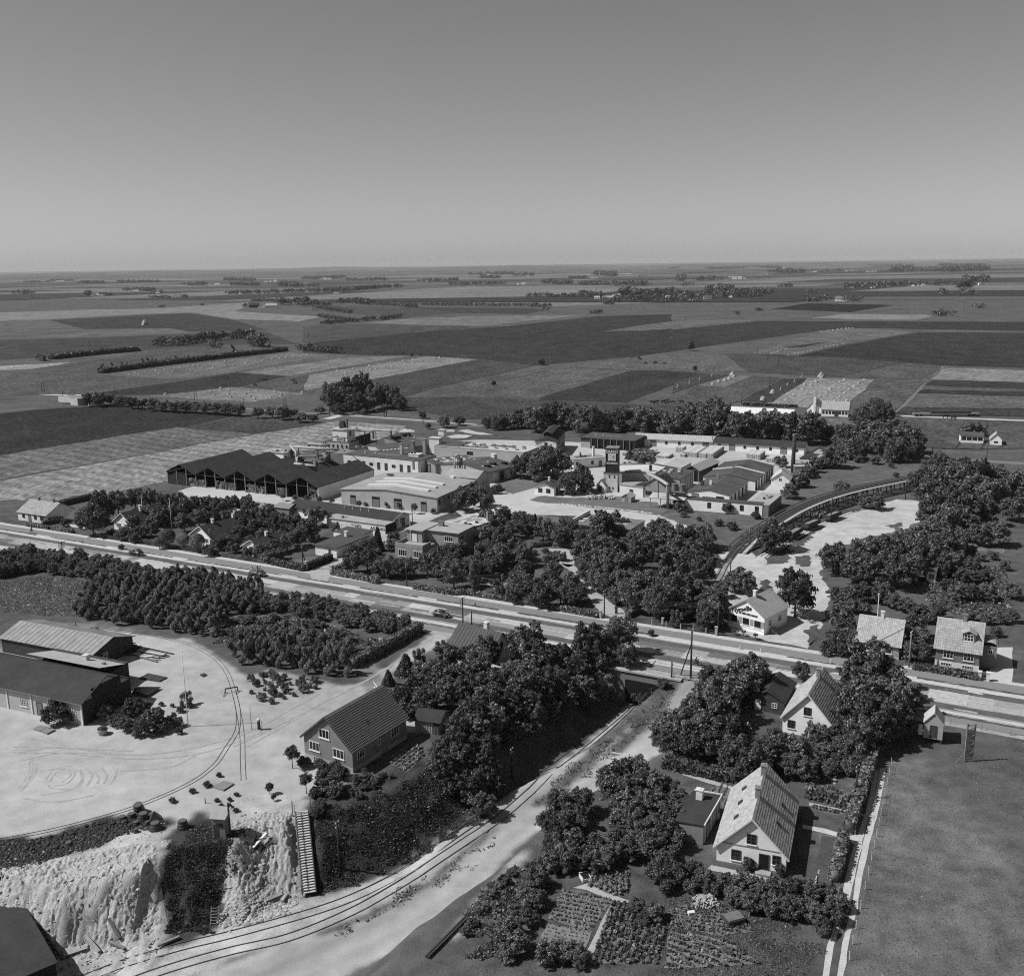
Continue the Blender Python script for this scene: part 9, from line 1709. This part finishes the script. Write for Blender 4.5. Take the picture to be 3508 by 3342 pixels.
# far farms
FWALL = mat('farm_white',.80,var=.05); FROOF = [mat('farm_roof_%d' % k,a,var=.15,scale=.3) for k, a in enumerate((.16,.26,.09,.34))]
def farm(fr, x, y, w_px, n, label, seed):
 p = Q(fr,x,y); L = w_px*FR[fr][2]/pxm(p); r = random.Random(seed); r_ = empty('farmstead',p,r.uniform(-.35,.15)); tag(r_,label,'farm','farmsteads scattered over the plain'); x0 = -L/2
 for k in range(n):
  l = L/n*r.uniform(.75,1.05); d = max(6.,min(10.,l*.5)); e = r.uniform(3.2,4.4)*(1 if L < 60 else 1.3); rg = e+d*.45; yy = r.uniform(-3,8)
  if r.random() < .75:
   MB().box((x0+l/2,yy,e/2),(l,d,e)).build('wall',FWALL,r_); q = MB().slab([(x0-.3,yy-d/2-.4,e-.1),(x0+l+.3,yy-d/2-.4,e-.1),(x0+l+.3,yy,rg),(x0-.3,yy,rg)],.3).slab([(x0-.3,yy,rg),(x0+l+.3,yy,rg),(x0+l+.3,yy+d/2+.4,e-.1),(x0-.3,yy+d/2+.4,e-.1)],.3).build('roof',r.choice(FROOF),r_)
   MB().add([(x0,yy-d/2,e),(x0,yy+d/2,e),(x0,yy,rg-.2),(x0+l,yy-d/2,e),(x0+l,yy+d/2,e),(x0+l,yy,rg-.2)],[(0,2,1),(3,4,5)]).build('gable',FWALL,r_); MB().box((x0+l*.3,yy,rg+.5),(.9,.9,1.6)).build('chimney',FWALL,q)
  else:
   MB().box((x0+l/2,yy,e/2),(d,l,e)).build('wall',FWALL,r_); cx = x0+l/2; MB().slab([(cx-d/2-.3,yy-l/2-.3,e),(cx,yy-l/2-.3,rg),(cx,yy+l/2+.3,rg),(cx-d/2-.3,yy+l/2+.3,e)],.3).slab([(cx,yy-l/2-.3,rg),(cx+d/2+.3,yy-l/2-.3,e),(cx+d/2+.3,yy+l/2+.3,e),(cx,yy+l/2+.3,rg)],.3).build('roof',r.choice(FROOF),r_); MB().add([(cx-d/2,yy-l/2,e),(cx+d/2,yy-l/2,e),(cx,yy-l/2,rg-.2)],[(0,1,2)]).build('gable',FWALL,r_)
  for j in range(3): MB().box((x0+l*(.25+.25*j),yy-d/2-.05,e*.5),(1.2,.2,1.3)).build('window',GLASS,r_)
  x0 += L/n
FL = 'white farmstead with gabled barns far out on the plain'
for k, (f_, x, y, w_, n) in enumerate((('a',750,248,75,2),('a',550,270,80,3),('a',995,282,60,1),('a',885,255,40,2),('a',1525,190,90,3),('a',1165,210,50,2),('a',1222,208,34,1),('a',1745,207,85,3),('a',1815,178,30,1),('a',1360,258,40,1),('b',578,190,85,2),('b',788,220,44,2),('b',875,218,52,2),('b',952,152,52,2),('b',1292,136,32,1),('b',995,172,20,1),('b',1125,205,60,2),('b',1370,270,110,3),('b',1390,205,40,1),('b',1550,288,30,1),('b',1610,286,60,3),('b',1655,272,50,2),('b',1705,152,80,3),('b',1535,172,40,2),('b',1800,160,40,1),('b',1800,262,60,2),('b',1168,158,30,1),('b',85,262,28,1),('b',1950,285,24,1),('b',1545,238,14,1),('b',325,408,16,1),('c',70,285,60,3),('c',150,280,70,3),('c',205,285,50,1),('c',285,272,60,3),('c',330,278,40,1),('c',380,172,80,3),('c',515,148,50,2),('c',790,135,40,2),('c',945,295,60,1),('c',1035,228,40,2),('c',1130,225,36,2),('c',1350,215,40,1),('c',1395,215,40,2),('c',1510,208,34,1),('c',1730,207,36,2),('c',1435,115,60,2),('c',1120,135,60,2),('c',630,112,30,1),('c',790,107,30,1),('c',1000,130,40,2),('c',205,180,40,1),('c',340,165,30,1),('c',60,162,30,1),('c',700,135,30,1),('a',115,188,30,1),('a',340,190,50,2),('b',30,175,60,2),('b',5,178,40,2),('c',1560,118,30,1),('c',880,95,24,1),('a',1640,128,24,1),('b',1860,130,30,1))): farm(f_,x,y,w_,n,FL,300+k)
for (f_, x, y, w_, lb) in (('a',1525,335,64,'long white house with large windows before the far wood'),('a',1425,335,50,'dark tall barn beside the long white house')):
 p = Q(f_,x,y); L = w_*.609/pxm(p); st = Site(p-Vector((L/2,0,0)),p+Vector((L/2,0,0)),D=10.); h = House('farm_building',lb,'barn' if 'barn' in lb else 'house',st)
 if 'barn' in lb: h.walls(5.,9.,'u',BOARD); h.roof(5.,9.,'u',FELT,.4,.3)
 else:
  h.walls(4.2,8.,'u',WHITE); h.roof(4.2,8.,'u',ETERNIT,.4,.2)
  for k in range(6): h.win('F',h.W*(.1+.16*k),1.2,1.6,1.8,2,2,FRAMED)
p = Q('a',1470,336); st = Site(p-Vector((6,0,0)),p+Vector((6,0,0)),D=9.); h = House('farm_building','little white gabled outbuilding between barn and long white house','outbuilding',st); h.walls(3.,7.5,'v',WHITE); h.roof(3.,7.5,'v',ETERNITL,.3,.2)
# haystacks, stooks and hay racks
STRAW = mat('hay',.30,var=.3,scale=2.,obj=True); 
def cock_mesh(seed):
 r = random.Random(seed); mb = MB(); n = 9
 for z_, q in ((0,1.),(.3,.95),(.7,.72),(1.05,.4),(1.25,.08)):
  for k in range(n): a = 2*math.pi*k/n; w_ = q*r.uniform(.85,1.12); mb.v.append((w_*math.cos(a),w_*math.sin(a),z_*r.uniform(.92,1.06)))
 for i in range(4):
  for k in range(n): k2 = (k+1) % n; mb.f.append((i*n+k,i*n+k2,(i+1)*n+k2,(i+1)*n+k))
 mb.f.append(tuple(4*n+k for k in range(n))); me = mb.mesh('haycock'); me.materials.append(STRAW); return me
CK = [cock_mesh(k) for k in range(3)]
def cocks(fr, lst, w_, label, group, tall_=1.):
 for k, it in enumerate(lst.split()):
  x, y = (float(q) for q in it.split(',')); p = Q(fr,x,y); s_ = w_*FR[fr][2]/2/pxm(p)*rng.uniform(.85,1.15); o = mob('haycock',CK[k % 3],None,None,p,rng.uniform(0,6)); o.scale = (s_,s_,s_*tall_); tag(o,label,'haycock',group)
cocks('a','1185,806 1205,828 1242,790 1285,822 1290,795 1298,838 1383,820 1408,832 1430,848 1443,800 1548,808 1580,832 1522,842 1580,820 930,824 1700,812','18','haycock on the light field below the railway poles','haycocks below the railway poles') if False else cocks('a','1185,806 1205,828 1242,790 1285,822 1290,795 1298,838 1383,820 1408,832 1430,848 1443,800 1548,808 1580,832 1522,842 1580,820 930,824 1700,812',18,'haycock on the light field below the railway poles','haycocks below the railway poles')
cocks('a','727,709 762,704 818,696 878,689 926,684 984,676 1015,671 1048,688 1060,665 1090,661 1117,657 972,696 895,706 1138,676 1185,649 1201,668 1226,643 1268,661 1267,637 1308,633 1313,656 1382,647 1434,638 1478,633 1530,626 1574,621 1608,617 1650,610 1696,606 1730,601 778,709',15,'small stook on the long stubble beside the straight hedge','stooks beside the straight hedge',.8)
cocks('b','94,691 138,708 180,678 190,700 228,692 278,686 272,662 327,655 310,680 358,671 402,662 433,656 463,635 472,650 518,643 518,625 565,637 602,629 638,622 667,617',15,'haycock on the pale stubble strip by the grove','haycocks on the pale strip')
cocks('c','838,725 808,750 780,768 735,795 728,788 683,822 640,852 830,829 865,808 887,788 912,770 940,752 965,738 1075,740 1045,758 1020,778 993,792 968,812 942,832 912,855 980,855 745,765',22,'haycock on the bright stubble behind the greenhouse','haycocks behind the greenhouse')
cocks('c','264,750 298,742 322,733 347,720 231,764',26,'haycock on the narrow light strip','haycocks on the narrow strip'); cocks('c','340,712 565,812 510,850 835,720',34,'large round haystack near the narrow strip','large haystacks',1.2)
cocks('c','836,468 877,462 903,460 928,456 950,453 975,450 992,449 1012,448 840,558 868,551 887,547 907,544 928,540 960,536 780,573 758,577 736,582 710,588 690,590 655,597 610,572 640,568 595,580 575,585 560,590',12,'distant stook in the long rows on the far stubble','distant stooks',.9)
cocks('a','815,432',34,'solitary square haystack on the far stubble','solitary haystack',1.3)
def rack(fr, x, y, label):
 p = Q(fr,x,y); r_ = empty('hay_rack',p); tag(r_,label,'hay rack','hay racks'); s_ = 2.4
 for k in range(3): a = k*2.09; MB().bar((1.2*math.cos(a),1.2*math.sin(a),0),(0,0,s_),.18).build('leg',WOODP,r_)
 MB().bar((-.8,-.4,.8),(.8,-.4,.8),.14).build('bar',WOODP,r_)
for x, y in ((228,718),(160,740),(102,758),(35,782),(650,770),(690,750),(612,795),(730,723)): rack('c',x,y,'pale three-legged hay rack on the dark strip')
# cattle
COWM = mat('cow_hide',.03,var=.2,scale=1.5,obj=True)
def cow_mesh():
 me = bpy.data.meshes.new('cow'); 
 J = [((0,0,1.05),.33),((.55,0,1.1),.32),((-.6,0,1.1),.31),((.95,0,1.2),.18),((1.2,0,1.15),.13),((1.45,0,1.0),.09)]; E_ = [(0,1),(0,2),(1,3),(3,4),(4,5)]
 for sx, sy, pa in ((.6,.2,1),(.6,-.2,1),(-.65,.2,2),(-.65,-.2,2)): k = len(J); J += [((sx,sy,.75),.14),((sx+(.03 if sx > 0 else -.06),sy,.4),.075),((sx,sy,.05),.06)]; E_ += [(pa,k),(k,k+1),(k+1,k+2)]
 k = len(J); J += [((-.95,0,1.15),.05),((-1.02,0,.6),.025)]; E_ += [(2,k),(k,k+1)]
 me.from_pydata([j[0] for j in J],E_,[]); me.update(); o = bpy.data.objects.new('tmp',me); COL.objects.link(o); o.modifiers.new('skin','SKIN')
 for i, sv in enumerate(me.skin_vertices[0].data): sv.radius = (J[i][1],)*2; sv.use_root = (i == 0)
 o.modifiers.new('sub','SUBSURF').levels = 1; dg = bpy.context.evaluated_depsgraph_get(); m2 = bpy.data.meshes.new_from_object(o.evaluated_get(dg)); bpy.data.objects.remove(o); m2.name = 'cow'; m2.materials.clear(); m2.materials.append(COWM); return m2
CM = cow_mesh()
for f_, lst in (('b','1862,876 1885,874 1925,874 1940,868 1945,880 1825,655 1875,652 1880,648 1930,656 1750,617 1785,620 1795,632'),('c','10,870 57,869 1575,960 1530,950'),('a','1490,748 1650,750 1660,766 1435,778')):
 for it in lst.split():
  x, y = (float(q) for q in it.split(',')); o = mob('cow',CM,None,None,Q(f_,x,y),rng.uniform(-.5,.5)+(math.pi if rng.random() < .5 else 0)); o.scale = (1.35,1.35,1.35); tag(o,'dark cow grazing in the open pasture','cow','grazing cattle')
# level crossing house, railway bridge and goods train by the fields
p = Q('a',485,880); r_ = empty('railway_bridge',p,math.radians(-20)); tag(r_,'pale concrete railway bridge at the end of the hedge','bridge')
for x_ in (-5,7): MB().box((x_,0,2.),(5.,7.,4.4)).build('abutment',WHITE2,r_)
MB().box((1,0,4.4),(20,7.,1.)).build('deck',WHITE2,r_); MB().box((1,-3.4,5.2),(20,.25,.9)).build('parapet',RENDER,r_); MB().box((-12,-1,2.6),(12,.4,3.)).build('wing_wall',WHITE2,r_)
p = Q('c',1530,938); r_ = empty('flat_wagon',p,math.radians(-4)); tag(r_,'long flat wagon standing on the farm road','wagon'); MB().box((0,0,1.3),(30,2.4,.5)).build('bed',WOODG,r_); MB().box((2,0,2.),(18,2.2,1.)).build('load',WOODD,r_)
for x_ in (-13,-11,11,13): MB().tube([(x_,-1.,.5),(x_,1.,.5)],.5,10).build('wheel',IRON,r_)
# ---- the summer haze over the plain
hz = MB().box((0,9000,70),(44000,40000,146)).build('haze',bpy.data.materials.new('haze_air')); hz['kind'] = 'stuff'; hm_ = hz.data.materials[0]; hm_.use_nodes = True; N_ = hm_.node_tree.nodes
N_.remove(N_['Principled BSDF']); pv = N_.new('ShaderNodeVolumePrincipled'); pv.inputs['Color'].default_value = (.85,.85,.85,1); pv.inputs['Density'].default_value = HAZE = 3.0e-5; hm_.node_tree.links.new(pv.outputs[0],N_['Material Output'].inputs['Volume'])
